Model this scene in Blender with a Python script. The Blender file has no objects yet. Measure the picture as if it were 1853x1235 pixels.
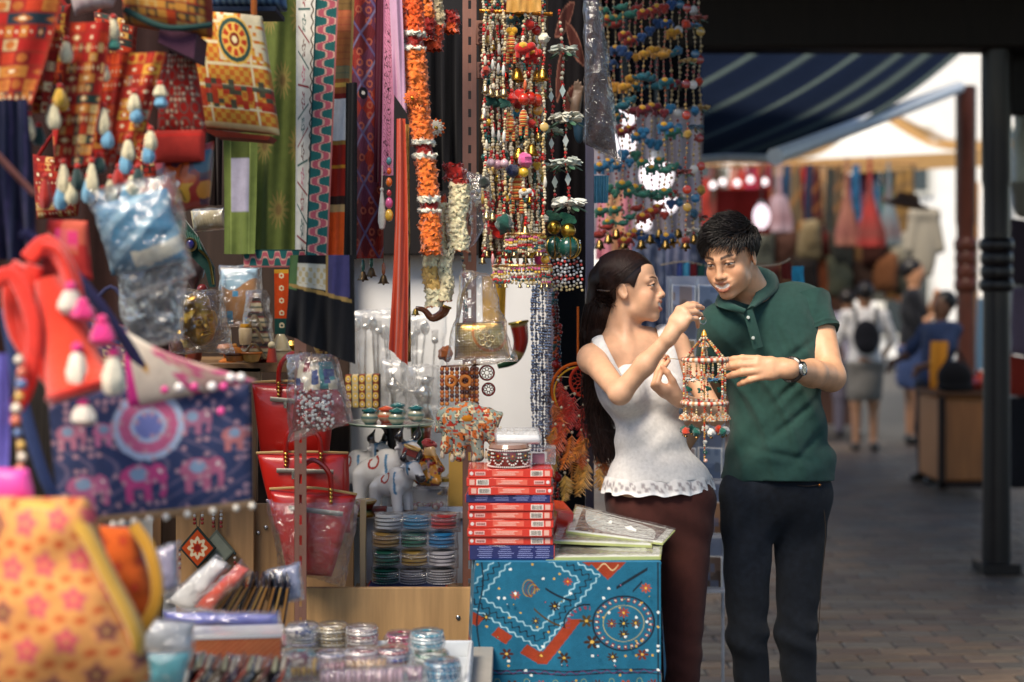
import bpy, math, random
import numpy as np
from mathutils import Vector, Matrix

# ---------------------------------------------------------------- camera, world, sun, exposure
scn = bpy.context.scene
COL = scn.collection
FPX, CX, HY, CH = 2574.0, 926.5, 535.0, 1.55      # focal length in photo pixels, principal column, horizon row, camera height
cam_d = bpy.data.cameras.new('camera'); cam = bpy.data.objects.new('camera', cam_d); COL.objects.link(cam)
cam.location = (0, 0, CH); cam.rotation_euler = (math.pi/2, 0, 0)
cam_d.sensor_width = 36.0; cam_d.lens = 36.0*FPX/1853.0
cam_d.shift_y = -(617.5-HY)/1853.0
cam_d.clip_start = 0.05; cam_d.clip_end = 2000
cam_d.dof.use_dof = True; cam_d.dof.focus_distance = 4.3; cam_d.dof.aperture_fstop = 1.45
cam_d.dof.aperture_blades = 0
scn.camera = cam

SUN_AZ, SUN_EL = math.radians(213), math.radians(52)   # azimuth clockwise from +Y: behind the camera and to its left
wd = bpy.data.worlds.new('World'); scn.world = wd; wd.use_nodes = True
nt = wd.node_tree; bg = nt.nodes['Background']
sky = nt.nodes.new('ShaderNodeTexSky'); sky.sky_type = 'NISHITA'; sky.sun_disc = False
sky.sun_elevation = SUN_EL; sky.sun_rotation = SUN_AZ; sky.air_density = 1.0; sky.dust_density = 0.7; sky.ozone_density = 0.2
nt.links.new(sky.outputs[0], bg.inputs[0]); bg.inputs[1].default_value = 0.12
sun_d = bpy.data.lights.new('sun', 'SUN'); sun = bpy.data.objects.new('sun', sun_d); COL.objects.link(sun)
sun_d.energy = 3.7; sun_d.angle = math.radians(26); sun_d.color = (1.0, 0.87, 0.70)
_sd = Vector((math.sin(SUN_AZ)*math.cos(SUN_EL), math.cos(SUN_AZ)*math.cos(SUN_EL), math.sin(SUN_EL)))
sun.rotation_euler = _sd.to_track_quat('Z', 'Y').to_euler()
vs = scn.view_settings; vs.view_transform = 'Standard'; vs.look = 'None'; vs.gamma = 1.0; vs.use_curve_mapping = False
vs.exposure = 0.64
scn.display_settings.display_device = 'sRGB'
cy = scn.cycles; cy.use_denoising = True; cy.max_bounces = 8; cy.diffuse_bounces = 4; cy.glossy_bounces = 3
cy.transmission_bounces = 4; cy.transparent_max_bounces = 14; cy.sample_clamp_indirect = 6.0; cy.use_adaptive_sampling = True
cy.caustics_reflective = False; cy.caustics_refractive = False
try: cy.denoiser = 'OPENIMAGEDENOISE'
except Exception: pass

# ---------------------------------------------------------------- helpers
rnd = random.Random(11); rng = np.random.default_rng(5)
def P(px, py, Y): return np.array([(px-CX)*Y/FPX, Y, CH-(py-HY)*Y/FPX])   # photo pixel + depth in metres -> place in the scene
def S(n, Y): return n*Y/FPX
def C(h):
    v = np.array([int(h[i:i+2], 16)/255. for i in (0, 2, 4)])
    return np.where(v <= .04045, v/12.92, ((v+.055)/1.055)**2.4)
def rot(ax=0, ay=0, az=0):
    cx, sx, cyy, sy, cz, sz = math.cos(ax), math.sin(ax), math.cos(ay), math.sin(ay), math.cos(az), math.sin(az)
    return np.array([[cz, -sz, 0], [sz, cz, 0], [0, 0, 1]]) @ np.array([[cyy, 0, sy], [0, 1, 0], [-sy, 0, cyy]]) @ np.array([[1, 0, 0], [0, cx, -sx], [0, sx, cx]])
def nrm(v): v = np.asarray(v, float); return v/max(1e-9, np.linalg.norm(v))
def frame(z, xh=(1, 0, 0)):                      # matrix whose columns are x, y, z
    z = nrm(z); x = np.asarray(xh, float); x = x-z*np.dot(x, z)
    if np.linalg.norm(x) < 1e-5: x = np.array([0, 1., 0])-z*z[1]
    x = nrm(x); return np.stack([x, np.cross(z, x), z], 1)
def vnoise(p, s=1.0, seed=0):                    # smooth value noise in [-1, 1], p (N,3)
    p = np.asarray(p, float)*s+seed*17.31; i = np.floor(p).astype(np.int64); f = p-i; f = f*f*(3-2*f); out = 0
    for dx in (0, 1):
        for dy in (0, 1):
            for dz in (0, 1):
                h = ((i[:, 0]+dx)*73856093) ^ ((i[:, 1]+dy)*19349663) ^ ((i[:, 2]+dz)*83492791)
                h = (h*2654435761) & 0xffffff; h = ((h >> 9) ^ h)*40503 & 0xffff
                w = (f[:, 0] if dx else 1-f[:, 0])*(f[:, 1] if dy else 1-f[:, 1])*(f[:, 2] if dz else 1-f[:, 2])
                out = out+w*(h/32767.5-1)
    return out
def catmull(pts, n):
    pts = np.asarray(pts, float); k = len(pts)
    if k < 3: t = np.linspace(0, 1, n)[:, None]; return pts[0]*(1-t)+pts[-1]*t
    t = np.linspace(0, k-1-1e-6, n); i = t.astype(int); f = (t-i)[:, None]
    g = lambda j: pts[np.clip(j, 0, k-1)]
    a, b, c, d = g(i-1), g(i), g(i+1), g(i+2)
    return .5*(2*b+(c-a)*f+(2*a-5*b+4*c-d)*f*f+(3*b-a-3*c+d)*f**3)

_bc = [(x, y, z) for x in (-1, 1) for y in (-1, 1) for z in (-1, 1)]
def _boxfaces():
    ix = {c: i for i, c in enumerate(_bc)}; q = []; t = []
    for a in range(3):
        o = [k for k in range(3) if k != a]
        for s in (-1, 1):
            L = []
            for u, w in ((-1, -1), (1, -1), (1, 1), (-1, 1)):
                c = [0]*3; c[a] = s; c[o[0]] = u; c[o[1]] = w; L.append(ix[tuple(c)]*3+a)
            q.append(L)
        for u in (-1, 1):
            for w in (-1, 1):
                c1 = [0]*3; c1[a] = -1; c1[o[0]] = u; c1[o[1]] = w; c2 = list(c1); c2[a] = 1
                i1, i2 = ix[tuple(c1)]*3, ix[tuple(c2)]*3; q.append([i1+o[0], i2+o[0], i2+o[1], i1+o[1]])
    for i in range(8): t.append([i*3, i*3+1, i*3+2])
    co = np.array([np.array(c)*np.array([1 if k == a else .9 for k in range(3)]) for c in _bc for a in range(3)])
    def fix(L):
        p = co[L]; n = np.cross(p[1]-p[0], p[2]-p[0]); return L if np.dot(n, p.mean(0)) > 0 else L[::-1]
    return np.array([fix(x) for x in q]), np.array([fix(x) for x in t])
_BQ, _BT = _boxfaces()
_sc = {}
def _sphere(nu, nv):
    if (nu, nv) not in _sc:
        v = [(0, 0, 1)]
        for j in range(1, nv):
            th = math.pi*j/nv
            for i in range(nu): ph = 2*math.pi*i/nu; v.append((math.sin(th)*math.cos(ph), math.sin(th)*math.sin(ph), math.cos(th)))
        v.append((0, 0, -1)); q = []; t = []
        for i in range(nu):
            k = (i+1) % nu; t.append((0, 1+i, 1+k)); b = 1+(nv-2)*nu; t.append((len(v)-1, b+k, b+i))
            for j in range(nv-2): q.append((1+j*nu+i, 1+(j+1)*nu+i, 1+(j+1)*nu+k, 1+j*nu+k))
        _sc[(nu, nv)] = (np.array(v, float), np.array(q, int).reshape(-1, 4), np.array(t, int))
    return _sc[(nu, nv)]

class MB:
    def __init__(s): s.V = []; s.F = []; s.C = []; s.n = 0
    def add(s, v, faces, c):
        v = np.asarray(v, float); c = np.asarray(c, float)
        if c.ndim == 1: c = np.tile(c, (len(v), 1))
        s.V.append(v); s.C.append(c[:, :3])
        for f in faces:
            f = np.asarray(f, int)
            if len(f): s.F.append(f+s.n)
        s.n += len(v); return s
    def box(s, c, size, col, Rm=None, bev=None):
        h = np.asarray(size, float)/2; b = min(bev if bev is not None else .06*min(size), .45*min(size))
        v = np.array([np.array(k)*(h-np.array([0 if j == a else b for j in range(3)])) for k in _bc for a in range(3)])
        if Rm is not None: v = v @ np.asarray(Rm).T
        return s.add(v+np.asarray(c), [_BQ, _BT], col)
    def sph(s, c, r, col, nu=8, nv=6, Rm=None):
        v, q, t = _sphere(nu, nv); v = v*np.asarray(r)
        if Rm is not None: v = v @ np.asarray(Rm).T
        return s.add(v+np.asarray(c), [q, t], col)
    def sphs(s, cs, r, cols, nu=6, nv=4):
        v, q, t = _sphere(nu, nv); cs = np.asarray(cs, float); r = np.broadcast_to(np.asarray(r, float).reshape(-1, 1) if np.ndim(r) else r, (len(cs), 1)); m = len(v)
        V = (v[None]*r[:, None]+cs[:, None]).reshape(-1, 3); off = (np.arange(len(cs))*m)[:, None, None]
        cols = np.asarray(cols, float); cols = np.repeat(np.broadcast_to(cols, (len(cs), 3)), m, 0)
        return s.add(V, [(q[None]+off).reshape(-1, 4), (t[None]+off).reshape(-1, 3)], cols)
    def grid(s, pts, col, closeu=False):         # pts (nv, nu, 3)
        nv, nu = pts.shape[:2]; idx = np.arange(nu*nv).reshape(nv, nu)
        a = idx[:-1]; b = idx[1:]
        if closeu: q = np.stack([a, b, np.roll(b, -1, 1), np.roll(a, -1, 1)], -1)
        else: q = np.stack([a[:, :-1], b[:, :-1], b[:, 1:], a[:, 1:]], -1)
        c = np.asarray(col, float)
        if c.ndim == 3: c = c.reshape(-1, 3)
        return s.add(pts.reshape(-1, 3), [q.reshape(-1, 4)], c)
    def tube(s, pts, r, col, n=6, cap=True, sq=1.0, up=None):
        pts = np.asarray(pts, float); m = len(pts); r = np.broadcast_to(np.asarray(r, float), (m,))
        T = np.gradient(pts, axis=0); T /= np.maximum(np.linalg.norm(T, axis=1, keepdims=True), 1e-9)
        x = frame(T[0], up if up is not None else (1, 0, 0))[:, 0]; a = np.arange(n)*2*math.pi/n; out = []
        for i in range(m):
            x = x-T[i]*np.dot(x, T[i]); x = nrm(x); y = np.cross(T[i], x)
            out.append(pts[i]+r[i]*(np.cos(a)[:, None]*x+sq*np.sin(a)[:, None]*y))
        c = np.asarray(col, float)
        if c.ndim == 2: c = np.repeat(c, n, 0)
        s.grid(np.array(out)[::-1], c if c.ndim == 1 else c[::-1], True)
        if cap:
            b = s.n-n*m; f0 = np.arange(n)+b; f1 = np.arange(n)+b+n*(m-1)
            s.F.append(f0[None].copy()); s.F.append(f1[None, ::-1].copy())
        return s
    def cyl(s, p0, p1, r0, r1, col, n=12): return s.tube(np.array([p0, p1], float), np.array([r0, r1]), col, n)
    def lathe(s, prof, c, col, n=16, Rm=None, sx=1.0, sy=1.0, wob=None):   # prof [(r, z)] from top to bottom
        prof = np.asarray(prof, float); a = np.arange(n)*2*math.pi/n
        pts = np.stack([prof[:, :1]*np.cos(a)*sx, prof[:, :1]*np.sin(a)*sy, np.repeat(prof[:, 1:2], n, 1)], -1)
        if wob is not None: pts[..., :2] *= (1+wob[..., None])
        if Rm is not None: pts = pts @ np.asarray(Rm).T
        cc = np.asarray(col, float)
        if cc.ndim == 2: cc = np.repeat(cc, n, 0)
        return s.grid(pts+np.asarray(c), cc, True)
    def torus(s, c, R_, r, col, nu=24, nv=6, Rm=None, sz=1.0):
        a = np.arange(nu+1)*2*math.pi/nu; b = np.arange(nv)*2*math.pi/nv
        A, B = np.meshgrid(a, b, indexing='ij')
        pts = np.stack([(R_+r*np.cos(B))*np.cos(A), (R_+r*np.cos(B))*np.sin(A), r*sz*np.sin(B)], -1)
        if Rm is not None: pts = pts @ np.asarray(Rm).T
        cc = np.asarray(col, float)
        if cc.ndim == 2: cc = np.repeat(cc, nv, 0)
        return s.grid(pts+np.asarray(c), cc, True)
    def prism(s, poly, d, c, col, Rm=None):      # poly [(x, z)] extruded along y by d, centred
        poly = np.asarray(poly, float); n = len(poly)
        if np.sum(poly[:, 0]*np.roll(poly[:, 1], -1)-np.roll(poly[:, 0], -1)*poly[:, 1]) < 0: poly = poly[::-1]
        v = np.concatenate([np.stack([poly[:, 0], np.full(n, -d/2), poly[:, 1]], 1), np.stack([poly[:, 0], np.full(n, d/2), poly[:, 1]], 1)])
        if Rm is not None: v = v @ np.asarray(Rm).T
        i = np.arange(n); j = (i+1) % n
        return s.add(v+np.asarray(c), [i[None], (i+n)[None, ::-1], np.stack([i, i+n, j+n, j], 1)], col)
    def build(s, name, mat, parent=None, sharp=40, origin=None):
        V = np.concatenate(s.V); Cc = np.concatenate(s.C)
        o = ORG.get(parent.name, np.zeros(3)) if parent is not None else (np.asarray(origin, float) if origin is not None else np.array([V[:, 0].mean(), V[:, 1].mean(), V[:, 2].min()]))
        me = bpy.data.meshes.new(name); me.vertices.add(len(V)); me.vertices.foreach_set('co', (V-o).astype(np.float32).ravel())
        tot = np.concatenate([np.full(len(f), f.shape[1]) for f in s.F]); li = np.concatenate([f.ravel() for f in s.F])
        me.loops.add(len(li)); me.loops.foreach_set('vertex_index', li.astype(np.int32))
        me.polygons.add(len(tot)); st = np.concatenate([[0], np.cumsum(tot)[:-1]])
        me.polygons.foreach_set('loop_start', st.astype(np.int32)); me.polygons.foreach_set('loop_total', tot.astype(np.int32))
        me.update(calc_edges=True)
        at = me.color_attributes.new('Col', 'FLOAT_COLOR', 'POINT')
        at.data.foreach_set('color', np.concatenate([Cc, np.ones((len(Cc), 1))], 1).astype(np.float32).ravel())
        me.polygons.foreach_set('use_smooth', np.ones(len(tot), bool))
        if sharp < 180: me.set_sharp_from_angle(angle=math.radians(sharp))
        me.materials.append(MAT[mat] if isinstance(mat, str) else mat)
        ob = bpy.data.objects.new(name, me); COL.objects.link(ob)
        if parent is not None: ob.parent = parent; ORG[ob.name] = o
        else: ob.location = o; ORG[ob.name] = o
        return ob
ORG = {}
def tag(o, label=None, cat=None, group=None, kind=None):
    if label: o['label'] = label
    if cat: o['category'] = cat
    if group: o['group'] = group
    if kind: o['kind'] = kind
    return o
def thing(name, label, cat, loc, group=None):
    e = bpy.data.objects.new(name, None); COL.objects.link(e); e.location = loc; e.empty_display_size = .05
    ORG[e.name] = np.asarray(loc, float); return tag(e, label, cat, group)
def dup(o, loc=None, rz=None, label=None, group=None, scale=None, parent=None):
    c = o.copy(); COL.objects.link(c)
    if parent is not None: c.parent = parent
    if loc is not None: c.location = loc; ORG[c.name] = np.asarray(loc, float)
    if rz is not None: c.rotation_euler = (0, 0, rz)
    if scale is not None: c.scale = (scale,)*3
    if label: c['label'] = label
    if group: c['group'] = group
    for ch in list(o.children): dup(ch, parent=c)
    return c
ORD = 'first second third fourth fifth sixth seventh eighth ninth tenth eleventh twelfth thirteenth fourteenth fifteenth sixteenth seventeenth eighteenth nineteenth twentieth'.split()

# ---------------------------------------------------------------- materials (all colour comes from the mesh's own colour attribute, times procedural variation)
MAT = {}
def vmat(key, rough=.6, metal=0., var=.12, vs_=30., bump=0., bs=200., coat=0., sheen=0., spec=.5, trans=0., emit=0., stretch=None, weave=0., sss=0., rvar=0.):
    m = bpy.data.materials.new(key); m.use_nodes = True; t = m.node_tree; N = t.nodes; L = t.links
    b = N['Principled BSDF']; a = N.new('ShaderNodeAttribute'); a.attribute_name = 'Col'
    tc = N.new('ShaderNodeTexCoord'); mp = N.new('ShaderNodeMapping'); L.new(tc.outputs['Object'], mp.inputs[0])
    if stretch: mp.inputs['Scale'].default_value = stretch
    n = N.new('ShaderNodeTexNoise'); n.inputs['Scale'].default_value = vs_; n.inputs['Detail'].default_value = 5; L.new(mp.outputs[0], n.inputs['Vector'])
    mr = N.new('ShaderNodeMapRange'); mr.inputs[1].default_value = .25; mr.inputs[2].default_value = .75; mr.inputs[3].default_value = 1-var; mr.inputs[4].default_value = 1+var*.6; L.new(n.outputs[0], mr.inputs[0])
    mx = N.new('ShaderNodeVectorMath'); mx.operation = 'SCALE'; L.new(a.outputs['Color'], mx.inputs[0]); L.new(mr.outputs[0], mx.inputs['Scale'])
    L.new(mx.outputs[0], b.inputs['Base Color'])
    b.inputs['Roughness'].default_value = rough; b.inputs['Metallic'].default_value = metal
    b.inputs['Coat Weight'].default_value = coat; b.inputs['Sheen Weight'].default_value = sheen; b.inputs['Specular IOR Level'].default_value = spec
    if sss: b.inputs['Subsurface Weight'].default_value = sss; b.inputs['Subsurface Radius'].default_value = (.012, .005, .003); b.inputs['Subsurface Scale'].default_value = 1.0
    if trans: b.inputs['Transmission Weight'].default_value = trans
    if emit: L.new(mx.outputs[0], b.inputs['Emission Color']); b.inputs['Emission Strength'].default_value = emit
    if rvar:
        r2 = N.new('ShaderNodeMapRange'); r2.inputs[3].default_value = rough-rvar; r2.inputs[4].default_value = rough+rvar; L.new(n.outputs[0], r2.inputs[0]); L.new(r2.outputs[0], b.inputs['Roughness'])
    if bump:
        n2 = N.new('ShaderNodeTexNoise'); n2.inputs['Scale'].default_value = bs; n2.inputs['Detail'].default_value = 3; L.new(mp.outputs[0], n2.inputs['Vector'])
        bp = N.new('ShaderNodeBump'); bp.inputs['Strength'].default_value = bump; bp.inputs['Distance'].default_value = .004; L.new(n2.outputs[0], bp.inputs['Height']); L.new(bp.outputs[0], b.inputs['Normal'])
    MAT[key] = m; return m
vmat('cloth', .88, var=.16, vs_=45, bump=.35, bs=420, sheen=.07, spec=.2)
vmat('tarp', .9, var=.1, vs_=10, spec=.05)
vmat('denim', .9, var=.4, vs_=55, bump=.5, bs=500, sheen=.04, spec=.2)
vmat('polo', .9, var=.16, vs_=60, bump=.5, bs=700, sheen=.1, spec=.2)
vmat('lace_cloth', .8, var=.12, vs_=90, bump=.3, bs=420, sheen=.2, spec=.3)
vmat('silk', .42, var=.1, vs_=20, bump=.15, bs=120, sheen=.3)
vmat('vinyl', .3, var=.12, vs_=12, bump=.12, bs=90, coat=.3)
vmat('felt', .95, var=.2, vs_=90, bump=.6, bs=300, sheen=.5, spec=.15)
vmat('paint', .4, var=.1, vs_=18, bump=.06, bs=60)
vmat('iron', .38, var=.25, vs_=9, bump=.15, bs=40, coat=.08, spec=.3)
vmat('steel', .45, metal=.6, var=.2, vs_=25, bump=.1, bs=60)
vmat('ceramic', .12, var=.06, vs_=9, coat=.6)
vmat('gold', .28, metal=1., var=.25, vs_=60, bump=.3, bs=130)
vmat('silver', .22, metal=1., var=.15, vs_=40, bump=.2, bs=90)
vmat('bead', .22, var=.08, vs_=40, coat=.5)
vmat('wood', .5, var=.3, vs_=6, bump=.12, bs=30, stretch=(6, 6, .5), coat=.08)
vmat('wood_dark', .6, var=.35, vs_=8, bump=.12, bs=30, stretch=(5, 5, .5), spec=.25)
vmat('paper', .55, var=.05, vs_=30)
vmat('gloss', .16, var=.07, vs_=14, coat=.5, bump=.1, bs=14)
vmat('skin', .46, var=.13, vs_=38, bump=.1, bs=420, sss=.08, spec=.4, rvar=.12)
vmat('hair', .42, var=.3, vs_=60, spec=.35)
vmat('wall_paint', .7, var=.05, vs_=3, bump=.05, bs=25)
vmat('paver', .55, var=.32, vs_=14, bump=.45, bs=60, rvar=.15)
vmat('soft', .8, var=.12, vs_=12, bump=.1, bs=60)
vmat('feather', .8, var=.25, vs_=90, sheen=.3)
vmat('screen_lamp', .4, emit=.85, var=0)
def film(key, tint, gloss, rough, bs, bstr, haze=.0):
    m = bpy.data.materials.new(key); m.use_nodes = True; t = m.node_tree; N = t.nodes; L = t.links; N.remove(N['Principled BSDF'])
    out = N['Material Output']; tr = N.new('ShaderNodeBsdfTransparent'); tr.inputs[0].default_value = (*tint, 1)
    gl = N.new('ShaderNodeBsdfGlossy'); gl.inputs['Roughness'].default_value = rough; gl.inputs['Color'].default_value = (1, 1, 1, 1)
    df = N.new('ShaderNodeBsdfDiffuse'); df.inputs[0].default_value = (.85, .86, .88, 1)
    lw = N.new('ShaderNodeLayerWeight'); lw.inputs[0].default_value = gloss
    tc = N.new('ShaderNodeTexCoord'); n = N.new('ShaderNodeTexNoise'); n.inputs['Scale'].default_value = bs; n.inputs['Detail'].default_value = 4; n.inputs['Distortion'].default_value = 1.2; L.new(tc.outputs['Object'], n.inputs['Vector'])
    bp = N.new('ShaderNodeBump'); bp.inputs['Strength'].default_value = bstr; bp.inputs['Distance'].default_value = .01; L.new(n.outputs[0], bp.inputs['Height'])
    L.new(bp.outputs[0], gl.inputs['Normal']); L.new(bp.outputs[0], lw.inputs['Normal'])
    m1 = N.new('ShaderNodeMixShader'); L.new(lw.outputs['Facing'], m1.inputs[0]); L.new(tr.outputs[0], m1.inputs[1]); L.new(gl.outputs[0], m1.inputs[2])
    m2 = N.new('ShaderNodeMixShader'); m2.inputs[0].default_value = haze; L.new(m1.outputs[0], m2.inputs[1]); L.new(df.outputs[0], m2.inputs[2])
    L.new(m2.outputs[0], out.inputs[0]); MAT[key] = m
film('cellophane', (.98, .98, .98), .32, .08, 34, 1.0, .035)
film('acrylic', (.9, .9, .93), .25, .05, 4, .1, .10)
film('haze_film', (.95, .95, .95), .35, .2, 18, .9, .16)

# ---------------------------------------------------------------- cloth sheets and pattern painting
def solid(h): c = C(h) if isinstance(h, str) else np.asarray(h); return lambda u, v: np.tile(c, u.shape+(1,))
def mixc(c, mask, col):
    m = np.clip(mask, 0, 1)[..., None]; return c*(1-m)+(C(col) if isinstance(col, str) else np.asarray(col))*m
def hash2(i, j, k=0): return (np.sin(i*127.1+j*311.7+k*74.7)*43758.5453) % 1.0
def stepm(x, w=.02): return np.clip(x/w+.5, 0, 1)
def sheet(top, bot, Y, pat, name, mat='cloth', nu=24, nv=40, folds=(3, .012), parent=None, Yb=None, ph=0., sway=0., wav=None, mb=None):
    """Hanging cloth: top (xa, xb, y) and bot (xa, xb, y) in photo pixels at depth Y; folds = (how many, depth)."""
    u = np.linspace(0, 1, nu)[None]*np.ones((nv, 1)); v = np.linspace(0, 1, nv)[:, None]*np.ones((1, nu))
    a = P(top[0], top[2], Y); b = P(top[1], top[3] if len(top) > 3 else top[2], Y); Yb = Yb or Y; c = P(bot[0], bot[2], Yb); d = P(bot[1], bot[3] if len(bot) > 3 else bot[2], Yb)
    p = (a*(1-u[..., None])+b*u[..., None])*(1-v[..., None])+(c*(1-u[..., None])+d*u[..., None])*v[..., None]
    k, amp = folds
    p[..., 1] += amp*(np.sin(2*math.pi*(k*u+.12*np.sin(4*v+ph))+ph)+.4*np.sin(2*math.pi*(k*2.3*u+.3*v)+ph*2))*(.45+.55*v)
    p[..., 0] += sway*np.sin(3*v+ph)*np.ones_like(u)
    if wav: p[..., 2] += wav*np.sin(2*math.pi*k*u+ph)*v
    m = mb or MB(); m.grid(p, pat(u, v))
    return m if mb is not None else m.build(name, mat, parent, sharp=180)
def pillow(cor, Y, th, pat, name, mat='cloth', nu=24, nv=24, parent=None, e=.35, mb=None, nz=.0, sc=20, seed=1, pat2=None, dY=None):
    """Stuffed bag or wrapped parcel: four photo corners (tl, tr, br, bl), depth Y, full thickness th."""
    u = np.linspace(0, 1, nu)[None]*np.ones((nv, 1)); v = np.linspace(0, 1, nv)[:, None]*np.ones((1, nu))
    D = dY or (0, 0, 0, 0)
    a, b, c, d = [P(x, y, Y+D[i]) for i, (x, y) in enumerate(cor)]
    p = (a*(1-u[..., None])+b*u[..., None])*(1-v[..., None])+(d*(1-u[..., None])+c*u[..., None])*v[..., None]
    h = (np.clip(4*u*(1-u), 0, 1)*np.clip(4*v*(1-v), 0, 1))**e*th/2
    fr = p.copy(); bk = p.copy(); fr[..., 1] -= h; bk[..., 1] += h
    if nz:
        w = vnoise(p.reshape(-1, 3), sc, seed).reshape(nv, nu)+.5*vnoise(p.reshape(-1, 3), sc*2.3, seed+3).reshape(nv, nu); edge = np.clip(h/(th/2), .15, 1)
        fr[..., 1] -= nz*w*edge; fr[..., 0] += nz*.6*w; fr[..., 2] += nz*.5*np.roll(w, 3, 1); bk[..., 0] += nz*.6*w; bk[..., 2] += nz*.5*np.roll(w, 3, 1)
    m = mb or MB(); m.grid(fr, pat(u, v)); m.grid(bk[:, ::-1], (pat2 or pat)(u[:, ::-1], v))
    return m if mb is not None else m.build(name, mat, parent, sharp=180)
# ================================================================ the setting
def slab(name, lo, hi, col, mat, kind='structure'):
    m = MB(); lo = np.array(lo, float); hi = np.array(hi, float); m.box((lo+hi)/2, hi-lo, C(col) if isinstance(col, str) else col, bev=.004)
    return tag(m.build(name, mat), kind=kind)
g = MB(); xs = np.linspace(-400, 400, 3); gp = np.array([[(x, y, -.03) for x in xs] for y in (900, 300, -300)], float); g.grid(gp, np.array([.045, .042, .04]))
tag(g.build('ground', 'paver'), kind='structure')
pv = MB(); pv.box((3.0, 10.2, -.019), (8.4, 11.4, .02), np.array([.022, .02, .019])); pave = tag(pv.build('pavement', 'paver'), kind='structure')
# pavers: long side across the view, running bond; the 300 nearest are parts, the rest one joined part
BW, BD, GAP = .226, .112, .009
shared = []
pal = [np.array(c) for c in ((.112, .080, .056), (.092, .076, .062), (.128, .088, .058), (.098, .084, .068), (.080, .058, .046), (.104, .068, .048), (.120, .096, .070))]
for ci, c in enumerate(pal):
    for dv in (0, 1):
        b = MB(); b.box((0, 0, 0), (BW-GAP, BD-GAP, .05), c*(1.3, 1.0)[dv], bev=.006); ob = b.build('paver', 'paver', origin=(0, 0, 0)); shared.append(ob.data); bpy.data.objects.remove(ob)
cand = []
for r_ in range(0, 92):
    y = 4.75+r_*BD
    for c_ in range(-4, 22):
        x = c_*BW+(BW/2 if r_ % 2 else 0)+.02*hash2(r_, 3.); px = CX+FPX*x/y; py = HY+FPX*CH/y
        if -.1 < x < 4.4: cand.append((0 if (px < 1900 and py < 1275 and px > 1120) else 1, y, x, r_, c_))
cand.sort(); rest = MB()
for i, (o, y, x, r_, c_) in enumerate(cand):
    k = int(hash2(r_, c_)*14) % 14; z = -.029+.004*hash2(r_, c_, 2)
    if i < 300:
        ob = bpy.data.objects.new('paver', shared[k]); COL.objects.link(ob); ob.parent = pave; ob.location = np.array([x, y, z])-ORG[pave.name]; ob.rotation_euler = (.006*(hash2(c_, r_, 5)-.5), .006*(hash2(c_, r_, 6)-.5), .012*(hash2(c_, r_, 7)-.5))
    else: rest.box((x, y, z), (BW-GAP, BD-GAP, .05), pal[k//2]*(1.3, 1.0)[k % 2], bev=.006)
tag(rest.build('pavers', 'paver', pave), kind='stuff')

# --- cast iron columns and the beam they carry
def column(base, r, label, colr, h=3.2):
    x, y = base[:2]; c = C(colr); t = thing('iron_column', label, 'column', (x, y, 0), 'iron columns of the arcade')
    m = MB(); m.lathe([(r*1.12, h), (r*1.12, 2.2), (r*1.0, 2.15), (r, 1.8), (r*1.02, 1.0), (r*1.08, .1), (r*1.08, 0)], (x, y, 0), c, 24); m.build('shaft', 'iron', t)
    b = MB(); b.box((x, y, .03), (r*2.9, r*2.9, .06), c); b.build('base_plate', 'iron', t)
    def rings(z, hh):
        q = MB(); pr = []
        for i in range(4):
            zz = z+hh/2-i*hh/4
            for a in np.linspace(0, math.pi, 6): pr.append((r*1.06+r*.24*(1 if i in (0, 3) else .7)*math.sin(a), zz-hh/4*(1-math.cos(a))/2))
        q.lathe([(r, z+hh/2+.001)]+pr+[(r, z-hh/2-.001)], (x, y, 0), c, 24); q.build('collar', 'iron', t)
    rings(CH+(HY-480)*y/FPX, .30*y/7.98); rings(CH+(HY-55)*y/FPX, .24*y/7.98)
    return t
c1 = P(1803, 1035, 7.98); column((c1[0], c1[1]), .072, 'near black cast iron column with ringed collar', '1a1413')
c2 = P(1748, 800, 12.6); column((c2[0], c2[1]), .080, 'slimmer reddish brown iron column behind the black one', '54281a', 3.4)
bm_ = MB(); bm_.box((3.35, 7.98, 3.25), (5.6, .22, .66), C('17110f'), bev=.02)
tag(bm_.build('beam', 'wood_dark'), 'dark timber beam resting on the black iron column', 'beam')
b2 = MB(); b2.box((4.1, 8.22, 2.9), (2.6, .1, .62), C('120e0d'), bev=.01); tag(b2.build('fascia_board', 'wood_dark'), 'dark fascia board behind the black column, hanging below the beam', 'fascia')
slab('shading_ceiling', (-.2, 3.7, 3.6), (9, 9.6, 3.72), '241d1a', 'wood_dark')  # unseen slab, carried forward to shade the paving

# --- striped awning seen from below: a ruled sheet, stripes woven in
nu, nv = 90, 30
u = np.linspace(0, 1, nu)[None]*np.ones((nv, 1)); v = np.linspace(0, 1, nv)[:, None]*np.ones((1, nu))
e0, e1 = P(1405, 288, 8.6), P(640, 300, 8.6); t0, t1 = P(1745, 92, 12.4), P(1290, -15, 12.4)
aw = (e0*(1-u[..., None])+e1*u[..., None])*(1-v[..., None])+(t0*(1-u[..., None])+t1*u[..., None])*v[..., None]
aw[..., 2] -= .10*np.sin(math.pi*v)+.012*np.sin(40*u)
ac = np.tile(C('0c1424'), (nv, nu, 1))
for cu, w in ((.02, .008), (.10, .010), (.19, .010), (.31, .011), (.44, .011), (.60, .012), (.78, .012)): ac = mixc(ac, stepm(w-np.abs(u-cu), .008), '48534e')
awn = thing('awning', 'navy blue awning with pale green stripes beneath the dark beam', 'awning', e0)
m = MB(); m.grid(aw, ac); m.build('canopy_sheet', 'tarp', awn, 180)
m = MB(); m.tube(aw[0][::10], .025, C('c9cfd2'), 8); m.build('eave_rail', 'steel', awn)
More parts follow.
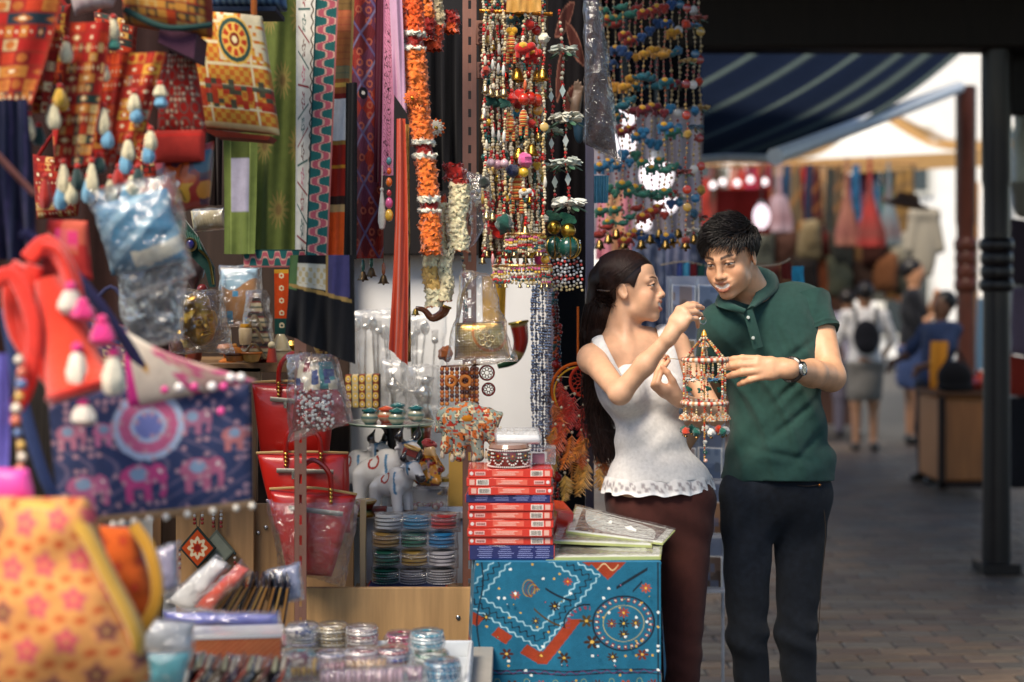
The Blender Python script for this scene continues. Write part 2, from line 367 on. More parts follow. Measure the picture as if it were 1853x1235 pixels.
m = MB(); m.tube(np.array([P(1402, 284, 8.55), P(1560, 225, 10.2), P(1735, 158, 12.3)]), .055, C('dfe4e6'), 8); m.build('edge_roll', 'paint', awn)
# --- white canopy tent beyond
tn = thing('canopy_tent', 'off-white canopy tent with tan trim over the far stalls', 'tent', P(1560, 285, 17))
ap = P(1575, 192, 18.4); cr = [P(1395, 292, 16.5), P(1810, 272, 16.5), P(1830, 262, 21.), P(1380, 280, 21.)]
for i in range(4):
    a, b = cr[i], cr[(i+1) % 4]; m = MB(); n = 12; g_ = []
    for j in range(n+1):
        s_ = j/n; rowp = [(a*(1-k)+b*k)*(1-s_)+ap*s_-np.array([0, 0, .22*math.sin(math.pi*s_)]) for k in np.linspace(0, 1, n+1)]; g_.append(rowp)
    m.grid(np.array(g_), C('d9d8d0')); m.build('roof_panel', 'soft', tn, 180)
    m = MB(); m.tube(np.array([a, (a+ap)/2-np.array([0, 0, .22]), ap]), .05, C('a8814f'), 6); m.build('ridge_tape', 'cloth', tn)
    m = MB(); m.grid(np.array([[a*(1-k)+b*k-np.array([0, 0, dz]) for k in np.linspace(0, 1, n+1)] for dz in (0, .18)]), C('b08a58')); m.build('valance', 'cloth', tn)
    m = MB(); m.cyl(np.array([a[0], a[1], 0]), a, .04, .04, C('8a8f92'), 8); m.build('tent_pole', 'steel', tn)
# --- stall shell: back wall, side partition, floor skirt
slab('stall_wall', (-1.55, 5.35, .0), (.135, 5.41, 2.75), 'e9eaec', 'wall_paint')
slab('side_wall', (-1.64, .9, 0), (-1.58, 5.4, 1.45), '6a5a4c', 'wood_dark')
slab('partition', (.136, 5.30, 0), (.158, 5.42, 2.75), '5a5364', 'wall_paint')
slab('dark_backboard', (-1.32, 5.26, .5), (-.60, 5.30, 2.75), '33261f', 'wood_dark')  # dark boards set before the white wall to darken the gaps
slab('dark_backboard', (-.598, 5.26, 1.70), (-.10, 5.30, 2.75), '191517', 'wood_dark')
dk = MB(); dk.box((.235, 5.6, 1.4), (.15, .02, 2.9), C('0d0c10')); tag(dk.build('backcloth', 'cloth'), 'black backcloth put in as the dark passage behind the dreamcatcher and silver chains', 'cloth')  # black sheet put in for the darkness of the passage
# far end of the lane: white facade put in for the glaring sky, dim wall of goods on the side of the couple
def building(x0, x1, y, h, label, col):
    t = thing('glare_facade', label, 'building', ((x0+x1)/2, y, 0)); m = MB(); m.box(((x0+x1)/2, y+2, h/2), (x1-x0, 4, h), C(col)); m.build('wall', 'wall_paint', t)
    n = max(2, int((x1-x0)/2.2))
    for i in range(n):
        for f in range(int((h-1)//3)):
            xx = x0+(x1-x0)*(i+.5)/n; zz = 4.4+f*3.0-3
            w = MB(); w.box((xx, y-.03, zz), (1.1, .08, 1.5), C('d8d4c8')); w = w.build('window', 'paint', t); q = MB(); q.box((xx, y-.075, zz), (.9, .02, 1.3), C('2c3438')); q.build('pane', 'gloss', w)
    m = MB(); m.box(((x0+x1)/2, y-.2, h+.1), (x1-x0+.4, .8, .25), C('8f8a80')); m.build('cornice', 'paint', t)
building(-6, 16, 30, 13, 'white facade added for sky glare, closing the far end of the lane', 'efece6')  # widened and whitened so the lane end reads as glaring sky
# ================================================================ implicit surfaces for bodies and figurines
def ell(c, r, Rm=None, op='u', k=.02):
    c = np.asarray(c, float); r = np.asarray(r, float)*np.ones(3); Rt = None if Rm is None else np.asarray(Rm)
    def f(p):
        q = p-c
        if Rt is not None: q = q @ Rt
        k0 = np.linalg.norm(q/r, axis=1); k1 = np.linalg.norm(q/(r*r), axis=1); return k0*(k0-1)/np.maximum(k1, 1e-9)
    return (f, c, float(r.max()), op, k)
def cap(a, b, ra, rb, op='u', k=.02):
    a = np.asarray(a, float); b = np.asarray(b, float); ba = b-a; L2 = max(1e-12, float(ba @ ba))
    def f(p):
        h = np.clip((p-a) @ ba/L2, 0, 1); return np.linalg.norm(p-a-h[:, None]*ba, axis=1)-(ra+(rb-ra)*h)
    return (f, (a+b)/2, math.sqrt(L2)/2+max(ra, rb), op, k)
def poly(pts, rs, op='u', k=.02):
    rs = np.ones(len(pts))*rs; return [cap(pts[i], pts[i+1], rs[i], rs[i+1], op, k) for i in range(len(pts)-1)]
def inflate(prims, d): return [(lambda p, f=f: f(p)-d, c, r+d, op, k) for f, c, r, op, k in prims]
def ev(prims, p, sel=None):
    d = np.full(len(p), 1e3)
    for i in (range(len(prims)) if sel is None else sel):
        f, c, r, op, k = prims[i]; e = f(p)
        if op == 'u':
            h = np.clip(.5+.5*(d-e)/k, 0, 1); d = d*(1-h)+e*h-k*h*(1-h)
        elif op == 's':
            h = np.clip(.5-.5*(d+e)/k, 0, 1); d = d*(1-h)-e*h+k*h*(1-h)
        elif op == 'i': d = np.maximum(d, e)
        elif op == 'd': d = d+e                    # displacement
    return d
def mesh_sdf(prims, h=.004, extra=None, pad=.02, post=2):
    lo = np.min([c-r for f, c, r, op, k in prims if op == 'u'], 0)-pad; hi = np.max([c+r for f, c, r, op, k in prims if op == 'u'], 0)+pad
    B = 16; nb = np.ceil((hi-lo)/(B*h)).astype(int); n = nb*B+1; D = np.full(n, 1., np.float32)
    bc = np.stack(np.meshgrid(*[lo[i]+(np.arange(nb[i])+.5)*B*h for i in range(3)], indexing='ij'), -1).reshape(-1, 3)
    br = B*h*math.sqrt(3)/2; d0 = ev(prims, bc); ax = np.arange(B+1)*h; off = np.stack(np.meshgrid(ax, ax, ax, indexing='ij'), -1).reshape(-1, 3)-B*h/2
    cs = np.array([q[1] for q in prims]); rr = np.array([q[2]+q[4]+.012 for q in prims]); glob = np.array([q[3] in 'id' for q in prims])
    for bi in range(len(bc)):
        i, j, k = np.unravel_index(bi, nb); sl = (slice(i*B, i*B+B+1), slice(j*B, j*B+B+1), slice(k*B, k*B+B+1))
        if abs(d0[bi]) > br*1.35+.03: D[sl] = np.sign(d0[bi]); continue
        sel = np.nonzero((np.linalg.norm(cs-bc[bi], axis=1)-rr < br) | glob)[0]
        D[sl] = ev(prims, bc[bi]+off, sel).reshape(B+1, B+1, B+1)
    ins = D < 0; vid = {}; pts = []; cells = []; quads = []
    cid = lambda I, J, K: (I*n[1]+J)*n[2]+K
    for a in range(3):
        s0 = [slice(None)]*3; s1 = [slice(None)]*3; s0[a] = slice(0, -1); s1[a] = slice(1, None)
        A0 = ins[tuple(s0)]; E = np.argwhere(A0 != ins[tuple(s1)]); b, c = (a+1) % 3, (a+2) % 3
        E = E[(E[:, b] > 0) & (E[:, c] > 0) & (E[:, b] < n[b]-1) & (E[:, c] < n[c]-1)]
        E2 = E.copy(); E2[:, a] += 1; v0 = D[tuple(E.T)]; v1 = D[tuple(E2.T)]; t = np.clip(v0/(v0-v1), 0, 1); p = E.astype(float); p[:, a] += t
        q = []
        for db, dc in ((-1, -1), (0, -1), (0, 0), (-1, 0)):
            K = E.copy(); K[:, b] += db; K[:, c] += dc; ids = cid(K[:, 0], K[:, 1], K[:, 2]); q.append(ids); pts.append(p); cells.append(ids)
        q = np.stack(q, 1); fl = ~(v0 < 0); q[fl] = q[fl][:, ::-1]; quads.append(q)
    cells = np.concatenate(cells); pts = np.concatenate(pts); quads = np.concatenate(quads)
    uq, inv = np.unique(cells, return_inverse=True); V = np.stack([np.bincount(inv, pts[:, i]) for i in range(3)], 1)/np.bincount(inv)[:, None]
    Q = np.searchsorted(uq, quads); ok = np.all(uq[np.minimum(Q, len(uq)-1)] == quads, 1); Q = Q[ok]; V = lo+V*h
    for _ in range(post):                       # light relaxation, removes grid terracing
        S_ = np.zeros_like(V); w = np.zeros(len(V))
        for a, b in ((0, 1), (1, 2), (2, 3), (3, 0)):
            for x, y in ((a, b), (b, a)):
                S_ += np.stack([np.bincount(Q[:, x], V[Q[:, y], i], len(V)) for i in range(3)], 1); w += np.bincount(Q[:, x], minlength=len(V))
        V = V*.5+.5*S_/np.maximum(w, 1)[:, None]
    return V, Q
def sdf_obj(prims, name, mat, colfn, h=.004, parent=None, post=2, origin=None):
    V, Q = mesh_sdf(prims, h, post=post); m = MB(); m.add(V, [Q], colfn(V)); return m.build(name, mat, parent, 180, origin=origin)
def wrinkle(f, c=(0, 0, 0)): return (f, np.asarray(c, float), 1e3, 'd', 0.)
def cut(f): return (f, np.zeros(3), 1e3, 'i', 0.)
# ================================================================ people
def aim(f, up=(0, 0, 1)):
    f = nrm(f); z = nrm(np.asarray(up, float)-f*np.dot(f, up)); return np.stack([np.cross(f, z), f, z], 1)   # columns: right, forward, up
_lip = lambda half: half[::-1]+[(-x, y, z) for x, y, z in half[1:]]
UPLIP = (_lip([(0, .0985, -.0555), (.011, .0975, -.0545), (.024, .0905, -.0520), (.0355, .0780, -.0465)]), [.0022, .0030, .0036, .0034, .0036, .0030, .0022])
LOLIP = (_lip([(0, .0950, -.0815), (.012, .0940, -.0795), (.025, .0880, -.0680), (.0355, .0780, -.0475)]), [.0022, .0034, .0046, .0050, .0046, .0034, .0022])
def dpoly(q, pts):
    d = np.full(len(q), 9.)
    for i in range(len(pts)-1): d = np.minimum(d, cap(pts[i], pts[i+1], 0, 0)[0](q))
    return d
def head_prims(o, Rm, s, fem, smile):
    T = lambda x, y, z: o+Rm @ (np.array([x, y, z])*s)
    E = lambda c, r, op='u', k=.02, R2=None: ell(T(*c), np.array(r)*s, Rm if R2 is None else Rm @ R2, op, k*s)
    K = lambda a, b, ra, rb, op='u', k=.01: cap(T(*a), T(*b), ra*s, rb*s, op, k*s)
    j = .9 if fem else .95
    L = [E((0, -.018, .03), (.073, .092, .083)), E((0, .02, -.02), (.062*j, .068, .085), k=.03), E((0, .03, -.07), (.047*j, .05, .034), k=.03)]
    L += [K((-.042*j, .012, -.072), (-.012, .066, -.1), .016, .014, k=.02), K((.042*j, .012, -.072), (.012, .066, -.1), .016, .014, k=.02), E((0, .072, -.099), (.017*j, .014, .014), k=.016)]
    L += [E((0, .052, .045), (.05, .03, .04), k=.03)]
    for x in (-1, 1):
        L += [K((x*.012, .086, .017), (x*.044, .07, .019), .0075 if fem else .0095, .008, k=.014), E((x*.042*j, .059, -.028), (.019, .019, .018), k=.02)]
        L += [E((x*.036*j, .05, -.05), (.024, .026, .026), k=.022)]; L += [E((x*.031, .094, .001), (.017, .014, .0095), 's', .012), E((x*.031, .0735, .0005), .0128, k=.002)]
        L += [K((x*.019, .083, .0065), (x*.031, .087, .0082), .0028, .0032, k=.004), K((x*.031, .087, .0082), (x*.045, .077, .0045), .0032, .0026, k=.004),
              K((x*.02, .083, -.0048), (x*.043, .078, -.005), .0028, .0028, k=.005)]
        L += [E((x*.0125, .0945, -.0375), (.008, .011, .0075), k=.008), E((x*.075, -.012, -.006), (.007, .019, .031), k=.006, R2=rot(.25, 0, -x*.35)), E((x*.081, -.006, -.004), (.004, .010, .018), 's', .006, R2=rot(.25, 0, -x*.35))]
    L += [K((0, .087, .008), (0, .1, -.022), .0085, .0085, k=.012), E((0, .1045, -.034), (.0105*j, .0115, .0095), k=.01)]
    L += [E((0, .079, -.063), (.034, .02, .024), k=.014), E((0, .1, -.0655), (.029, .018, .0112), 's', .003), E((0, .0840, -.0640), (.027, .0135, .0125), k=.002)]
    for p_, r_ in (UPLIP, LOLIP):
        for i in range(len(p_)-1): L.append(K(p_[i], p_[i+1], r_[i], r_[i+1], k=.005))
    return L
def head_col(V, o, Rm, s, base, fem, gaze, brow, lip, C0):
    q = (V-o) @ Rm/s; x, y, z = q.T; ax = np.abs(x); f = y > .04; c = C0
    n = np.exp(-(((ax-.045)/.02)**2+((z+.028)/.018)**2)); c = mixc(c, .22*n*f, base*np.array([1.1, .72, .66]))
    near = f & (ax < .04) & (z < -.04) & (z > -.09); q2 = q[near]; lm = np.zeros(len(V)); lm[near] = stepm(.0058-.0024*(q2[:, 0]/.035)**2-np.minimum(dpoly(q2, UPLIP[0])+.0012, dpoly(q2, LOLIP[0])), .002)
    tz = np.zeros(len(V)); tz[near] = (np.abs(ell((0, .0840, -.0640), (.027, .0135, .0125))[0](q2)) < .0026) & ((q2[:, 2] < -.0560+.10*np.abs(q2[:, 0])) & (q2[:, 2] > -.0775+.45*np.abs(q2[:, 0])) & (np.abs(q2[:, 0]) < .0285) & (q2[:, 1] < .0968) & (q2[:, 1] > .07))
    c = mixc(c, np.clip(lm*1.15, 0, 1), lip); c = mixc(c, tz*(lm < .45)*(ax < .023), C('efe9e0')); c = mixc(c, ((ax > .0250) & (ax < .0315) & (tz > 0))*.8, base*.25)
    bz = .0215+.0055*np.sin(np.clip((ax-.012)/.036, 0, 1)*2.3); bw = (.0036 if fem else .0046)*np.clip((.054-ax)/.02, 0, 1); c = mixc(c, stepm(bw-np.abs(z-bz), .003)*(ax > .011)*(ax < .05)*f*.92, brow)
    xe = ax-.031; de = np.sqrt(xe**2+(y-.0735)**2+(z-.0005)**2); eye = (de < .0148) & (np.abs(z-.001) < .0036*np.sqrt(np.clip(1-(xe/.0138)**2, 0, 1))) & f; c = mixc(c, eye*1., C('d8d2ca'))
    gi = np.sqrt((x-np.sign(x)*.031-gaze[0]*.012)**2+(z-.001-gaze[1]*.01)**2); c = mixc(c, (eye & (gi < .0066))*1., C('20120b'))
    c = mixc(c, stepm(.0017-np.abs(z-(.0056-.004*(xe/.015)**2)), .0012)*(np.abs(xe) < .0155)*f*(y > .06)*.95, C('120c0a'))
    c = mixc(c, (np.sqrt((ax-.009)**2+(z+.041)**2) < .0036)*f*(y > .09)*.7, base*.35)
    return c
def hand_prims(wr, y, z, s, side, curl, spread=(.10, .03, -.04, -.12), thumb=(.9, .35, -.45), tcurl=.5, fat=1.):
    y = nrm(y); z = nrm(np.asarray(z)-y*np.dot(y, z)); x = np.cross(y, z)*side; W = lambda a, b, c: wr+s*(x*a+y*b+z*c)
    L = [cap(W(.0, -.01, 0), W(.012, .045, 0), .021*s, .02*s, k=.012), cap(W(0, -.01, 0), W(-.012, .045, -.002), .021*s, .019*s, k=.012), cap(W(.018, .05, 0), W(.023, .083, 0), .0135*s, .0115*s, k=.012), cap(W(.004, .05, .002), W(.007, .088, .001), .0135*s, .0115*s, k=.012), cap(W(-.009, .05, .001), W(-.010, .084, 0), .013*s, .011*s, k=.012), cap(W(-.02, .042, -.003), W(-.026, .074, -.003), .013*s, .0105*s, k=.012)]
    base = [(.024, .084, 0), (.0075, .089, .001), (-.010, .085, 0), (-.026, .075, -.003)]; ln = [(.043, .026, .02), (.047, .03, .021), (.043, .028, .02), (.033, .021, .018)]; tips = []
    for i in range(4):
        p = W(*base[i]); a = 0.; r = (.0092, .0098, .0092, .0082)[i]*s*fat; yy = nrm(y+x*spread[i])
        for jn in range(3):
            a += math.radians(curl[i][jn]); d = math.cos(a)*yy-math.sin(a)*z; n2 = p+d*ln[i][jn]*s
            L.append(cap(p, n2, r*(1, .93, .86)[jn], r*(.93, .86, .74)[jn], k=.005)); p = n2
        tips.append(p)
    t0 = W(.018, .012, -.008); td = nrm(x*thumb[0]+y*thumb[1]+z*thumb[2]); t1 = t0+td*.042*s; td2 = nrm(td*(1-tcurl)+y*tcurl-z*.15); t2 = t1+td2*.032*s; t3 = t2+nrm(td2*.7+y*.4)*.026*s
    L += [cap(t0, t1, .016*s, .0115*s, k=.012), cap(t1, t2, .0112*s, .0098*s, k=.006), cap(t2, t3, .0098*s, .0075*s, k=.005)]; tips.append(t3)
    return L, tips
def skincol(V, base): 
    n = vnoise(V, 14, 3); c = np.tile(base, (len(V), 1))*(1+.05*n[:, None]); return c
def tipcol(c, V, tips):
    for t in tips: d = np.linalg.norm(V-t, axis=1); c = mixc(c, np.clip(1-d/.022, 0, 1)*.5, c.mean(0)*np.array([1.12, .74, .70]))
    return c
def strands(m, roots, mids, col, r0=.0016, n=3, seg=7, seed=0, cvar=.35):
    g_ = np.random.default_rng(seed)
    for i in range(len(roots)):
        pts = catmull(np.array([roots[i]]+[k[i] for k in mids]), seg); c = col*(1+cvar*(g_.random()-.5)); t = np.linspace(0, 1, seg)
        m.tube(pts, r0*(1-.75*t**3), c, n, cap=False)

# ---------------------------------------------------------------- the woman
def make_woman():
    Yw = 4.45; SK = C('dcab88')*.95
    t = thing('person', 'person with long dark hair in a white sleeveless lace top, holding up the beaded mobile', 'person', (P(1190, 900, Yw)[0], Yw, 0))
    ho = P(1139, 521, Yw); HR = aim((.96, -.24, .10), (-.10, -.02, 1)); hs = .955
    nb = P(1118, 628, Yw+.02); shR = P(1072, 650, 4.36); shL = P(1222, 625, 4.54)
    elR = P(1122, 712, 4.12); wrR = P(1213, 608, 4.06); elL = P(1296, 752, 4.42); wrL = P(1226, 722, 4.2)
    ch = P(1150, 690, Yw); wa = P(1178, 800, Yw); hp = P(1192, 900, Yw); RT = rot(0, 0, math.radians(22)); fw = RT @ np.array([0, -1., 0]); rt = RT @ np.array([1., 0, 0])
    torso = [ell(ch+np.array([0, .012, .02]), (.128, .09, .15), RT, k=.04), ell(wa, (.110, .083, .13), RT, k=.05), ell(hp, (.156, .11, .125), RT, k=.05)]
    for x in (-1, 1): torso.append(ell(ch+fw*.062+rt*x*.066-np.array([0, 0, .03]), (.062, .058, .062), RT, k=.035))
    body = list(torso)+[cap(shR, shL, .041, .041, k=.05), cap(nb-np.array([0, 0, .03]), P(1128, 560, Yw), .052, .047, k=.03), cap(nb+rt*.03, (shR+nb)/2, .04, .045, k=.04), cap(nb, (shL+nb)/2+np.array([0, 0, .01]), .04, .042, k=.04)]
    body += [cap(P(1126, 545, Yw-.02), P(1140, 655, Yw-.075), .008, .006, k=.03)]
    body += [cap(shR, elR, .041, .031, k=.03), cap(elR, (elR+wrR)/2, .031, .028, k=.02), cap((elR+wrR)/2, wrR, .028, .0195, k=.02)]
    body += [cap(shL, elL, .038, .030, k=.03), cap(elL, (elL+wrL)/2, .030, .027, k=.02), cap((elL+wrL)/2, wrL, .027, .0195, k=.02)]
    h1, t1 = hand_prims(wrR, (.50, -.05, .86), (-.55, -.75, .36), .93, -1, [(52, 14, 8), (58, 16, 10), (66, 26, 14), (72, 40, 20)], thumb=(.25, .75, -.75), tcurl=.5)
    h2, t2 = hand_prims(wrL, (-.84, -.05, .5), (-.5, -.35, -.8), .93, 1, [(80, 16, 8), (78, 14, 8), (76, 14, 8), (74, 16, 8)], spread=(.18, .04, -.08, -.2), thumb=(.3, .85, -.6), tcurl=.45)
    body += h1+h2+head_prims(ho, HR, hs, True, True)
    legs = []
    for (hx, kx, ax_, yy) in ((1150, 1158, 1168, Yw+.03), (1240, 1232, 1236, Yw)):
        legs += [cap(P(hx, 905, yy), P(kx, 1190, yy-.02), .08, .05, k=.03), cap(P(kx, 1190, yy-.02), P(ax_, 1395, yy), .048, .034, k=.02)]
    body += legs+[cap(P(1168, 1395, Yw+.03), P(1172, 1430, Yw-.12), .036, .026), cap(P(1236, 1395, Yw), P(1246, 1432, Yw-.14), .036, .026)]
    def col(V):
        c = skincol(V, SK); c = head_col(V, ho, HR, hs, SK, True, (.15, .35), C('1d1210'), C('b0564c'), c); return tipcol(c, V, t1+t2)
    sdf_obj(body, 'body', 'skin', col, .0031, t)
    # white top: torso and straps, cut at neckline and hem
    top = inflate(torso, .008)+[ell(P(1192, 872, Yw), (.168, .124, .10), RT, k=.05)]
    sa, sb = P(1083, 625, 4.38), P(1204, 598, 4.50)
    hemz = P(0, 866, Yw)[2]
    def neck(p):                                  # scoop neckline: everything above a sagging line goes
        q = p-ch; u = q @ rt; zc = .135-.062*np.exp(-(np.abs(u+.005)/.08)**4)+.0*u; return (q[:, 2]-zc)*.8
    top += [wrinkle(lambda p: .0022*np.sin(p[:, 2]*70+3*np.sin(p[:, 0]*22)+p[:, 1]*30)*np.exp(-((p[:, 2]-wa[2])/.09)**2)+.0004*vnoise(p, 90, 4)), cut(neck), cut(lambda p: hemz+.004*np.sin(p[:, 0]*60)-p[:, 2])]
    W0 = C('d6d3d0'); wt = sdf_obj(top, 'lace_top', 'lace_cloth', lambda V: np.tile(W0, (len(V), 1))*(1-.07*(vnoise(V, 120, 2)[:, None] > .25)), .0036, t)
    for pts, rad in (([P(1118, 690, 4.33), P(1097, 650, 4.325), P(1084, 622, 4.345), P(1080, 612, 4.40), P(1076, 640, 4.47), P(1085, 690, 4.54)], .02), ([P(1226, 690, 4.40), P(1214, 645, 4.40), P(1202, 606, 4.425), P(1196, 590, 4.49), P(1190, 610, 4.56), P(1180, 680, 4.60)], .02)):
        m = MB(); m.tube(catmull(pts, 24), np.linspace(rad, rad*.85, 24), W0, 10, sq=.3, up=(1, 0, .2)); m.build('shoulder_strap', 'lace_cloth', wt)
    m = MB(); na = 180; g_ = []
    for jv in range(8):
        v_ = jv/7; row = []
        for i in range(na):
            a = 2*math.pi*i/na; rx, ry = .170+.014*v_**.6, .124+.014*v_**.6; rf = .0035*v_*math.sin(a*26)+.003*math.sin(a*11)
            q = P(1191, 859, Yw)+RT @ np.array([(rx+rf)*math.cos(a), (ry+rf)*math.sin(a), 0]); q[2] -= .048*v_+.004*v_*math.sin(a*13); row.append(q)
        g_.append(row)
    G = np.array(g_); aa = np.linspace(0, 1, na)[None]*np.ones((8, 1)); vv = np.linspace(0, 1, 8)[:, None]*np.ones((1, na))
    lc = mixc(np.tile(C('d9d6d4'), (8, na, 1)), (np.sin(aa*2*math.pi*38)*np.sin(vv*9+aa*60) > .15)*(vv > .2)*.75, '7d7276'); lc = mixc(lc, (vv > .85)*1., 'efedec'); m.grid(G, lc, True); m.build('lace_hem', 'lace_cloth', wt, 180)
    # trousers
    tr = inflate(legs, .012)+[ell(hp-np.array([0, 0, .03]), (.166, .12, .13), RT, k=.05), wrinkle(lambda p: .003*np.sin(p[:, 2]*60+p[:, 0]*40)*np.exp(-((p[:, 2]-.86)/.12)**2)+.002*np.sin(p[:, 2]*85+p[:, 0]*30)*np.exp(-((p[:, 2]-.42)/.12)**2)), cut(lambda p: p[:, 2]-P(0, 872, Yw)[2])]
    B0 = C('43211c'); sdf_obj(tr, 'trousers', 'cloth', lambda V: np.tile(B0, (len(V), 1)), .0055, t)
    for x, yy in ((1170, Yw+.03), (1240, Yw)): sdf_obj([cap(P(x, 1420, yy+.03), P(x+4, 1428, yy-.17), .045, .036), ell(P(x, 1400, yy), (.05, .055, .05))], 'shoe', 'vinyl', lambda V: np.tile(C('2a1d18'), (len(V), 1)), .008, t)
    # hair: mass plus strands, gathered at the back and falling behind the shoulder
    T = lambda x, y, z: ho+HR @ (np.array([x, y, z])*hs); HC = C('35201a')*.6
    fall = [T(0, -.075, .03), P(1092, 550, Yw+.03), P(1081, 600, Yw+.06), P(1082, 650, Yw+.10), P(1080, 715, Yw+.13), P(1086, 770, Yw+.13), P(1097, 806, Yw+.12)]
    def hairline(p):
        q = (p-ho) @ HR/hs; x, y, z = q.T
        lim = np.where(y > -.045, np.interp(y, [-.045, -.03, .012, .024, .045, .09], [-.06, .016, .016, -.004, .042, .058]), -.06)
        return np.where(z > -.14, (lim-z)*.7, -1) - np.where(y < -.06, .2, 0)
    hm = [ell(T(0, -.02, .03), np.array([.082, .106, .094])*hs, HR, k=.02), cut(hairline)]
    V, Q = mesh_sdf(hm, .004); m = MB(); m.add(V, [Q], np.tile(HC*.8, (len(V), 1)))
    V, Q = mesh_sdf(poly(fall, [.058, .05, .046, .04, .034, .026, .010], k=.03), .006); m.add(V, [Q], np.tile(HC*.8, (len(V), 1)))
    g2 = np.random.default_rng(3); nz_ = lambda: np.clip(g2.normal(size=3), -1.5, 1.5)
    def ring(): a = g2.uniform(0, 6.283); return np.array([math.cos(a), math.sin(a), 0])*g2.uniform(.88, 1.12)
    def surf(y, ph, sg, k): e = math.sqrt(max(.04, 1-((y+.02)/.109)**2)); return T(sg*.0845*k*e*math.sin(ph), y, .03+.096*k*e*math.cos(ph))
    for i in range(1500):                       # swept from the parting round the side to the clip
        sg = 1 if g2.random() < .72 else -1; a0 = g2.uniform(-.085, .081); pm = 1.80+.12*g2.normal(); k = 1.0+.022*g2.random(); f0 = np.linspace(0, 1, 9)
        pth = [surf(a0+(-.082-a0)*f**2.3, .06+pm*f, sg, k) for f in f0]; o_ = ring(); e1 = fall[1]+o_*.052; e2 = fall[2]+o_*.048
        m.tube(catmull(pth[:8]+[(pth[7]+e1)/2, e1, e2, fall[3]+o_*.041, fall[4]+o_*.034], 26), .0011, HC*(.7+.8*g2.random()), 3, cap=False)
    for i in range(1100):                       # falling behind the shoulder
        h0 = T(g2.uniform(-.07, .078), -.035-.07*g2.random(), g2.uniform(-.06, .03)); o_ = ring(); w_ = .005*g2.random()
        pth = catmull([h0, fall[1]*.5+h0*.5+o_*.02, fall[2]+o_*.048, fall[3]+o_*.042, fall[4]+o_*.036, fall[5]+o_*.032, fall[6]+o_*.028+np.array([g2.uniform(-.01, .03), 0, g2.uniform(-.06, .05)])], 22); pth[:, 0] += w_*np.sin(np.linspace(0, 11, 22)+i % 5)
        m.tube(pth, .0012, HC*(.7+.9*g2.random()), 3, cap=False)
    # loose waves at the ends
    for i in range(160):
        o_ = nz_()*np.array([.028, .022, .0]); a = fall[3]+o_; b = fall[5]+o_*1.2; z = np.linspace(0, 1, 14)[:, None]; pth = catmull([a, (a+b)/2, b, fall[6]+o_*1.5+np.array([.01, 0, -.05*g2.random()])], 14)
        pth[:, 0] += .012*np.sin(z[:, 0]*9+i % 7); m.tube(pth, .0013*(1-.7*z[:, 0]**2), HC*(1.2+.8*g2.random()), 3, cap=False)
    hr = m.build('hair', 'hair', t, 180)
    m = MB(); m.tube(catmull([T(.078, -.055, -.002), T(.084, -.068, .0), T(.07, -.09, .004), T(.03, -.105, .004)], 10), .006, C('4a3f3a'), 8, sq=.5); m.build('hair_clip', 'gloss', hr)
    return t1, t2
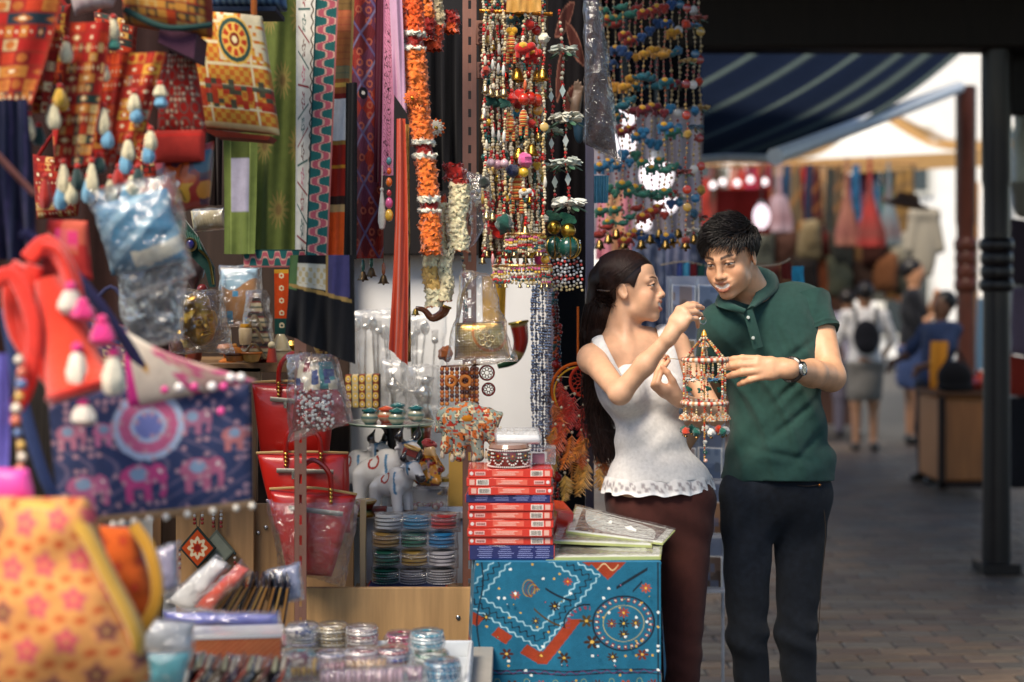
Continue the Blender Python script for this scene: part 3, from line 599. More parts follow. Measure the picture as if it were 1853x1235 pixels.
# ---------------------------------------------------------------- the man
def make_man():
    Ym = 4.6; SK = C('daa680')*.97
    t = thing('person', 'dark-haired person in a green polo shirt and jeans, smiling down at the mobile', 'person', (P(1400, 900, Ym)[0], Ym, 0))
    ho = P(1321, 466, 4.5); HR = aim((-.5, -.80, -.31), (-.15, -.1, 1)); hs = 1.0
    nb = P(1378, 552, 4.66); shR = P(1312, 592, 4.56); shL = P(1474, 560, 4.64); elL = P(1503, 682, 4.48); wrL = P(1425, 668, 4.21); elR = P(1276, 735, 4.74); wrR = P(1215, 840, 4.72)
    RT = rot(0, 0, math.radians(-16)); fw = RT @ np.array([0, -1., 0]); ch = P(1398, 650, Ym); wa = P(1408, 780, Ym); hp = P(1407, 885, Ym)
    torso = [ell(ch+np.array([0, .01, 0]), (.16, .11, .19), RT, k=.05), ell(wa, (.136, .1, .17), RT, k=.06), ell(hp, (.150, .108, .13), RT, k=.06), cap(shR, shL-np.array([.02, 0, 0]), .056, .056, k=.06), cap(nb+np.array([.02, .01, -.02]), (shL+nb)/2+np.array([.02, .0, .01]), .055, .058, k=.05)]
    body = list(torso)+[cap(nb+np.array([.0, .0, -.03]), P(1340, 500, 4.56), .066, .062, k=.03)]
    body += [cap(shL, elL, .054, .043, k=.03), cap(elL, (elL*.55+wrL*.45), .044, .042, k=.025), cap(elL*.55+wrL*.45, wrL, .041, .029, k=.02), cap(shR, elR, .052, .042, k=.03), cap(elR, wrR, .04, .027, k=.02)]
    h1, t1 = hand_prims(wrL, (-1, -.12, .06), (.05, -.93, .32), 1.06, 1, [(14, 26, 12), (16, 24, 10), (16, 26, 12), (18, 28, 14)], spread=(.06, .0, -.10, -.26), thumb=(.35, .75, -.75), tcurl=.5, fat=1.22)
    h2, _ = hand_prims(wrR, (-.35, 0, -.95), (.3, .9, 0), 1.0, 1, [(20, 30, 15)]*4)
    body += h1+h2+head_prims(ho, HR, hs, False, True)
    legs = []
    for hx, kx, ax_, yy in ((1352, 1352, 1376, Ym-.02), (1452, 1440, 1458, Ym+.02)):
        legs += [cap(P(hx, 900, yy), P(kx, 1150, yy-.03), .086, .058, k=.03), cap(P(kx, 1150, yy-.03), P(ax_, 1380, yy+.02), .056, .046, k=.03)]
    body += inflate(legs, -.008)+[cap(P(1376, 1380, Ym), P(1380, 1405, Ym-.12), .036, .028), cap(P(1458, 1380, Ym), P(1462, 1405, Ym-.12), .036, .028)]
    def col(V):
        c = skincol(V, SK); c = head_col(V, ho, HR, hs, SK, False, (-.1, -.45), C('171010'), C('ac6050'), c); return tipcol(c, V, t1)
    sdf_obj(body, 'body', 'skin', col, .0031, t)
    # polo shirt
    hemz = P(0, 868, Ym)[2]; shirt = inflate(torso, .015)+[ell(P(1408, 850, Ym), (.172, .13, .12), RT, k=.06), cap(shR, shR*.6+elR*.4, .078, .07, k=.04)]
    def folds(p):
        d1 = (p[:, 0]-shL[0])*.8+(p[:, 2]-shL[2])*.55; q = (p-ch) @ RT
        a = np.sin(q[:, 0]*62+q[:, 2]*34+2.2*np.sin(q[:, 2]*9)+1.5*vnoise(p, 5, 7))*.5+.5
        return -.010*a**3*np.exp(-((p[:, 2]-wa[2]-.06)/.24)**2)+.006*np.sin((q[:, 2]*.8-q[:, 0]*.6)*58+1.5*vnoise(p, 7, 2))*np.exp(-((p[:, 2]-wa[2]+.06)/.12)**2)-.003*vnoise(p, 11, 5)
    nc = P(1362, 520, 4.57)
    CR_ = [(1478, 612, 1402, 664, .007), (1482, 650, 1388, 742, .008), (1494, 712, 1378, 806, .007), (1326, 640, 1362, 768, .006), (1336, 806, 1486, 838, .006), (1396, 566, 1424, 650, .006), (1440, 600, 1452, 700, .005), (1500, 770, 1420, 850, .006), (1318, 720, 1350, 840, .006), (1380, 640, 1372, 720, .005)]
    def creases(p):
        e = np.zeros(len(p))
        for x0, y0, x1, y1, dp in CR_:
            a, b = P(x0, y0, 4.5)[[0, 2]], P(x1, y1, 4.5)[[0, 2]]; ab = b-a; q = p[:, [0, 2]]-a; h = np.clip(q @ ab/(ab @ ab), 0, 1); r = q-h[:, None]*ab; sd = (r[:, 0]*ab[1]-r[:, 1]*ab[0])/np.linalg.norm(ab); fd = np.sin(np.pi*np.clip(h, .03, .97))
            e += fd*dp*(np.exp(-(sd/.009)**2)*(np.hypot(r[:, 0], r[:, 1]) < .03)-.8*np.exp(-((np.abs(sd)-.021)/.012)**2)*(np.hypot(r[:, 0], r[:, 1]) < .05))
        return .62*e*(p[:, 1] < Ym)
    shirt += [wrinkle(folds), wrinkle(creases), ell(nc, (.068, .068, .06), HR, 's', .008), ell(P(1352, 553, 4.47), (.03, .06, .035), rot(0, .5, 0), 's', .008), cut(lambda p: hemz+.012*np.sin((p[:, 0]-.7)*9)-p[:, 2])]
    G0 = C('2a4b45')*.85
    sh = sdf_obj(shirt, 'polo_shirt', 'polo', lambda V: np.tile(G0, (len(V), 1)), .004, t)
    # sleeve as a tapered flared tube over the arm
    def sleeve(a, b, r0, r1, nm='sleeve'):
        d = nrm(b-a); F_ = frame(d); na = 36; g_ = []
        for jv in range(22):
            v_ = jv/21; row = []
            for i in range(na):
                an = 2*math.pi*i/na; r = r0+(r1-r0)*v_+.0035*math.sin(3*an+6*v_)*v_+.002*math.sin(7*an-9*v_)
                if v_ > .86: r += .0025
                row.append(a+d*np.linalg.norm(b-a)*v_+F_ @ np.array([r*math.cos(an), r*math.sin(an), 0]))
            g_.append(row)
        g_.append([a+d*np.linalg.norm(b-a)*.97+F_ @ np.array([(r1-.012)*math.cos(2*math.pi*i/na), (r1-.012)*math.sin(2*math.pi*i/na), 0]) for i in range(na)])
        m = MB(); G = np.array(g_); cc = np.tile(G0, (23, na, 1)); cc[19] *= .6; m.grid(G, cc, True); return m.build(nm, 'polo', sh, 60)
    sleeve(shL+np.array([-.03, 0, .022]), shL*.62+elL*.38+np.array([-.002, -.004, 0]), .082, .0625)
    # collar flaps, placket, buttons
    def flap(inner, outer):
        I = catmull([P(*q) for q in inner], 16); O = catmull([P(*q) for q in outer], 16); n = 6; top_ = np.array([I*(1-k)+O*k+np.array([0, -.010*math.sin(math.pi*k), .006*math.sin(math.pi*k)]) for k in np.linspace(0, 1, n)])
        bot = top_+np.array([.001, .006, -.002]); m = MB(); m.grid(np.concatenate([top_, bot[::-1], top_[:1]]), G0*1.15); m.build('collar', 'polo', sh, 60)
    flap([(1346, 478, 4.76), (1369, 486, 4.69), (1376, 503, 4.61), (1370, 525, 4.54), (1352, 560, 4.455)], [(1352, 492, 4.78), (1394, 490, 4.74), (1409, 508, 4.66), (1404, 528, 4.565), (1366, 556, 4.45)])
    flap([(1346, 478, 4.76), (1322, 498, 4.70), (1306, 528, 4.58), (1322, 546, 4.48), (1351, 560, 4.45)], [(1342, 496, 4.78), (1310, 520, 4.72), (1294, 546, 4.58), (1302, 556, 4.47), (1346, 568, 4.44)])
    m = MB(); pl = [P(1353, 562, 4.452), P(1362, 592, 4.447), P(1372, 630, 4.45)]; m.tube(catmull(pl, 10), .016, G0*1.05, 8, sq=.25); pk = m.build('placket', 'polo', sh)
    for q in (P(1354, 575, 4.438), P(1363, 612, 4.434)): m = MB(); m.lathe([(.0001, .002), (.004, .002), (.0055, 0), (.005, -.002)], q, C('b9c2bc'), 12, rot(math.pi/2)); m.build('button', 'bead', pk)
    # jeans
    je = inflate(legs, .004)+[ell(hp, (.166, .126, .15), RT, k=.05), wrinkle(lambda p: .004*np.sin(p[:, 2]*55+p[:, 0]*35+2*vnoise(p, 9, 1))*np.exp(-((p[:, 2]-.44)/.13)**2)+.003*np.sin(p[:, 2]*40-p[:, 0]*50)*np.exp(-((p[:, 2]-.78)/.1)**2)+.002*vnoise(p, 14, 3)), cut(lambda p: p[:, 2]-P(0, 845, Ym)[2])]
    J0 = C('12171f'); jn = sdf_obj(je, 'jeans', 'denim', lambda V: mixc(np.tile(J0, (len(V), 1)), .12*np.clip(vnoise(V, 6, 9), 0, 1), '46536a'), .0055, t)
    m = MB(); m.tube(catmull([P(1483, 868, 4.50), P(1494, 960, 4.53), P(1486, 1060, 4.55), P(1480, 1160, 4.56)], 20), .0015, C('30261e'), 5); m.build('side_seam', 'denim', jn)
    m = MB(); m.tube(catmull([P(1440, 878, 4.475), P(1462, 880, 4.473), P(1484, 877, 4.49)], 10), .0014, C('3d3028'), 5); m.build('pocket_seam', 'denim', jn)
    m = MB(); m.sph(P(1483, 878, 4.485), .005, C('b0703a')); m.build('rivet', 'gold', jn)
    for x in (1378, 1460): sdf_obj([cap(P(x, 1408, Ym+.04), P(x+4, 1412, Ym-.2), .05, .042)], 'shoe', 'vinyl', lambda V: np.tile(C('1d1a18'), (len(V), 1)), .009, t)
    # hair
    T = lambda x, y, z: ho+HR @ (np.array([x, y, z])*hs); HC = C('1d1614')*.8
    def hl(p):
        q = (p-ho) @ HR/hs; x, y, z = q.T; side = np.clip((np.abs(x)-.05)/.02, 0, 1)
        lim = np.where(y > .02, .080-.035*side*np.clip((.07-y)/.05, 0, 1), np.where(y > -.03, .062-.75*(.02-y)*0-.07*side, -.05)); lim = np.where((y <= .02) & (y > -.03), .045-.015*side, lim); return (lim-z)*.7
    V, Q = mesh_sdf([ell(T(0, -.018, .036), np.array([.083, .105, .089])*hs, HR, k=.02), wrinkle(lambda p: -.004*vnoise(p, 45, 1)), cut(hl)], .0035); m = MB(); m.add(V, [Q], np.tile(HC, (len(V), 1)))
    g2 = np.random.default_rng(8); cen = np.array([0, -.018, .036]); rad = np.array([.084, .106, .090]); roots = []; A = []; B_ = []
    while len(roots) < 4200:
        d = nrm(g2.normal(size=3)); q = cen+d*rad
        if d[2] < -.75 or (q[1] > .02 and q[2] < .080-.022*min(1, abs(q[0])/.06)) or (abs(q[0]) > .045 and q[1] > -.045 and q[2] < .028) or q[2] < -.055: continue
        n_ = nrm(d/rad); top_ = np.clip((q[2]-.04)/.05, 0, 1); ck = 2.2*np.array([math.sin(q[0]*70+q[1]*45), math.cos(q[1]*60-q[2]*50), math.sin(q[2]*55+1)]); fl = top_*np.array([.75, .55 if q[1] < .03 else .15, .0])+(1-top_)*np.array([0, -.3 if q[1] < .02 else .25, -1.])+ck*.13+g2.normal(size=3)*.12; tg = nrm(fl-n_*np.dot(fl, n_)); L_ = g2.uniform(.024, .042)*(1+.5*top_); li = .003+.007*top_*g2.random()
        roots.append(T(*q)); A.append(T(*(q+tg*L_*.5+n_*li))); B_.append(T(*(q+tg*L_-n_*(.004-.010*top_*g2.random()))))
    strands(m, roots, [A, B_], HC, .0014, 3, 7, 5, 1.2); m.build('hair', 'hair', t, 180)
    # watch
    d = nrm(wrL-elL); wc = wrL-d*.028; FR = frame(d, (0, 0, 1)); w = thing('wristwatch', 'dark-faced wristwatch with a brown strap on the green-shirted person', 'watch', wc)
    m = MB(); m.torus(wc, .0325, .008, C('2a1c16'), 30, 8, FR, 1.3); m.build('strap', 'vinyl', w)
    dn = nrm(np.array([.38, -.9, .15])); dn = nrm(dn-d*np.dot(dn, d)); fc = wc+dn*.036; F2 = frame(dn)
    m = MB(); m.lathe([(.0001, .004), (.016, .004), (.02, .006), (.0215, .003), (.0215, -.004), (.0001, -.004)], fc, np.array([C('14161a'), C('14161a'), C('b9bcc0'), C('c9ccd0'), C('8f9296'), C('8f9296')]), 28, F2); cs = m.build('case', 'silver', w)
    m = MB(); m.lathe([(.0001, .0052), (.0155, .0052)], fc, C('101216'), 24, F2); m.build('dial', 'gloss', cs)
    for a in range(12):
        m = MB(); an = a*math.pi/6; m.box(fc+F2 @ np.array([.0125*math.cos(an), .0125*math.sin(an), .006]), (.003, .0012, .0006), C('e8e8e0'), F2 @ rot(0, 0, an)); m.build('hour_mark', 'paint', cs)
    for L_, an in ((.008, .6), (.011, 2.2)): m = MB(); m.box(fc+F2 @ np.array([L_/2*math.cos(an), L_/2*math.sin(an), .0064]), (L_, .0014, .0006), C('e8e8e0'), F2 @ rot(0, 0, an)); m.build('hand', 'paint', cs)
    return t1
TW1, TW2 = make_woman()
TM = make_man()

# ---------------------------------------------------------------- people further down the lane
def passer(px, feet, head, Y, label, shirt, bottom, hair, skin='a97b5c', face=0., shorts=False, lean=0., long_top=0., arm=None):
    x0 = P(px, feet, Y); H = (feet-head)*Y/FPX; s = H/1.70; t = thing('person', label, 'person', (x0[0], Y, 0), 'people walking in the lane')
    Rz = rot(0, 0, face); W = lambda x, y, z: np.array([x0[0], Y, 0])+Rz @ np.array([x*s, (y-lean*max(0, z-.9))*s, z*s])
    E = lambda c, r, k=.05: ell(W(*c), np.array(r)*s, Rz, 'u', k); K = lambda a, b, ra, rb, k=.03: cap(W(*a), W(*b), ra*s, rb*s, 'u', k)
    tor = [E((0, 0, 1.25), (.17, .11, .2)), E((0, 0, 1.02), (.145, .105, .16)), K((-.15, 0, 1.38), (.15, 0, 1.38), .06, .06)]
    hipz = [E((0, .01, .9), (.165, .125, .13))]; legs = []
    for x in (-1, 1): legs += [K((x*.085, 0, .88), (x*.09, -.01+.03*x, .48), .088, .06), K((x*.09, -.01+.03*x, .48), (x*.09, .03*x, .08), .055, .038)]
    arms = []
    for x in (-1, 1):
        e_, w_ = ((x*.27, -.02, 1.12), (x*.22, -.2, 1.0)) if arm is None else arm[0 if x < 0 else 1]
        arms += [K((x*.19, 0, 1.38), e_, .05, .04), K(e_, w_, .038, .026), K(w_, tuple(np.array(w_)+np.array([0, -.04, -.08])), .03, .02)]
    body = tor+hipz+legs+arms+[K((0, 0, 1.38), (0, -.02, 1.52), .055, .05), E((0, -.01, 1.6), (.075, .095, .115)), K((.09, 0, .06), (.1, -.13, .04), .04, .03), K((-.09, 0, .06), (-.1, -.13, .04), .04, .03), E((0, -.1, 1.585), (.014, .018, .02), .02)]
    sdf_obj(body, 'body', 'skin', lambda V: np.tile(C(skin), (len(V), 1)), .012, t)
    tp = inflate(tor, .015*s)+inflate([a for i, a in enumerate(arms) if i % 3 == 0], .014*s)+[E((0, 0, .93-long_top), (.178, .13, .12+long_top))]
    wz = W(0, 0, .84-long_top)[2]; sdf_obj(tp+[wrinkle(lambda p: .006*np.sin(p[:, 2]*30+p[:, 0]*25)), cut(lambda p: wz-p[:, 2])], 'shirt', 'cloth', lambda V: np.tile(C(shirt), (len(V), 1)), .012, t)
    kz = W(0, 0, .52)[2]; bt = inflate(legs, .02*s)+inflate(hipz, .018*s)
    if shorts: bt = bt+[K((-.02, 0, .75), (.02, 0, .62), .15, .16), cut(lambda p: kz-p[:, 2])]
    sdf_obj(bt+[cut(lambda p: p[:, 2]-W(0, 0, .92)[2])], 'shorts' if shorts else 'trousers', 'cloth', lambda V: np.tile(C(bottom), (len(V), 1)), .012, t)
    sdf_obj([E((0, .02, 1.64), (.088, .105, .1)), cut(lambda p: np.minimum((W(0, 0, 1.62)[2]-p[:, 2]), ((p-W(0, 0, 0)) @ Rz)[:, 1]*-1+.0))], 'hair', 'hair', lambda V: np.tile(C(hair), (len(V), 1)), .01, t)
    for x in (-1, 1): sdf_obj([K((x*.095, .03, .05), (x*.105, -.15, .04), .05, .04)], 'shoe', 'vinyl', lambda V: np.tile(C('2a2724'), (len(V), 1)), .014, t)
    return t, W, s
pw, W_, s_ = passer(1565, 815, 515, 14.2, 'person seen from behind in a white blouse and grey shorts with a backpack', 'cfcac6', '78726a', '1a1412', face=math.pi-.15, shorts=True, long_top=.04)
bp = thing('backpack', 'small black backpack on the person in the white blouse', 'backpack', W_(0, .14, 1.1))
sdf_obj([ell(W_(0, .17, 1.17), (.14*s_, .07*s_, .18*s_), k=.03), ell(W_(0, .22, 1.08), (.11*s_, .04*s_, .09*s_), k=.02)], 'pack', 'cloth', lambda V: np.tile(C('17161b'), (len(V), 1)), .012, bp)
for x in (-1, 1): m = MB(); m.tube(catmull([W_(x*.1, .15, 1.3), W_(x*.11, .08, 1.47), W_(x*.13, -.1, 1.42), W_(x*.15, -.12, 1.15)], 10), .016, C('17161b'), 6, sq=.4); m.build('shoulder_strap', 'cloth', bp)
passer(1652, 806, 478, 14.9, 'person in a black T-shirt and blue shorts beside the hanging garments', '15161c', '3c4c74', '141011', face=1.3, shorts=True, arm=[((-.2, -.05, 1.1), (-.12, -.25, 1.25)), ((.2, -.15, 1.2), (.1, -.22, 1.42))])
passer(1690, 868, 528, 11.8, 'person in a dark blue shirt leaning over the wooden counter', '22304f', '141823', '0f0c0c', skin='5c3d2c', face=-1.15, lean=-.16, arm=[((-.28, -.12, 1.14), (-.2, -.34, 1.08)), ((.26, -.12, 1.12), (.18, -.36, 1.05))])
passer(1534, 822, 560, 15.6, 'person in grey half hidden behind the white-bloused person', '6d6a78', '4a4652', '1c1512', face=2.6)
# ================================================================ stall carcass: posts, rails, shelves, boards
def slotted_post(px, y0, y1, Y, label, w=.036, col='7d5a4e'):
    a = P(px, y0, Y); b = P(px, y1, Y); x = a[0]; H = a[2]-b[2]; c = C(col); t = thing('slotted_post', label, 'post', (x, Y, b[2]))
    m = MB()
    for sx in (-1, 1): m.box((x+sx*w*.305, Y, (a[2]+b[2])/2), (w*.39, .003, H), c, bev=.0005)
    n = int(H/.056)
    for i in range(n+1): m.box((x, Y+.0004, b[2]+H*i/n), (w*.26, .0028, .030), c, bev=.0005)
    m.build('front_flange', 'paint', t)
    m = MB(); m.box((x-w/2, Y+w/2, (a[2]+b[2])/2), (.003, w-.004, H), c*.8, bev=.0005); m.build('side_flange', 'paint', t)
    return t
slotted_post(544, -40, 1330, 3.97, 'brown slotted metal post in front of the red handbags', .033)
slotted_post(850, -40, 1300, 4.42, 'brown slotted metal post beside the hanging beaded charms', .042, '8a5f50')
def bar(name, a, b, r, col, label, cat, mat='steel'):
    m = MB(); m.tube(np.array([a, b]), r, C(col), 10); return tag(m.build(name, mat), label, cat)
bar('hanging_rail', (-1.0, 4.2, 2.47), (.30, 4.25, 2.50), .014, '8b8d90', 'steel rail above the stall that carries the cloths', 'rail')
bar('hanging_rail', (-.95, 1.3, 2.05), (-.62, 4.2, 2.46), .014, '8b8d90', 'steel rail running above the near bags', 'rail')
bar('hanging_rail', (.25, 5.3, 2.75), (.78, 5.5, 2.75), .014, '8b8d90', 'steel rail above the felt animal strands', 'rail')
WD = 'b0885c'
def board(name, x0, x1, y0, y1, Y, d, label, col=WD, mat='wood', cat='board', parent=None, Rm=None):
    a = P(x0, y0, Y); b = P(x1, y1, Y); m = MB(); m.box(((a[0]+b[0])/2, Y+d/2, (a[2]+b[2])/2), (b[0]-a[0], d, a[2]-b[2]), C(col), Rm, bev=.002)
    o = m.build(name, mat, parent); return tag(o, label, cat) if label else o
t = thing('display_cupboard', 'low pale wood display cupboard under the red handbags', 'cupboard', P(500, 1200, 4.45))
board('side_panel', 318, 459, 905, 1180, 4.42, .018, None, parent=t); board('side_panel', 460, 640, 912, 1180, 4.46, .018, None, parent=t, col='aa8358')
board('upright', 651, 662, 905, 1085, 4.40, .02, None, parent=t, col='b9a27e'); board('upright', 455, 464, 690, 910, 4.52, .03, None, parent=t, col='8f6c48')
board('inner_panel', 664, 852, 918, 1085, 4.60, .012, None, parent=t, col='b7bfcb', mat='paint')
tp = P(700, 914, 4.75)[2]; m = MB(); m.box((P(727, 0, 4.95)[0], 4.95, tp-.01), (.62, .74, .02), C('b9b6b2'), bev=.002); m.build('top_board', 'paint', t)
m = MB(); lz = P(700, 1079, 4.4)[2]; m.box((P(750, 0, 4.42)[0], 4.42, lz-.01), (.40, .36, .02), C(WD), bev=.002); m.build('ledge', 'wood', t)
for q in ((481, 955, 4.455), (459+8, 905+60, 4.45)): 
    m = MB(); m.sph(P(*q), (.007, .003, .007), C('c9c9c9'), 10, 6); m.build('screw', 'silver', t)
fb = board('front_board', 553, 852, 1064, 1210, 4.12, .018, 'pale wood board with one screw below the stacked bangles', cat='board', col='c39a68')
m = MB(); m.sph(P(829, 1118, 4.118), (.007, .003, .007), C('c9c9c9'), 10, 6); m.build('screw', 'silver', fb)
t = thing('shelf', 'wooden shelf carrying the carved figures and the gold mask', 'shelf', P(450, 660, 4.9)); sz = P(450, 655, 4.75)[2]
m = MB(); m.box((P(430, 0, 4.9)[0], 4.9, sz-.015), (.62, .5, .03), C('8a6a48')); m.build('shelf_board', 'wood', t)
m = MB(); m.box((P(440, 0, 4.66)[0]-.03, 4.66, sz-.055), (.18, .02, .08), C('a58a66')); m.build('front_lip', 'wood', t)
for x in (-1.27, -.72): m = MB(); m.box((x, 5.1, sz/2), (.03, .03, sz), C('77583c')); m.build('upright', 'wood', t)
board('yellow_panel', 812, 852, 800, 960, 4.72, .012, 'mustard yellow panel behind the elephant puppet', col='d8a84e', mat='paint', cat='panel')

def gap_drape(x0, x1, y0, y1, Y, col, label): o = sheet((x0, x1, y0), (x0, x1, y1), Y, solid(col), 'backcloth', nu=30, nv=20, folds=(6, .02)); tag(o, label, 'cloth')  # plain dark sheets added to darken gaps between the hung goods
gap_drape(-80, 306, -60, 660, 3.95, '2a1512', 'dark brown backcloth added to darken gaps behind the near embroidered hangings'); gap_drape(286, 402, -60, 372, 3.98, '1c1012', 'blackish backcloth added to darken gaps behind the round painted bag'); gap_drape(866, 992, -30, 468, 4.52, '3a2c22', 'brown backcloth added to darken gaps behind the dense door charms')
# ================================================================ hanging textiles
def p_flowers(base, petal, centre, su, sv, rad=.34, n=8, bg=None):
    def f(u, v):
        c = np.tile(C(base), u.shape+(1,)); U, V = u*su, v*sv; iu = np.floor(U+.5*(np.floor(V) % 2)); fu = (U+.5*(np.floor(V) % 2)) % 1-.5; fv = V % 1-.5
        r = np.hypot(fu, fv); a = np.arctan2(fv, fu); c = mixc(c, stepm(rad*(.72+.28*np.cos(n*a))-r, .05)*.8, petal); return mixc(c, stepm(rad*.3-r, .05), centre)
    return f
def tagcloth(o, label, cat='cloth', group=None): return tag(o, label, cat, group)
GT = 'cloths hanging from the stall rail'
tagcloth(sheet((468, 545, -30), (438, 541, 462), 3.94, p_flowers('5b6630', '8b7a45', '6f5a34', 1.6, 4.2, .30, 14), 'hanging_cloth', nu=70, nv=160, folds=(1.5, .012)), 'moss green cloth with large dull flower rosettes', group=GT)
def p_greenstrip(u, v):
    c = np.tile(C('6b7a3e'), u.shape+(1,)); c = mixc(c, (np.abs(u-.5) < .27)*(np.abs(v-.44) < .22)*1., 'a8a4b8'); c = mixc(c, (np.abs(u-.5) < .27)*(np.abs(v-.12) < .09)*1., '4a5526'); return mixc(c, (np.abs(np.abs(u-.5)-.3) < .02)*1., '8d9a55')
tagcloth(sheet((404, 466, 240), (406, 462, 460), 3.88, p_greenstrip, 'hanging_cloth', nu=40, nv=60, folds=(1, .008)), 'olive strip of cloth with a lilac patch, beside the green cloth', group=GT)
def p_white(u, v):
    c = np.tile(C('d9d6cc'), u.shape+(1,)); c = mixc(c, stepm(.035-np.abs(u-.82-.05*np.sin(v*150)), .02), '4a3a2a')
    for k in range(11):
        vv = .05+k*.09; r = np.hypot((u-.4)*.35, v-vv); a = np.arctan2(v-vv, (u-.4)*.35); col = ('8a2d34', '2e5a54', '5a2c1c', 'c2607a')[k % 4]
        c = mixc(c, stepm(.006-np.abs(r-(.022+.008*np.cos(5*a+k))), .004), col); c = mixc(c, stepm(.004-np.abs((v-vv-.04)-.12*(u-.4)*np.sin(k)), .003)*(np.abs(u-.4) < .3), ('2e5a54', '8a2d34')[k % 2])
    return c
tagcloth(sheet((536, 573, -30), (534, 562, 486), 3.90, p_white, 'hanging_cloth', nu=36, nv=320, folds=(.6, .006)), 'cream cloth embroidered with little figures and a zigzag edge', group=GT)
def p_scallop(n, vert=True, base='1f5a58'):
    def f(u, v):
        if not vert: u, v = v, u
        c = np.tile(C(base), u.shape+(1,)); s = np.sin(v*n*2*math.pi); x = .5+.24*np.tanh(2.4*s)/np.tanh(2.4)
        d = np.abs(u-x)+.0; near = np.abs(np.cos(v*n*2*math.pi)) < .45
        c = mixc(c, (np.abs(np.abs(u-.5)-.25) < .17)*stepm(.13-np.abs((v*n*2 % 1)-.5)*.55, .08)*0, 'b04a52')
        dd = np.where(near, np.abs(u-x), np.abs(u-x)); c = mixc(c, stepm(.16-np.abs(u-x)*1.0, .05)*(np.abs(s) < 2), 'a8505c'); c = mixc(c, stepm(.045-np.abs(np.abs(u-x)-.17), .03), 'c79a8a')
        c = mixc(c, (u < .08)*1., '173f40'); return mixc(c, (u > .93)*1., '9a5a58')
    return f
tagcloth(sheet((572, 614, -30), (552, 592, 488), 3.86, p_scallop(17), 'hanging_border', nu=36, nv=420, folds=(.5, .004)), 'teal border band with a pink scalloped meander', group=GT)
tagcloth(sheet((440, 552, 452), (441, 553, 484), 3.89, p_scallop(5, False), 'hanging_border', nu=160, nv=30, folds=(1, .004)), 'short teal scalloped hem band under the green cloth', group=GT)
def p_multi(u, v):
    c = np.tile(C('7a2a22'), u.shape+(1,)); seq = ((0, .10, '2a1c1c'), (.10, .17, 'a23a34'), (.17, .22, '7b2320'), (.30, .345, '24504c'), (.345, .42, '7a1f1c'), (.36, .375, 'c9a24a'), (.42, .57, 'd6d9dc'), (.57, .585, 'a07a3a'), (.585, .77, '9a2418'), (.66, .67, 'c98a2a'), (.77, .80, '33201c'), (.80, .83, 'b89a6a'), (.83, 1.1, 'd4551e'))
    for a, b, h in seq: c = mixc(c, ((v >= a) & (v < b))*1., h)
    c = mixc(c, stepm(.05-np.abs((v*40) % 1-.5)*.1, .03)*(v < .4)*.25, 'd0a050'); return mixc(c, (u > .88)*1., 'a8854e')
tagcloth(sheet((606, 642, -30), (588, 626, 470), 3.93, p_multi, 'hanging_cloth', nu=24, nv=260, folds=(.8, .010), ph=1.), 'narrow patchwork strip of red, white and orange pieces', group=GT)
def p_black(u, v):
    c = np.tile(C('17171a'), u.shape+(1,)); c = mixc(c, (u < .57)*(v > .10)*(v < .36)*1., 'c9c3b0'); c = mixc(c, (u < .57)*(v > .14)*(v < .33)*(np.sin(u*60)*np.sin(v*50) > .1)*.7, 'b59a5a'); c = mixc(c, (u < .13)*(v < .42)*1., '4d6a40')
    c = mixc(c, (u > .6)*(u < .93)*(v < .40)*1., '433f6a'); c = mixc(c, (np.abs(v-.40-.06*(u-.5)) < .02)*(u < .96)*1., 'a08048'); return mixc(c, (np.abs(u-.585) < .02)*(v < .4)*1., 'a08048')
tagcloth(sheet((524, 640, 462), (516, 642, 606, 660), 3.83, p_black, 'hanging_cloth', nu=80, nv=90, folds=(2.2, .016), ph=.5), 'black skirt cloth with gold-edged purple and cream patches', group=GT)
tagcloth(sheet((626, 646, 150), (622, 646, 470), 3.89, solid('121215'), 'hanging_cloth', nu=16, nv=40, folds=(1, .012)), 'plain black strip hanging beside the maroon patchwork', group=GT)
def p_maroon(u, v):
    c = np.tile(C('5e1c22'), u.shape+(1,)); U = u*1.2; V = v*5.5; d1 = (U+V) % 1; d2 = (U-V) % 1; cell = np.floor(U+V)+np.floor(V-U)*3
    c = mixc(c, (hash2(cell, 1.) > .55)*.8, '8f2a1e'); c = mixc(c, (hash2(cell, 2.) > .7)*.7, '3a2a4a'); c = mixc(c, (np.sin(U*70+V*30) > .5)*.25, '2c1016'); r = np.hypot((u*4 % 1)-.5, (v*26 % 1)-.5); c = mixc(c, (np.abs(r-.28) < .09)*(hash2(np.floor(u*4), np.floor(v*26)) > .45)*.7, 'a0553f')
    c = mixc(c, stepm(.04-np.abs(d1-.5), .03)*.8, '6a6a8c'); c = mixc(c, stepm(.04-np.abs(d2-.5), .03)*.8, '55507a'); r = np.hypot((u-.45)*.18, v-.40); c = mixc(c, (r < .022)*1., '14101c'); return mixc(c, (r < .008)*1., 'e0dcd4')
tagcloth(sheet((622, 692, -30), (640, 694, 468), 4.17, p_maroon, 'hanging_cloth', nu=60, nv=300, folds=(1.2, .014), ph=2.), 'maroon patchwork cloth with diamond quilting and small mirrors', group=GT)
tagcloth(sheet((680, 700, -30), (676, 690, 330), 4.11, solid('4b1426'), 'hanging_cloth', nu=14, nv=50, folds=(1, .008)), 'dark wine red strip between the maroon and pink cloths', group=GT)
def p_script(u, v):
    c = np.tile(C('c9809c'), u.shape+(1,)); w = np.sin(v*170+3*np.sin(u*9))+np.sin(v*95-u*14+2*np.sin(v*33)); return mixc(c, stepm(.35-np.abs(w+.6*np.sin(u*20+v*60)), .2)*(u > .12)*(u < .75), '2a1420')
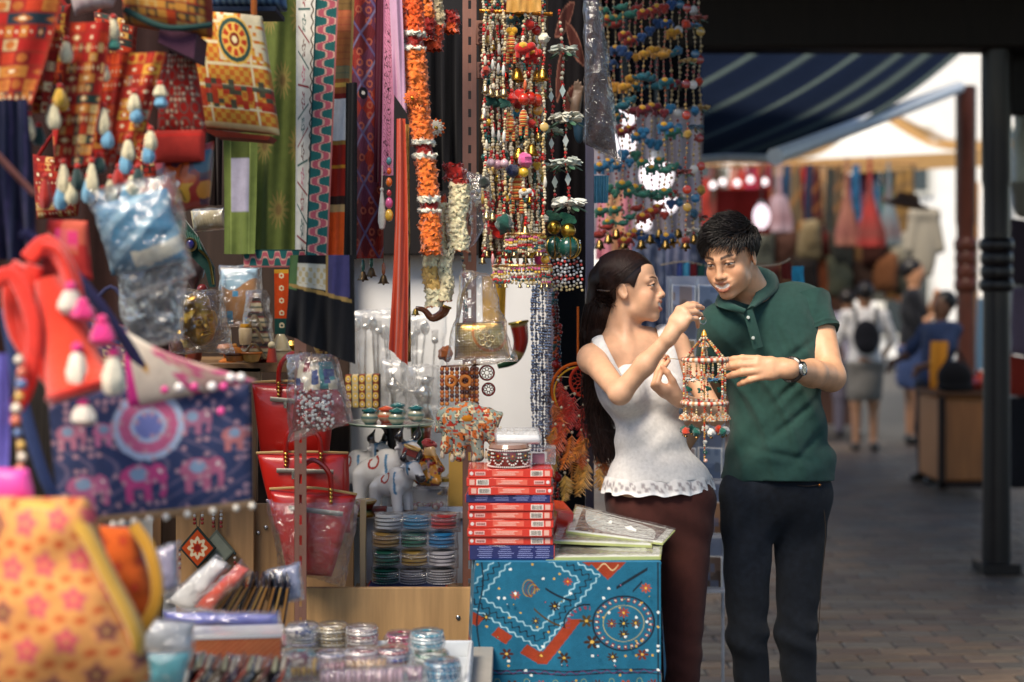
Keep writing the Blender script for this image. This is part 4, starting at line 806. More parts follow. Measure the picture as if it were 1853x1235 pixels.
tagcloth(sheet((694, 716, -30), (690, 712, 318), 4.07, p_script, 'hanging_scarf', nu=30, nv=320, folds=(.7, .008)), 'rose pink scarf printed with black brushmarks', group=GT)
tagcloth(sheet((703, 726, -30), (712, 736, 170, 205), 4.04, solid('c99ab4'), 'hanging_scarf', 'silk', nu=20, nv=60, folds=(1, .010), ph=1.), 'plain pale pink scarf hanging in front of the marigolds', group=GT)
def p_gold(u, v): c = np.tile(C('a8722a'), u.shape+(1,)); return mixc(c, (np.sin(u*25+v*40)*np.sin(v*95) > .1)*.75, 'd9b066')
s_o = sheet((716, 732, 215), (704, 738, 632, 662), 4.02, solid('c8441a'), 'silk_scarf', 'silk', nu=30, nv=120, folds=(1.4, .014), ph=.3, sway=.006)
tagcloth(s_o, 'bright orange silk sash hanging lowest of the cloths', group=GT)
tagcloth(sheet((728, 740, 225), (726, 744, 655), 4.05, lambda u, v: mixc(p_gold(u, v), ((np.floor(u*3+v*14) % 2) == 0)*(v > .45)*.85, '2a1c18'), 'silk_scarf', nu=20, nv=200, folds=(1, .008), ph=.9), 'gold and black patterned sash just behind the orange sash', group=GT)
tagcloth(sheet((758, 842, 40), (764, 842, 345), 4.6, solid('0c0c12'), 'hanging_cloth', nu=24, nv=40, folds=(3, .02)), 'black cloth behind the marigold garlands', group=GT)
tagcloth(sheet((872, 916, 500), (874, 912, 640), 4.80, solid('d8a437'), 'hanging_cloth', nu=14, nv=24, folds=(1, .01)), 'plain mustard cloth behind the wrapped gold clutch', group=GT)
tagcloth(sheet((496, 522, 488), (497, 523, 605), 4.55, lambda u, v: mixc(mixc(mixc(np.tile(C('cf4a18'), u.shape+(1,)), (v < .06)*1., 'd8a030'), (v > .76)*1., '1d4a44'), (np.abs(np.hypot((u-.5)*.22, ((v*5.2) % 1-.5)*.19)-.03) < .012)*1., 'e6d6b0'), 'hanging_border', nu=24, nv=110, folds=(.5, .003)), 'narrow orange border ribbon with white daisies', group=GT)
# --- marigold garlands: ruffled rings, banded
GG = 'ruffled flower garlands'
def garland(x0, x1, y0, y1, Y, rpx, bands, label, seed=0, n=30):
    a = P(x0, y0, Y); b = P(x1, y1, Y); L_ = np.linalg.norm(b-a); m_ = int(L_/.0036); g_ = np.random.default_rng(seed); r = S(rpx, Y); prof = []; cols = []
    tt = np.linspace(0, 1, m_); zig = np.where(np.arange(m_) % 2 == 0, 1.0, .93); pts = []
    for i in range(m_):
        c, k = 'c8551c', 1.
        for lo, hi, h, kk in bands:
            if lo <= tt[i] < hi: c, k = h, kk
        rr = r*k*zig[i]*(1+.11*g_.standard_normal(n)); an = np.arange(n)*2*math.pi/n; ctr = a*(1-tt[i])+b*tt[i]+np.array([.004*math.sin(tt[i]*9+seed), 0, 0])
        pts.append(ctr+np.stack([rr*np.cos(an), rr*.8*np.sin(an), g_.standard_normal(n)*.0034], 1)); cols.append(C(c)*(1.3+.16*g_.standard_normal((n, 1))))
    m = MB(); m.grid(np.array(pts), np.clip(np.array(cols), 0, 1), True); o = m.build('flower_garland', 'felt', None, 180); return tag(o, label, 'garland', GG)
W, OR, RD = 'efe6cc', 'e8702a', '8d1c14'
garland(741, 782, -30, 460, 4.08, 19, [(0, .18, 'e0561e', 1.), (.18, .2, W, 1.12), (.2, .235, RD, .8), (.235, .25, W, 1.12), (.25, .58, OR, 1.05), (.58, .6, W, 1.12), (.6, .63, RD, .8), (.63, .65, W, 1.1), (.65, .79, OR, 1.), (.79, .81, W, 1.1), (.81, .835, RD, .8), (.835, .85, W, 1.1), (.85, 1, OR, 1.)], 'longest orange marigold garland with white and dark red bands', 1)
garland(768, 772, -30, 75, 4.2, 17, [(0, .6, OR, 1.), (.6, 1, RD, .9)], 'short orange and red garland tucked behind the pink scarf', 2)
garland(786, 786, -30, 92, 4.22, 17, [(0, .62, 'b9a47c', 1.), (.62, 1.01, 'b8401c', 1.)], 'short tan garland with an orange end', 3)
garland(815, 815, 20, 60, 4.25, 16, [(0, .6, RD, 1.), (.6, 1.1, 'c04a1a', 1.)], 'stubby dark red garland beside the slotted post', 4)
garland(798, 800, 355, 470, 4.18, 13, [(0, 1, 'ddcda4', 1.), (0, .12, 'b8401c', .9)], 'cream garland hanging just beside the long orange one', 5)
garland(830, 826, 325, 455, 4.16, 19, [(0, 1, 'decfa6', 1.), (0, .06, RD, .9)], 'thick cream garland beside the slotted post', 6)
garland(778, 786, 452, 556, 4.14, 16, [(0, 1, 'e0d2aa', 1.), (.3, .7, 'd0a860', .95)], 'cream and straw garland below the orange marigolds', 7)
garland(808, 806, 452, 545, 4.13, 13, [(0, 1, 'd6c8a0', 1.)], 'slim pale garland over the brass horn', 8)
garland(820, 824, 296, 326, 4.2, 18, [(0, 1, '9a1c16', 1.)], 'dark red frill topping the thick cream garland', 9)
# rosette and bells
def rosette(px, py, Y, r, c1, c2, label):
    t = thing('rosette', label, 'rosette', P(px, py, Y)); m = MB()
    for k in range(3):
        for i in range(12):
            a = 2*math.pi*(i+.5*k)/12; d = np.array([math.cos(a), 0, math.sin(a)]); m.sph(P(px, py, Y)+d*r*(.75-.2*k)+np.array([0, -.004*k, 0]), np.array([r*.42, r*.1, r*.18]), C(c1 if k else c2), 7, 5, rot(0, -a, 0))
    m.build('petals', 'felt', t); tag(bpy.data.objects[t.children[0].name], kind='stuff'); m = MB(); m.sph(P(px, py, Y-.012), r*.25, C('d8a840'), 8, 6); m.build('centre', 'gold', t)
rosette(789, 232, 4.3, .026, 'e0d8c4', 'd86020', 'cream and orange cloth rosette on the black cloth')
rosette(746, 178, 3.98, .022, 'd86020', 'e07828', 'orange rosette pinned on the long marigold garland')
def bell_mb(m, c, s, col, Rm=None): m.lathe([(.0001, .95*s), (.18*s, .95*s), (.3*s, .8*s), (.42*s, .45*s), (.5*s, .15*s), (.68*s, 0), (.66*s, -.05*s), (.45*s, .05*s)], c, C(col), 12, Rm); m.sph(np.asarray(c)-np.array([0, 0, .1*s]), .14*s, C(col)*.6, 6, 4)
def pompom_mb(m, c, r, col, seed=0):
    v, q, t = _sphere(12, 8); g_ = np.random.default_rng(seed); m.add(v*r*(1+.13*g_.standard_normal((len(v), 1)))+np.asarray(c), [q, t], np.clip(C(col)*(1+.15*g_.standard_normal((len(v), 1))), 0, 1))
for i, (x, y, xt) in enumerate(((657, 497, 657), (672, 490, 672), (694, 503, 694))):
    t = thing('bell_string', 'small brass bell on a thread under the maroon cloth, ' + ('closest to the black cloth', 'middle of three', 'closest to the orange sash')[i], 'bell', P(x, y, 4.2), 'brass bells under the maroon cloth')
    m = MB(); m.tube(np.array([P(xt, 455, 4.2), P(x, y-8, 4.2)]), .0012, C('6a5a40'), 4); m.build('thread', 'cloth', t)
    m = MB(); bell_mb(m, P(x, y+10, 4.2), .026, '7a6448'); m.build('bell', 'gold', t)
    m = MB(); m.sph(P(x, y-16, 4.2), (.006, .006, .02), C(('2f6f62', '2f6f62', 'b0603a')[i])); m.build('bead', 'bead', t)
# tassels beside the pink scarf
def tassel_mb(m, top, L_, r, col, head=None):
    top = np.asarray(top, float); m.sph(top-np.array([0, 0, r*.45]), r*.5, C(head or col), 8, 6)
    m.lathe([(.25*r, -r*.7), (.55*r, -L_*.28), (.95*r, -L_*.6), (1.0*r, -L_*.8), (.62*r, -L_*.96), (.0001, -L_)], top, C(col), 12, wob=.10*np.sin(np.arange(12)*2.4+L_*900)[None]*np.ones((6, 1)))
t = thing('tassel_string', 'white cord tassel and beads hanging below the pink scarf', 'tassel', P(692, 400, 4.03))
m = MB(); m.tube(np.array([P(692, 300, 4.03), P(691, 340, 4.03)]), .0014, C('d8d0c0'), 4); m.build('cord', 'cloth', t)
m = MB(); tassel_mb(m, P(691, 340, 4.03), .12, .011, 'd8d2c4'); m.build('tassel', 'felt', t)
m = MB()
for i, (y, h, r) in enumerate(((292, '4a7f86', .008), (310, 'c8501c', .007), (330, 'd86a20', .009), (350, 'b0303a', .007), (368, 'd0588a', .011), (390, 'd8a83a', .012))): m.sph(P(704, y, 4.02), (r, r, r*1.5), C(h))
tag(m.build('beads', 'bead', t), kind='stuff')
_P0, _S0 = P, S
_nd = lambda Y: 4.3-(4.3-Y)*.72      # near goods: their depth along the stall front
def P(px, py, Y): return _P0(px, py, _nd(Y))
def S(n, Y): return _S0(n, _nd(Y))
# ================================================================ near bags and hangings (out of focus)
def p_mosaic(cols, su, sv, seed=0, border='8e2a1c', stripe=None):
    cols = [C(c) for c in cols]
    def f(u, v):
        U, V = u*su, v*sv; row = np.floor(V); k = hash2(row, seed+1.); n = np.where(k < .33, 1, np.where(k < .66, 2, .5)); iu = np.floor(U*n); h = hash2(iu, row, seed); c = np.zeros(u.shape+(3,))
        for i, cc in enumerate(cols): c = np.where(((h*len(cols)).astype(int) == i)[..., None], cc, c)
        fu, fv = (U*n) % 1-.5, V % 1-.5; c2 = cols[(seed+1) % len(cols)]; c = mixc(c, stepm(.34-np.where(k > .5, np.abs(fu)+np.abs(fv), np.hypot(fu, fv)), .06)*(h > .3), c2*.6+cols[0]*.3); c = mixc(c, (np.abs(fv) > .42)*.9, border)
        c = mixc(c, (np.hypot(fu, fv) < .13)*(k > .4), 'e8d9b0'); return mixc(c, ((u < .05) | (u > .95))*.9, border)
    return f
REDS = ['a8201a', 'b8381c', '7e1414', 'c07a34', '96241c']
GH = 'embroidered door hangings with tassels'
def hanging(top, bot, Y, pat, label, tas, nu=60, nv=90):
    t = thing('embroidered_hanging', label, 'wall hanging', P((bot[0]+bot[1])/2, bot[2], Y), GH)
    sheet(top, bot, Y, pat, 'panel', nu=nu, nv=nv, folds=(1, .012), parent=t)
    for (x, y, c, L_) in tas: m = MB(); tassel_mb(m, P(x, y-4, Y-.03), S(L_*1.1, Y), S(12, Y), c, 'b8281c'); m.build('tassel', 'felt', t)
    return t
CR, BL, GN, RE = 'd9cda8', '6fa3c0', '1f3a38', 'a8241a'
hanging((0-40, 118, -25), (-60, 60, 190), 2.62, p_mosaic(REDS+['c0a878', '20303a'], 5, 9, 2), 'dark red embroidered hanging at the far corner above the navy cloth', [])
hanging((60, 112, 55), (58, 86, 205), 2.7, p_mosaic(REDS+['d8c89a'], 3, 8, 3), 'narrow red and gold embroidered strip with pale tassels', [(52, 205, CR, 50), (98, 182, CR, 52), (108, 155, 'd8a838', 40)])
hanging((126, 200, 40), (96, 165, 300), 2.74, p_mosaic(REDS+['c88a3a', 'd0b070', '2a4038'], 5, 14, 5), 'tallest red embroidered hanging with gold bands and cream tassels', [(120, 70, CR, 45), (112, 160, 'd8a838', 42), (95, 185, CR, 45), (70, 225, GN, 40), (115, 292, CR, 58), (110, 330, BL, 50), (82, 318, RE, 60), (130, 325, CR, 45), (166, 290, CR, 62), (160, 318, BL, 50), (140, 300, GN, 45)])
hanging((232, 300, 95), (190, 245, 300), 2.80, p_mosaic(REDS+['c8963a', '8a8a78'], 4, 10, 7), 'red embroidered hanging with blue and cream tassels behind the tallest one', [(188, 190, CR, 55), (195, 232, BL, 38), (243, 165, CR, 40), (247, 190, BL, 34), (205, 30, CR, 44), (206, 68, '2f6a60', 26), (188, 112, CR, 38), (232, 248, CR, 45), (228, 268, BL, 48), (272, 232, CR, 42), (268, 255, BL, 42), (290, 150, CR, 30), (292, 170, BL, 28), (200, 320, CR, 50), (186, 340, BL, 42), (228, 330, BL, 46), (240, 312, CR, 44), (158, 255, GN, 38), (180, 280, GN, 36), (215, 300, RE, 40), (250, 300, GN, 40), (205, 355, RE, 40)])
hanging((185, 235, 95), (175, 220, 260), 2.86, p_mosaic(['b02818', 'c84a1c', '901414'], 3, 7, 9), 'plain red backing strip behind the cream tassels', [])
# bowl-shaped bag and boxy bags up high
t = thing('embroidered_bag', 'rounded embroidered bag with a purple base at the top of the stall', 'bag', P(310, 90, 2.95), 'embroidered bags hanging overhead')
pillow([(228, -70), (380, -60), (385, 70), (225, 45)], 2.95, .14, p_mosaic(['c88a3a', 'b8421c', 'a87a40', '3a3a30', 'c0a060'], 9, 8, 4), 'bag_body', parent=t, nu=40, nv=40, e=.25)
m = MB(); m.tube(catmull([P(226, 18, 2.86), P(300, 50, 2.84), P(385, 45, 2.86)], 14), .008, C('24403c'), 6); m.build('piping', 'cloth', t)
m = MB(); m.prism([(0, 0), (.085, .0), (.085, -.06), (.0, -.03)], .12, P(300, 62, 2.95), C('4a2a3c'), rot(0, .1, 0)); m.build('base', 'cloth', t)
t = thing('embroidered_bag', 'cream lace pouch hanging above the rounded embroidered bag', 'bag', P(180, 20, 2.8), 'embroidered bags hanging overhead')
pillow([(118, -60), (228, -60), (205, 12), (135, 28)], 2.8, .07, lambda u, v: mixc(np.tile(C('b9a0a0'), u.shape+(1,)), (np.sin(u*60)*np.sin(v*50) > .3)*.6, 'e0d8d0'), 'pouch_body', parent=t, nz=.003)
t = thing('embroidered_bag', 'navy blue boxy bag cut off by the upper edge', 'bag', P(450, 20, 3.4), 'embroidered bags hanging overhead')
pillow([(382, -60), (512, -60), (520, 18), (384, 20)], 3.45, .16, lambda u, v: mixc(np.tile(C('1c3a66'), u.shape+(1,)), (v > .72)*(np.sin(u*70) > 0)*.6, '7fa6c4'), 'bag_body', parent=t, e=.15)
m = MB(); m.box(P(448, 26, 3.45), (.17, .14, .012), C('142238')); m.build('base', 'cloth', t)
def p_yellow(u, v):
    c = np.tile(C('cf9a3c'), u.shape+(1,)); g1 = (np.floor(u*16)+np.floor(v*22)) % 2; c = mixc(c, g1*.75, 'c2501e'); c = mixc(c, (np.abs((v*5.5) % 1-.5) < .07)*1., 'e2d2a6'); c = mixc(c, (np.abs(np.abs(u-.5)-.30) < .015)*(v > .4)*1., 'e2d2a6')
    band = (v > .58)*(v < .82); c = mixc(c, band*(hash2(np.floor(u*13), np.floor(v*24)) > .6)*.9, '284038'); c = mixc(c, band*(hash2(np.floor(u*13), np.floor(v*24), 3) > .7)*.9, 'b02a1e')
    r = np.hypot((u-.62)*.9, v-.24); c = mixc(c, ((u > .40) & (v < .42))*(hash2(np.floor(u*22), np.floor(v*30), 2) > .35), 'd8c9a4'); c = mixc(c, (r < .21)*1., 'dcae50'); c = mixc(c, (np.abs(r-.17) < .02)*1., '2a4a44'); c = mixc(c, (np.abs(r-.11) < .03)*(np.sin(np.arctan2(v-.24, (u-.62)*.9)*9) > -.3)*1., 'b03a1c'); c = mixc(c, (r < .06)*1., '7a2a1a'); c = mixc(c, (r < .03)*1., 'e0d0a0')
    return mixc(c, (v > .94)*1., 'd8c08a')
t = thing('embroidered_bag', 'yellow and red cross-stitched tote bag with a round medallion', 'bag', P(430, 250, 3.3), 'embroidered bags hanging overhead')
pillow([(342, 20), (474, 30), (506, 246), (366, 232)], 3.3, .10, p_yellow, 'bag_body', parent=t, nu=110, nv=150, e=.2)
m = MB(); a, b, c, d = [P(x, y, 3.3) for x, y in ((366, 234), (506, 248), (500, 256), (420, 250))]; m.prism([(0, 0), (.18, -.02), (.17, -.03), (.04, -.02)], .09, P(367, 236, 3.3), C('7a2a18')); m.build('base', 'cloth', t)
m = MB(); m.tube(catmull([P(370, 22, 3.28), P(385, -40, 3.28), P(450, -60, 3.28), P(460, 28, 3.28)], 16), .008, C('b0602a'), 7); m.build('handle', 'cloth', t)
t = thing('embroidered_bag', 'red embroidered bag with a coral band, beside the yellow tote', 'bag', P(330, 290, 3.05), 'embroidered bags hanging overhead')
pillow([(296, 98), (352, 96), (374, 240), (285, 240)], 3.05, .07, lambda u, v: mixc(mixc(np.tile(C('a8241c'), u.shape+(1,)), (np.hypot((u*10) % 1-.5, (v*14) % 1-.5) < .36)*(hash2(np.floor(u*10), np.floor(v*14)) > .55)*.9, 'd8c0a0'), (np.abs(np.hypot((u*4) % 1-.5, (v*5) % 1-.5)-.36) < .07)*.8, '6a5a50'), 'bag_body', parent=t, nu=60, nv=70, e=.3)
pillow([(282, 236), (372, 234), (370, 292), (280, 296)], 3.05, .06, lambda u, v: mixc(np.tile(C('c23a30'), u.shape+(1,)), (np.abs(v-.2) < .06)*1., 'd8342a'), 'coral_band', parent=t, e=.25)
def p_bloom(u, v):
    c = np.tile(C('9a2418'), u.shape+(1,)); r = np.hypot(u-.42, (v-.55)*.9); a = np.arctan2(v-.55, u-.42); c = mixc(c, (hash2(np.floor(u*6), np.floor(v*5)) > .55)*.8, '1a3048'); c = mixc(c, (r < .30+.06*np.cos(6*a))*1., 'c8581e'); c = mixc(c, (r < .30+.06*np.cos(6*a))*(a > .2)*(a < 1.9)*1., 'd09a34'); c = mixc(c, (np.abs(a-1.2*np.sign(a)) < .06)*(r < .3)*.8, '30201c'); c = mixc(c, (np.hypot(u-.9, v-.3) < .18)*1., '24506a'); c = mixc(c, (np.hypot(u-.92, v-.75) < .14)*1., 'c07a28'); c = mixc(c, (r < .07)*1., 'b02a20'); return mixc(c, (r < .045)*1., 'e8e6e2')
t = thing('painted_bag', 'round-bottomed bag painted with an orange flower and white centre', 'bag', P(330, 380, 3.1), 'embroidered bags hanging overhead')
pillow([(278, 292), (388, 255), (378, 372), (300, 392)], 3.12, .09, p_bloom, 'bag_body', 'vinyl', parent=t, nu=70, nv=60, e=.35)
# navy cloth, rod
t = sheet((-40, 50, 180), (-40, 66, 470), 2.4, lambda u, v: mixc(np.tile(C('141a34'), u.shape+(1,)), (np.sin(u*40+v*6) > .7)*.6, '3a3058'), 'hanging_cloth', nu=30, nv=40, folds=(3, .02)); tag(t, 'dark navy cloth with purple stripes hanging at the stall corner', 'cloth')
bar('cane_rod', P(-20, 265, 2.1), P(62, 352, 2.2), .006, 'a8685a', 'thin pinkish cane poking out in front of the navy cloth', 'rod', 'wood')
# blue beaded bag in plastic
t = thing('wrapped_bag', 'blue satin bag with a beaded cream edge in crinkled plastic', 'bag', P(250, 520, 2.75))
pillow([(168, 372), (300, 340), (345, 470), (205, 500)], 2.75, .09, lambda u, v: mixc(mixc(np.tile(C('2d6c8e'), u.shape+(1,)), (np.sin((u*.7+v)*16) > .55)*.7, '8fb6c8'), (np.abs(v-.72-.14*np.sin(u*3)) < .10)*(u > .35)*1., 'cfc9b4'), 'bag_body', 'silk', parent=t, nu=50, nv=50, nz=.006, sc=24)
pillow([(150, 345), (318, 312), (352, 500), (232, 545)], 2.72, .13, solid('ffffff'), 'plastic_wrap', 'cellophane', parent=t, nu=40, nv=40, nz=.012, sc=26, seed=4)
t = thing('wrapped_trinkets', 'clear plastic bag of small silver trinkets below the blue bag', 'packet', P(290, 610, 2.85))
pillow([(228, 495), (318, 478), (322, 600), (238, 620)], 2.86, .05, lambda u, v: mixc(np.tile(C('4a4440'), u.shape+(1,)), (hash2(np.floor(u*14), np.floor(v*16)) > .6)*.9, 'b9b4ac'), 'trinkets', 'silver', parent=t, nz=.008, sc=60)
pillow([(215, 470), (335, 455), (335, 615), (225, 640)], 2.83, .09, solid('ffffff'), 'plastic_wrap', 'haze_film', parent=t, nu=36, nv=36, nz=.012, sc=30, seed=8)
t = thing('embroidered_pouch', 'red and pink pouch tucked behind the navy strap', 'bag', P(125, 510, 2.5))
pillow([(88, 396), (158, 400), (168, 508), (70, 500)], 2.5, .05, lambda u, v: mixc(mixc(np.tile(C('b8302c'), u.shape+(1,)), (np.abs(u-.55) < .25)*(v > .15)*(v < .5)*1., 'd0386c'), (hash2(np.floor(u*5), np.floor(v*5)) > .7)*.6, 'c86a50'), 'pouch_body', parent=t, nz=.003)
# red drum-shaped pouch with pompoms
Yd = 1.95; t = thing('drum_pouch', 'scarlet drum-shaped felt pouch with cream pompoms', 'bag', P(160, 830, Yd)); a = P(85, 505, Yd); b = P(168, 775, Yd-.02); D_ = frame(b-a)
pr = [(.0001, 0), (.022, .0), (.035, .06), (.048, .14), (.060, .205), (.066, .212), (.062, .222), (.0001, .222)]; m = MB(); m.lathe(pr[::-1], a, np.array([C('c8281c')]*3+[C('f0492e')]*2+[C('e23a26')]*3), 30, D_); m.build('pouch_body', 'felt', t)
for q in ([(50, 470), (88, 440), (128, 500), (140, 560)], [(40, 480), (20, 520), (30, 600), (70, 660)], [(75, 450), (110, 470), (150, 600), (170, 700)], [(62, 480), (45, 560), (62, 640), (95, 690)]): m = MB(); m.tube(catmull([P(x, y, Yd+.01*i) for i, (x, y) in enumerate(q)], 14), .017, C('e83a2a'), 8, sq=.6); m.build('strap', 'felt', t)
for i, (x, y, h, L_) in enumerate(((128, 530, 'e2d6c4', 60), (150, 560, 'e0347c', 40), (140, 640, 'e8dcc8', 86), (205, 648, 'e6dcc4', 88), (185, 590, 'e83a86', 56), (150, 740, 'e8dccc', 50))):
    m = MB(); tassel_mb(m, P(x, y-20, Yd-.05-.01*(i % 3)), S(L_, Yd), S(22, Yd), h, 'e0347c'); m.build('tassel', 'felt', t)
t = thing('strap_loop', 'second scarlet felt strap loop at the stall corner', 'strap', P(20, 760, 1.9)); m = MB(); m.tube(catmull([P(-20, 520, 1.9), P(25, 500, 1.9), P(62, 600, 1.88), P(40, 720, 1.9), P(-20, 770, 1.9)], 20), .016, C('e23426'), 8, sq=.6); m.build('strap', 'felt', t)
# elephant bag
def eleph(c, u, v, x, y, s, col, asp):
    U, V = (u-x)*asp/s, (v-y)/s; b = ((U/.62)**2+((V)/.42)**2 < 1) | (((U-.62)/.3)**2+((V+.1)/.32)**2 < 1) | ((np.abs(U-.85+.12*V) < .10)*(V > 0)*(V < .75)) | ((np.abs(U+.35) < .13)*(V > 0)*(V < .85)) | ((np.abs(U-.28) < .13)*(V > 0)*(V < .85)); c = mixc(c, b*1., col); c = mixc(c, (((U)/.3)**2+((V+.1)/.25)**2 < 1)*1., '8fa6c0'); return mixc(c, (np.hypot(U-.72, V+.15) < .07)*1., 'f0e8e0')
def p_eleph(u, v):
    c = np.tile(C('3a4468'), u.shape+(1,)); asp = 1.45; c = mixc(c, (np.sin(u*50+9*np.sin(v*8)) > .8)*.5, '8a7890')
    for x, y, s, h in ((.16, .70, .20, 'c06a90'), (.44, .66, .22, 'd04f86'), (.74, .64, .21, 'c06a88'), (.93, .40, .15, 'c87a7a'), (.28, .30, .13, 'd87aa0'), (.10, .30, .14, 'c07a90'), (.72, .25, .15, 'b0708c')): c = eleph(c, u, v, x, y, s, h, asp)
    r = np.hypot((u-.50)*asp, v-.28); c = mixc(c, (r < .26)*1., 'b8c4dc'); c = mixc(c, (np.abs(r-.17) < .04)*1., 'd06a90'); c = mixc(c, (r < .10)*1., '7c84c0'); c = mixc(c, (np.hypot((u*26) % 1-.5, (v*18) % 1-.5) < .36)*(hash2(np.floor(u*26), np.floor(v*18)) > .72)*.75, 'd0a0a8'); c = mixc(c, (v > .93)*1., 'c8a078'); return c
Ye = 2.25; t = thing('elephant_bag', 'navy shoulder bag woven with pink elephants and a beaded hem', 'bag', P(270, 950, Ye))
pillow([(88, 712), (452, 690), (456, 920), (108, 956)], Ye, .09, p_eleph, 'bag_body', parent=t, nu=130, nv=90, e=.25, dY=(-.1, .12, .12, -.1))
m = MB(); pts = catmull([P(205, 950, Ye-.1), P(300, 936, Ye-.03), P(456, 916, Ye+.07)], 9); m.sphs(pts, .0075, C('ece2d0'), 10, 8); tag(m.build('hem_beads', 'bead', t), kind='stuff')
def p_flap(u, v): c = np.tile(C('e6d8c4'), u.shape+(1,)); c = mixc(c, (u > .62)*.7, 'd8a090'); c = mixc(c, (hash2(np.floor(u*16), np.floor(v*7)) > .72)*(u > .5)*.9, 'e0508c'); c = mixc(c, (u < .10)*1., 'e8409a'); return mixc(c, (np.hypot((u-.25)*3, v-.45) < .12)*1., 'd8a860')
pillow([(222, 596), (300, 640), (468, 690), (232, 738)], Ye-.06, .04, p_flap, 'flap', parent=t, nu=60, nv=24, dY=(0, 0, .12, 0))
m = MB(); m.tube(catmull([P(40, 420, 2.05), P(120, 480, 2.1), P(215, 600, 2.15), P(268, 690, 2.2)], 16), .013, C('34345c'), 8, sq=.35); m.build('strap', 'cloth', t)
m = MB(); m.tube(catmull([P(10, 560, 2.0), P(35, 700, 2.05), P(75, 850, 2.1), P(115, 930, 2.15)], 16), .012, C('3a4a78'), 8, sq=.35); m.build('strap', 'cloth', t)
m = MB(); m.sphs([P(324, 702, 2.1), P(418, 684, 2.14), P(436, 684, 2.16), P(384, 700, 2.12)], .0095, C('f2ede6'), 12, 8); m.sphs([P(298, 706, 2.1), P(352, 700, 2.1), P(405, 700, 2.12), P(400, 745, 2.12)], .008, C('e84a94'), 12, 8); tag(m.build('sequins', 'bead', t), kind='stuff')
# floral orange cloth bag, its neighbour, lilac cloth, pink pouch
def p_daisy(u, v):
    c = np.tile(C('e09a58'), u.shape+(1,)); U, V = u*4.4, v*5.2; off = .5*(np.floor(V) % 2); iu = np.floor(U+off); fu = (U+off) % 1-.5; fv = V % 1-.5; r = np.hypot(fu, fv); a = np.arctan2(fv, fu); k = hash2(iu, np.floor(V)) > .5
    c = mixc(c, stepm(.36*(.8+.2*np.cos(5*a))-r, .05)*.9, np.where(k[..., None], C('cc5c66'), C('b06a54'))); c = mixc(c, stepm(.2-r, .05)*.9, np.where(k[..., None], C('e85a66'), C('6a3a3c'))); c = mixc(c, stepm(.07-r, .04), 'd8a060'); r2 = np.hypot(((U+off+.5) % 1)-.5, ((V+.5) % 1)-.5); return mixc(c, stepm(.17-r2, .05)*.9, 'c84a26')
Yo = 1.7; t = thing('floral_bag', 'orange and pink floral cloth bag with a golden edge', 'bag', P(130, 1235, Yo))
pillow([(-60, 900), (150, 905), (265, 1240), (-60, 1330)], Yo, .16, p_daisy, 'bag_body', parent=t, nu=110, nv=120, e=.3, nz=.02, sc=7)
m = MB(); m.tube(catmull([P(30, 915, Yo-.03), P(130, 935, Yo-.05), P(205, 1060, Yo-.05), P(250, 1160, Yo-.03), P(225, 1225, Yo), P(150, 1260, Yo)], 24), .019, C('d6a238'), 8, sq=.5); m.build('golden_edge', 'silk', t)
t = thing('floral_bag', 'deep orange flowered bag peeping out behind the floral one', 'bag', P(230, 1150, 1.95)); pillow([(140, 950), (240, 955), (285, 1110), (180, 1170)], 1.95, .08, p_flowers('c85a20', '8a2c18', 'c83a2c', 3, 4, .3, 5), 'bag_body', parent=t, nu=50, nv=50, nz=.004)
m = MB(); m.tube(catmull([P(240, 950, 1.9), P(272, 1000, 1.9), P(284, 1080, 1.9), P(255, 1140, 1.9), P(215, 1170, 1.9)], 16), .012, C('c8922c'), 8, sq=.6); m.build('golden_edge', 'silk', t)
t = pillow([(-30, 845), (50, 850), (62, 905), (-30, 918)], 1.75, .05, solid('e84aa8'), 'pink_pouch', 'silk', nz=.004); tag(t, 'hot pink pouch between the floral bag and the elephant bag strap', 'pouch')
t = sheet((-40, 14, 640), (-40, 18, 860), 1.85, solid('6a62b4'), 'hanging_cloth', nu=14, nv=20, folds=(1, .01)); tag(t, 'plain lilac cloth at the very edge of the stall', 'cloth')
t = thing('bead_string', 'corded string of cream, coral and blue beads beside the lilac cloth', 'beads', P(32, 860, 1.86)); m = MB(); m.tube(catmull([P(38, 640, 1.86), P(30, 740, 1.86), P(40, 880, 1.86)], 10), .003, C('c8a08a'), 5); m.build('cord', 'cloth', t)
m = MB(); g_ = np.random.default_rng(2)
for i in range(11): m.sph(P(34+6*math.sin(i), 652+i*22, 1.85), .008+.003*g_.random(), C(['e2d6be', 'd8785a', '5a74a0', 'd8b05a'][i % 4]), 10, 8)
tag(m.build('beads', 'bead', t), kind='stuff')

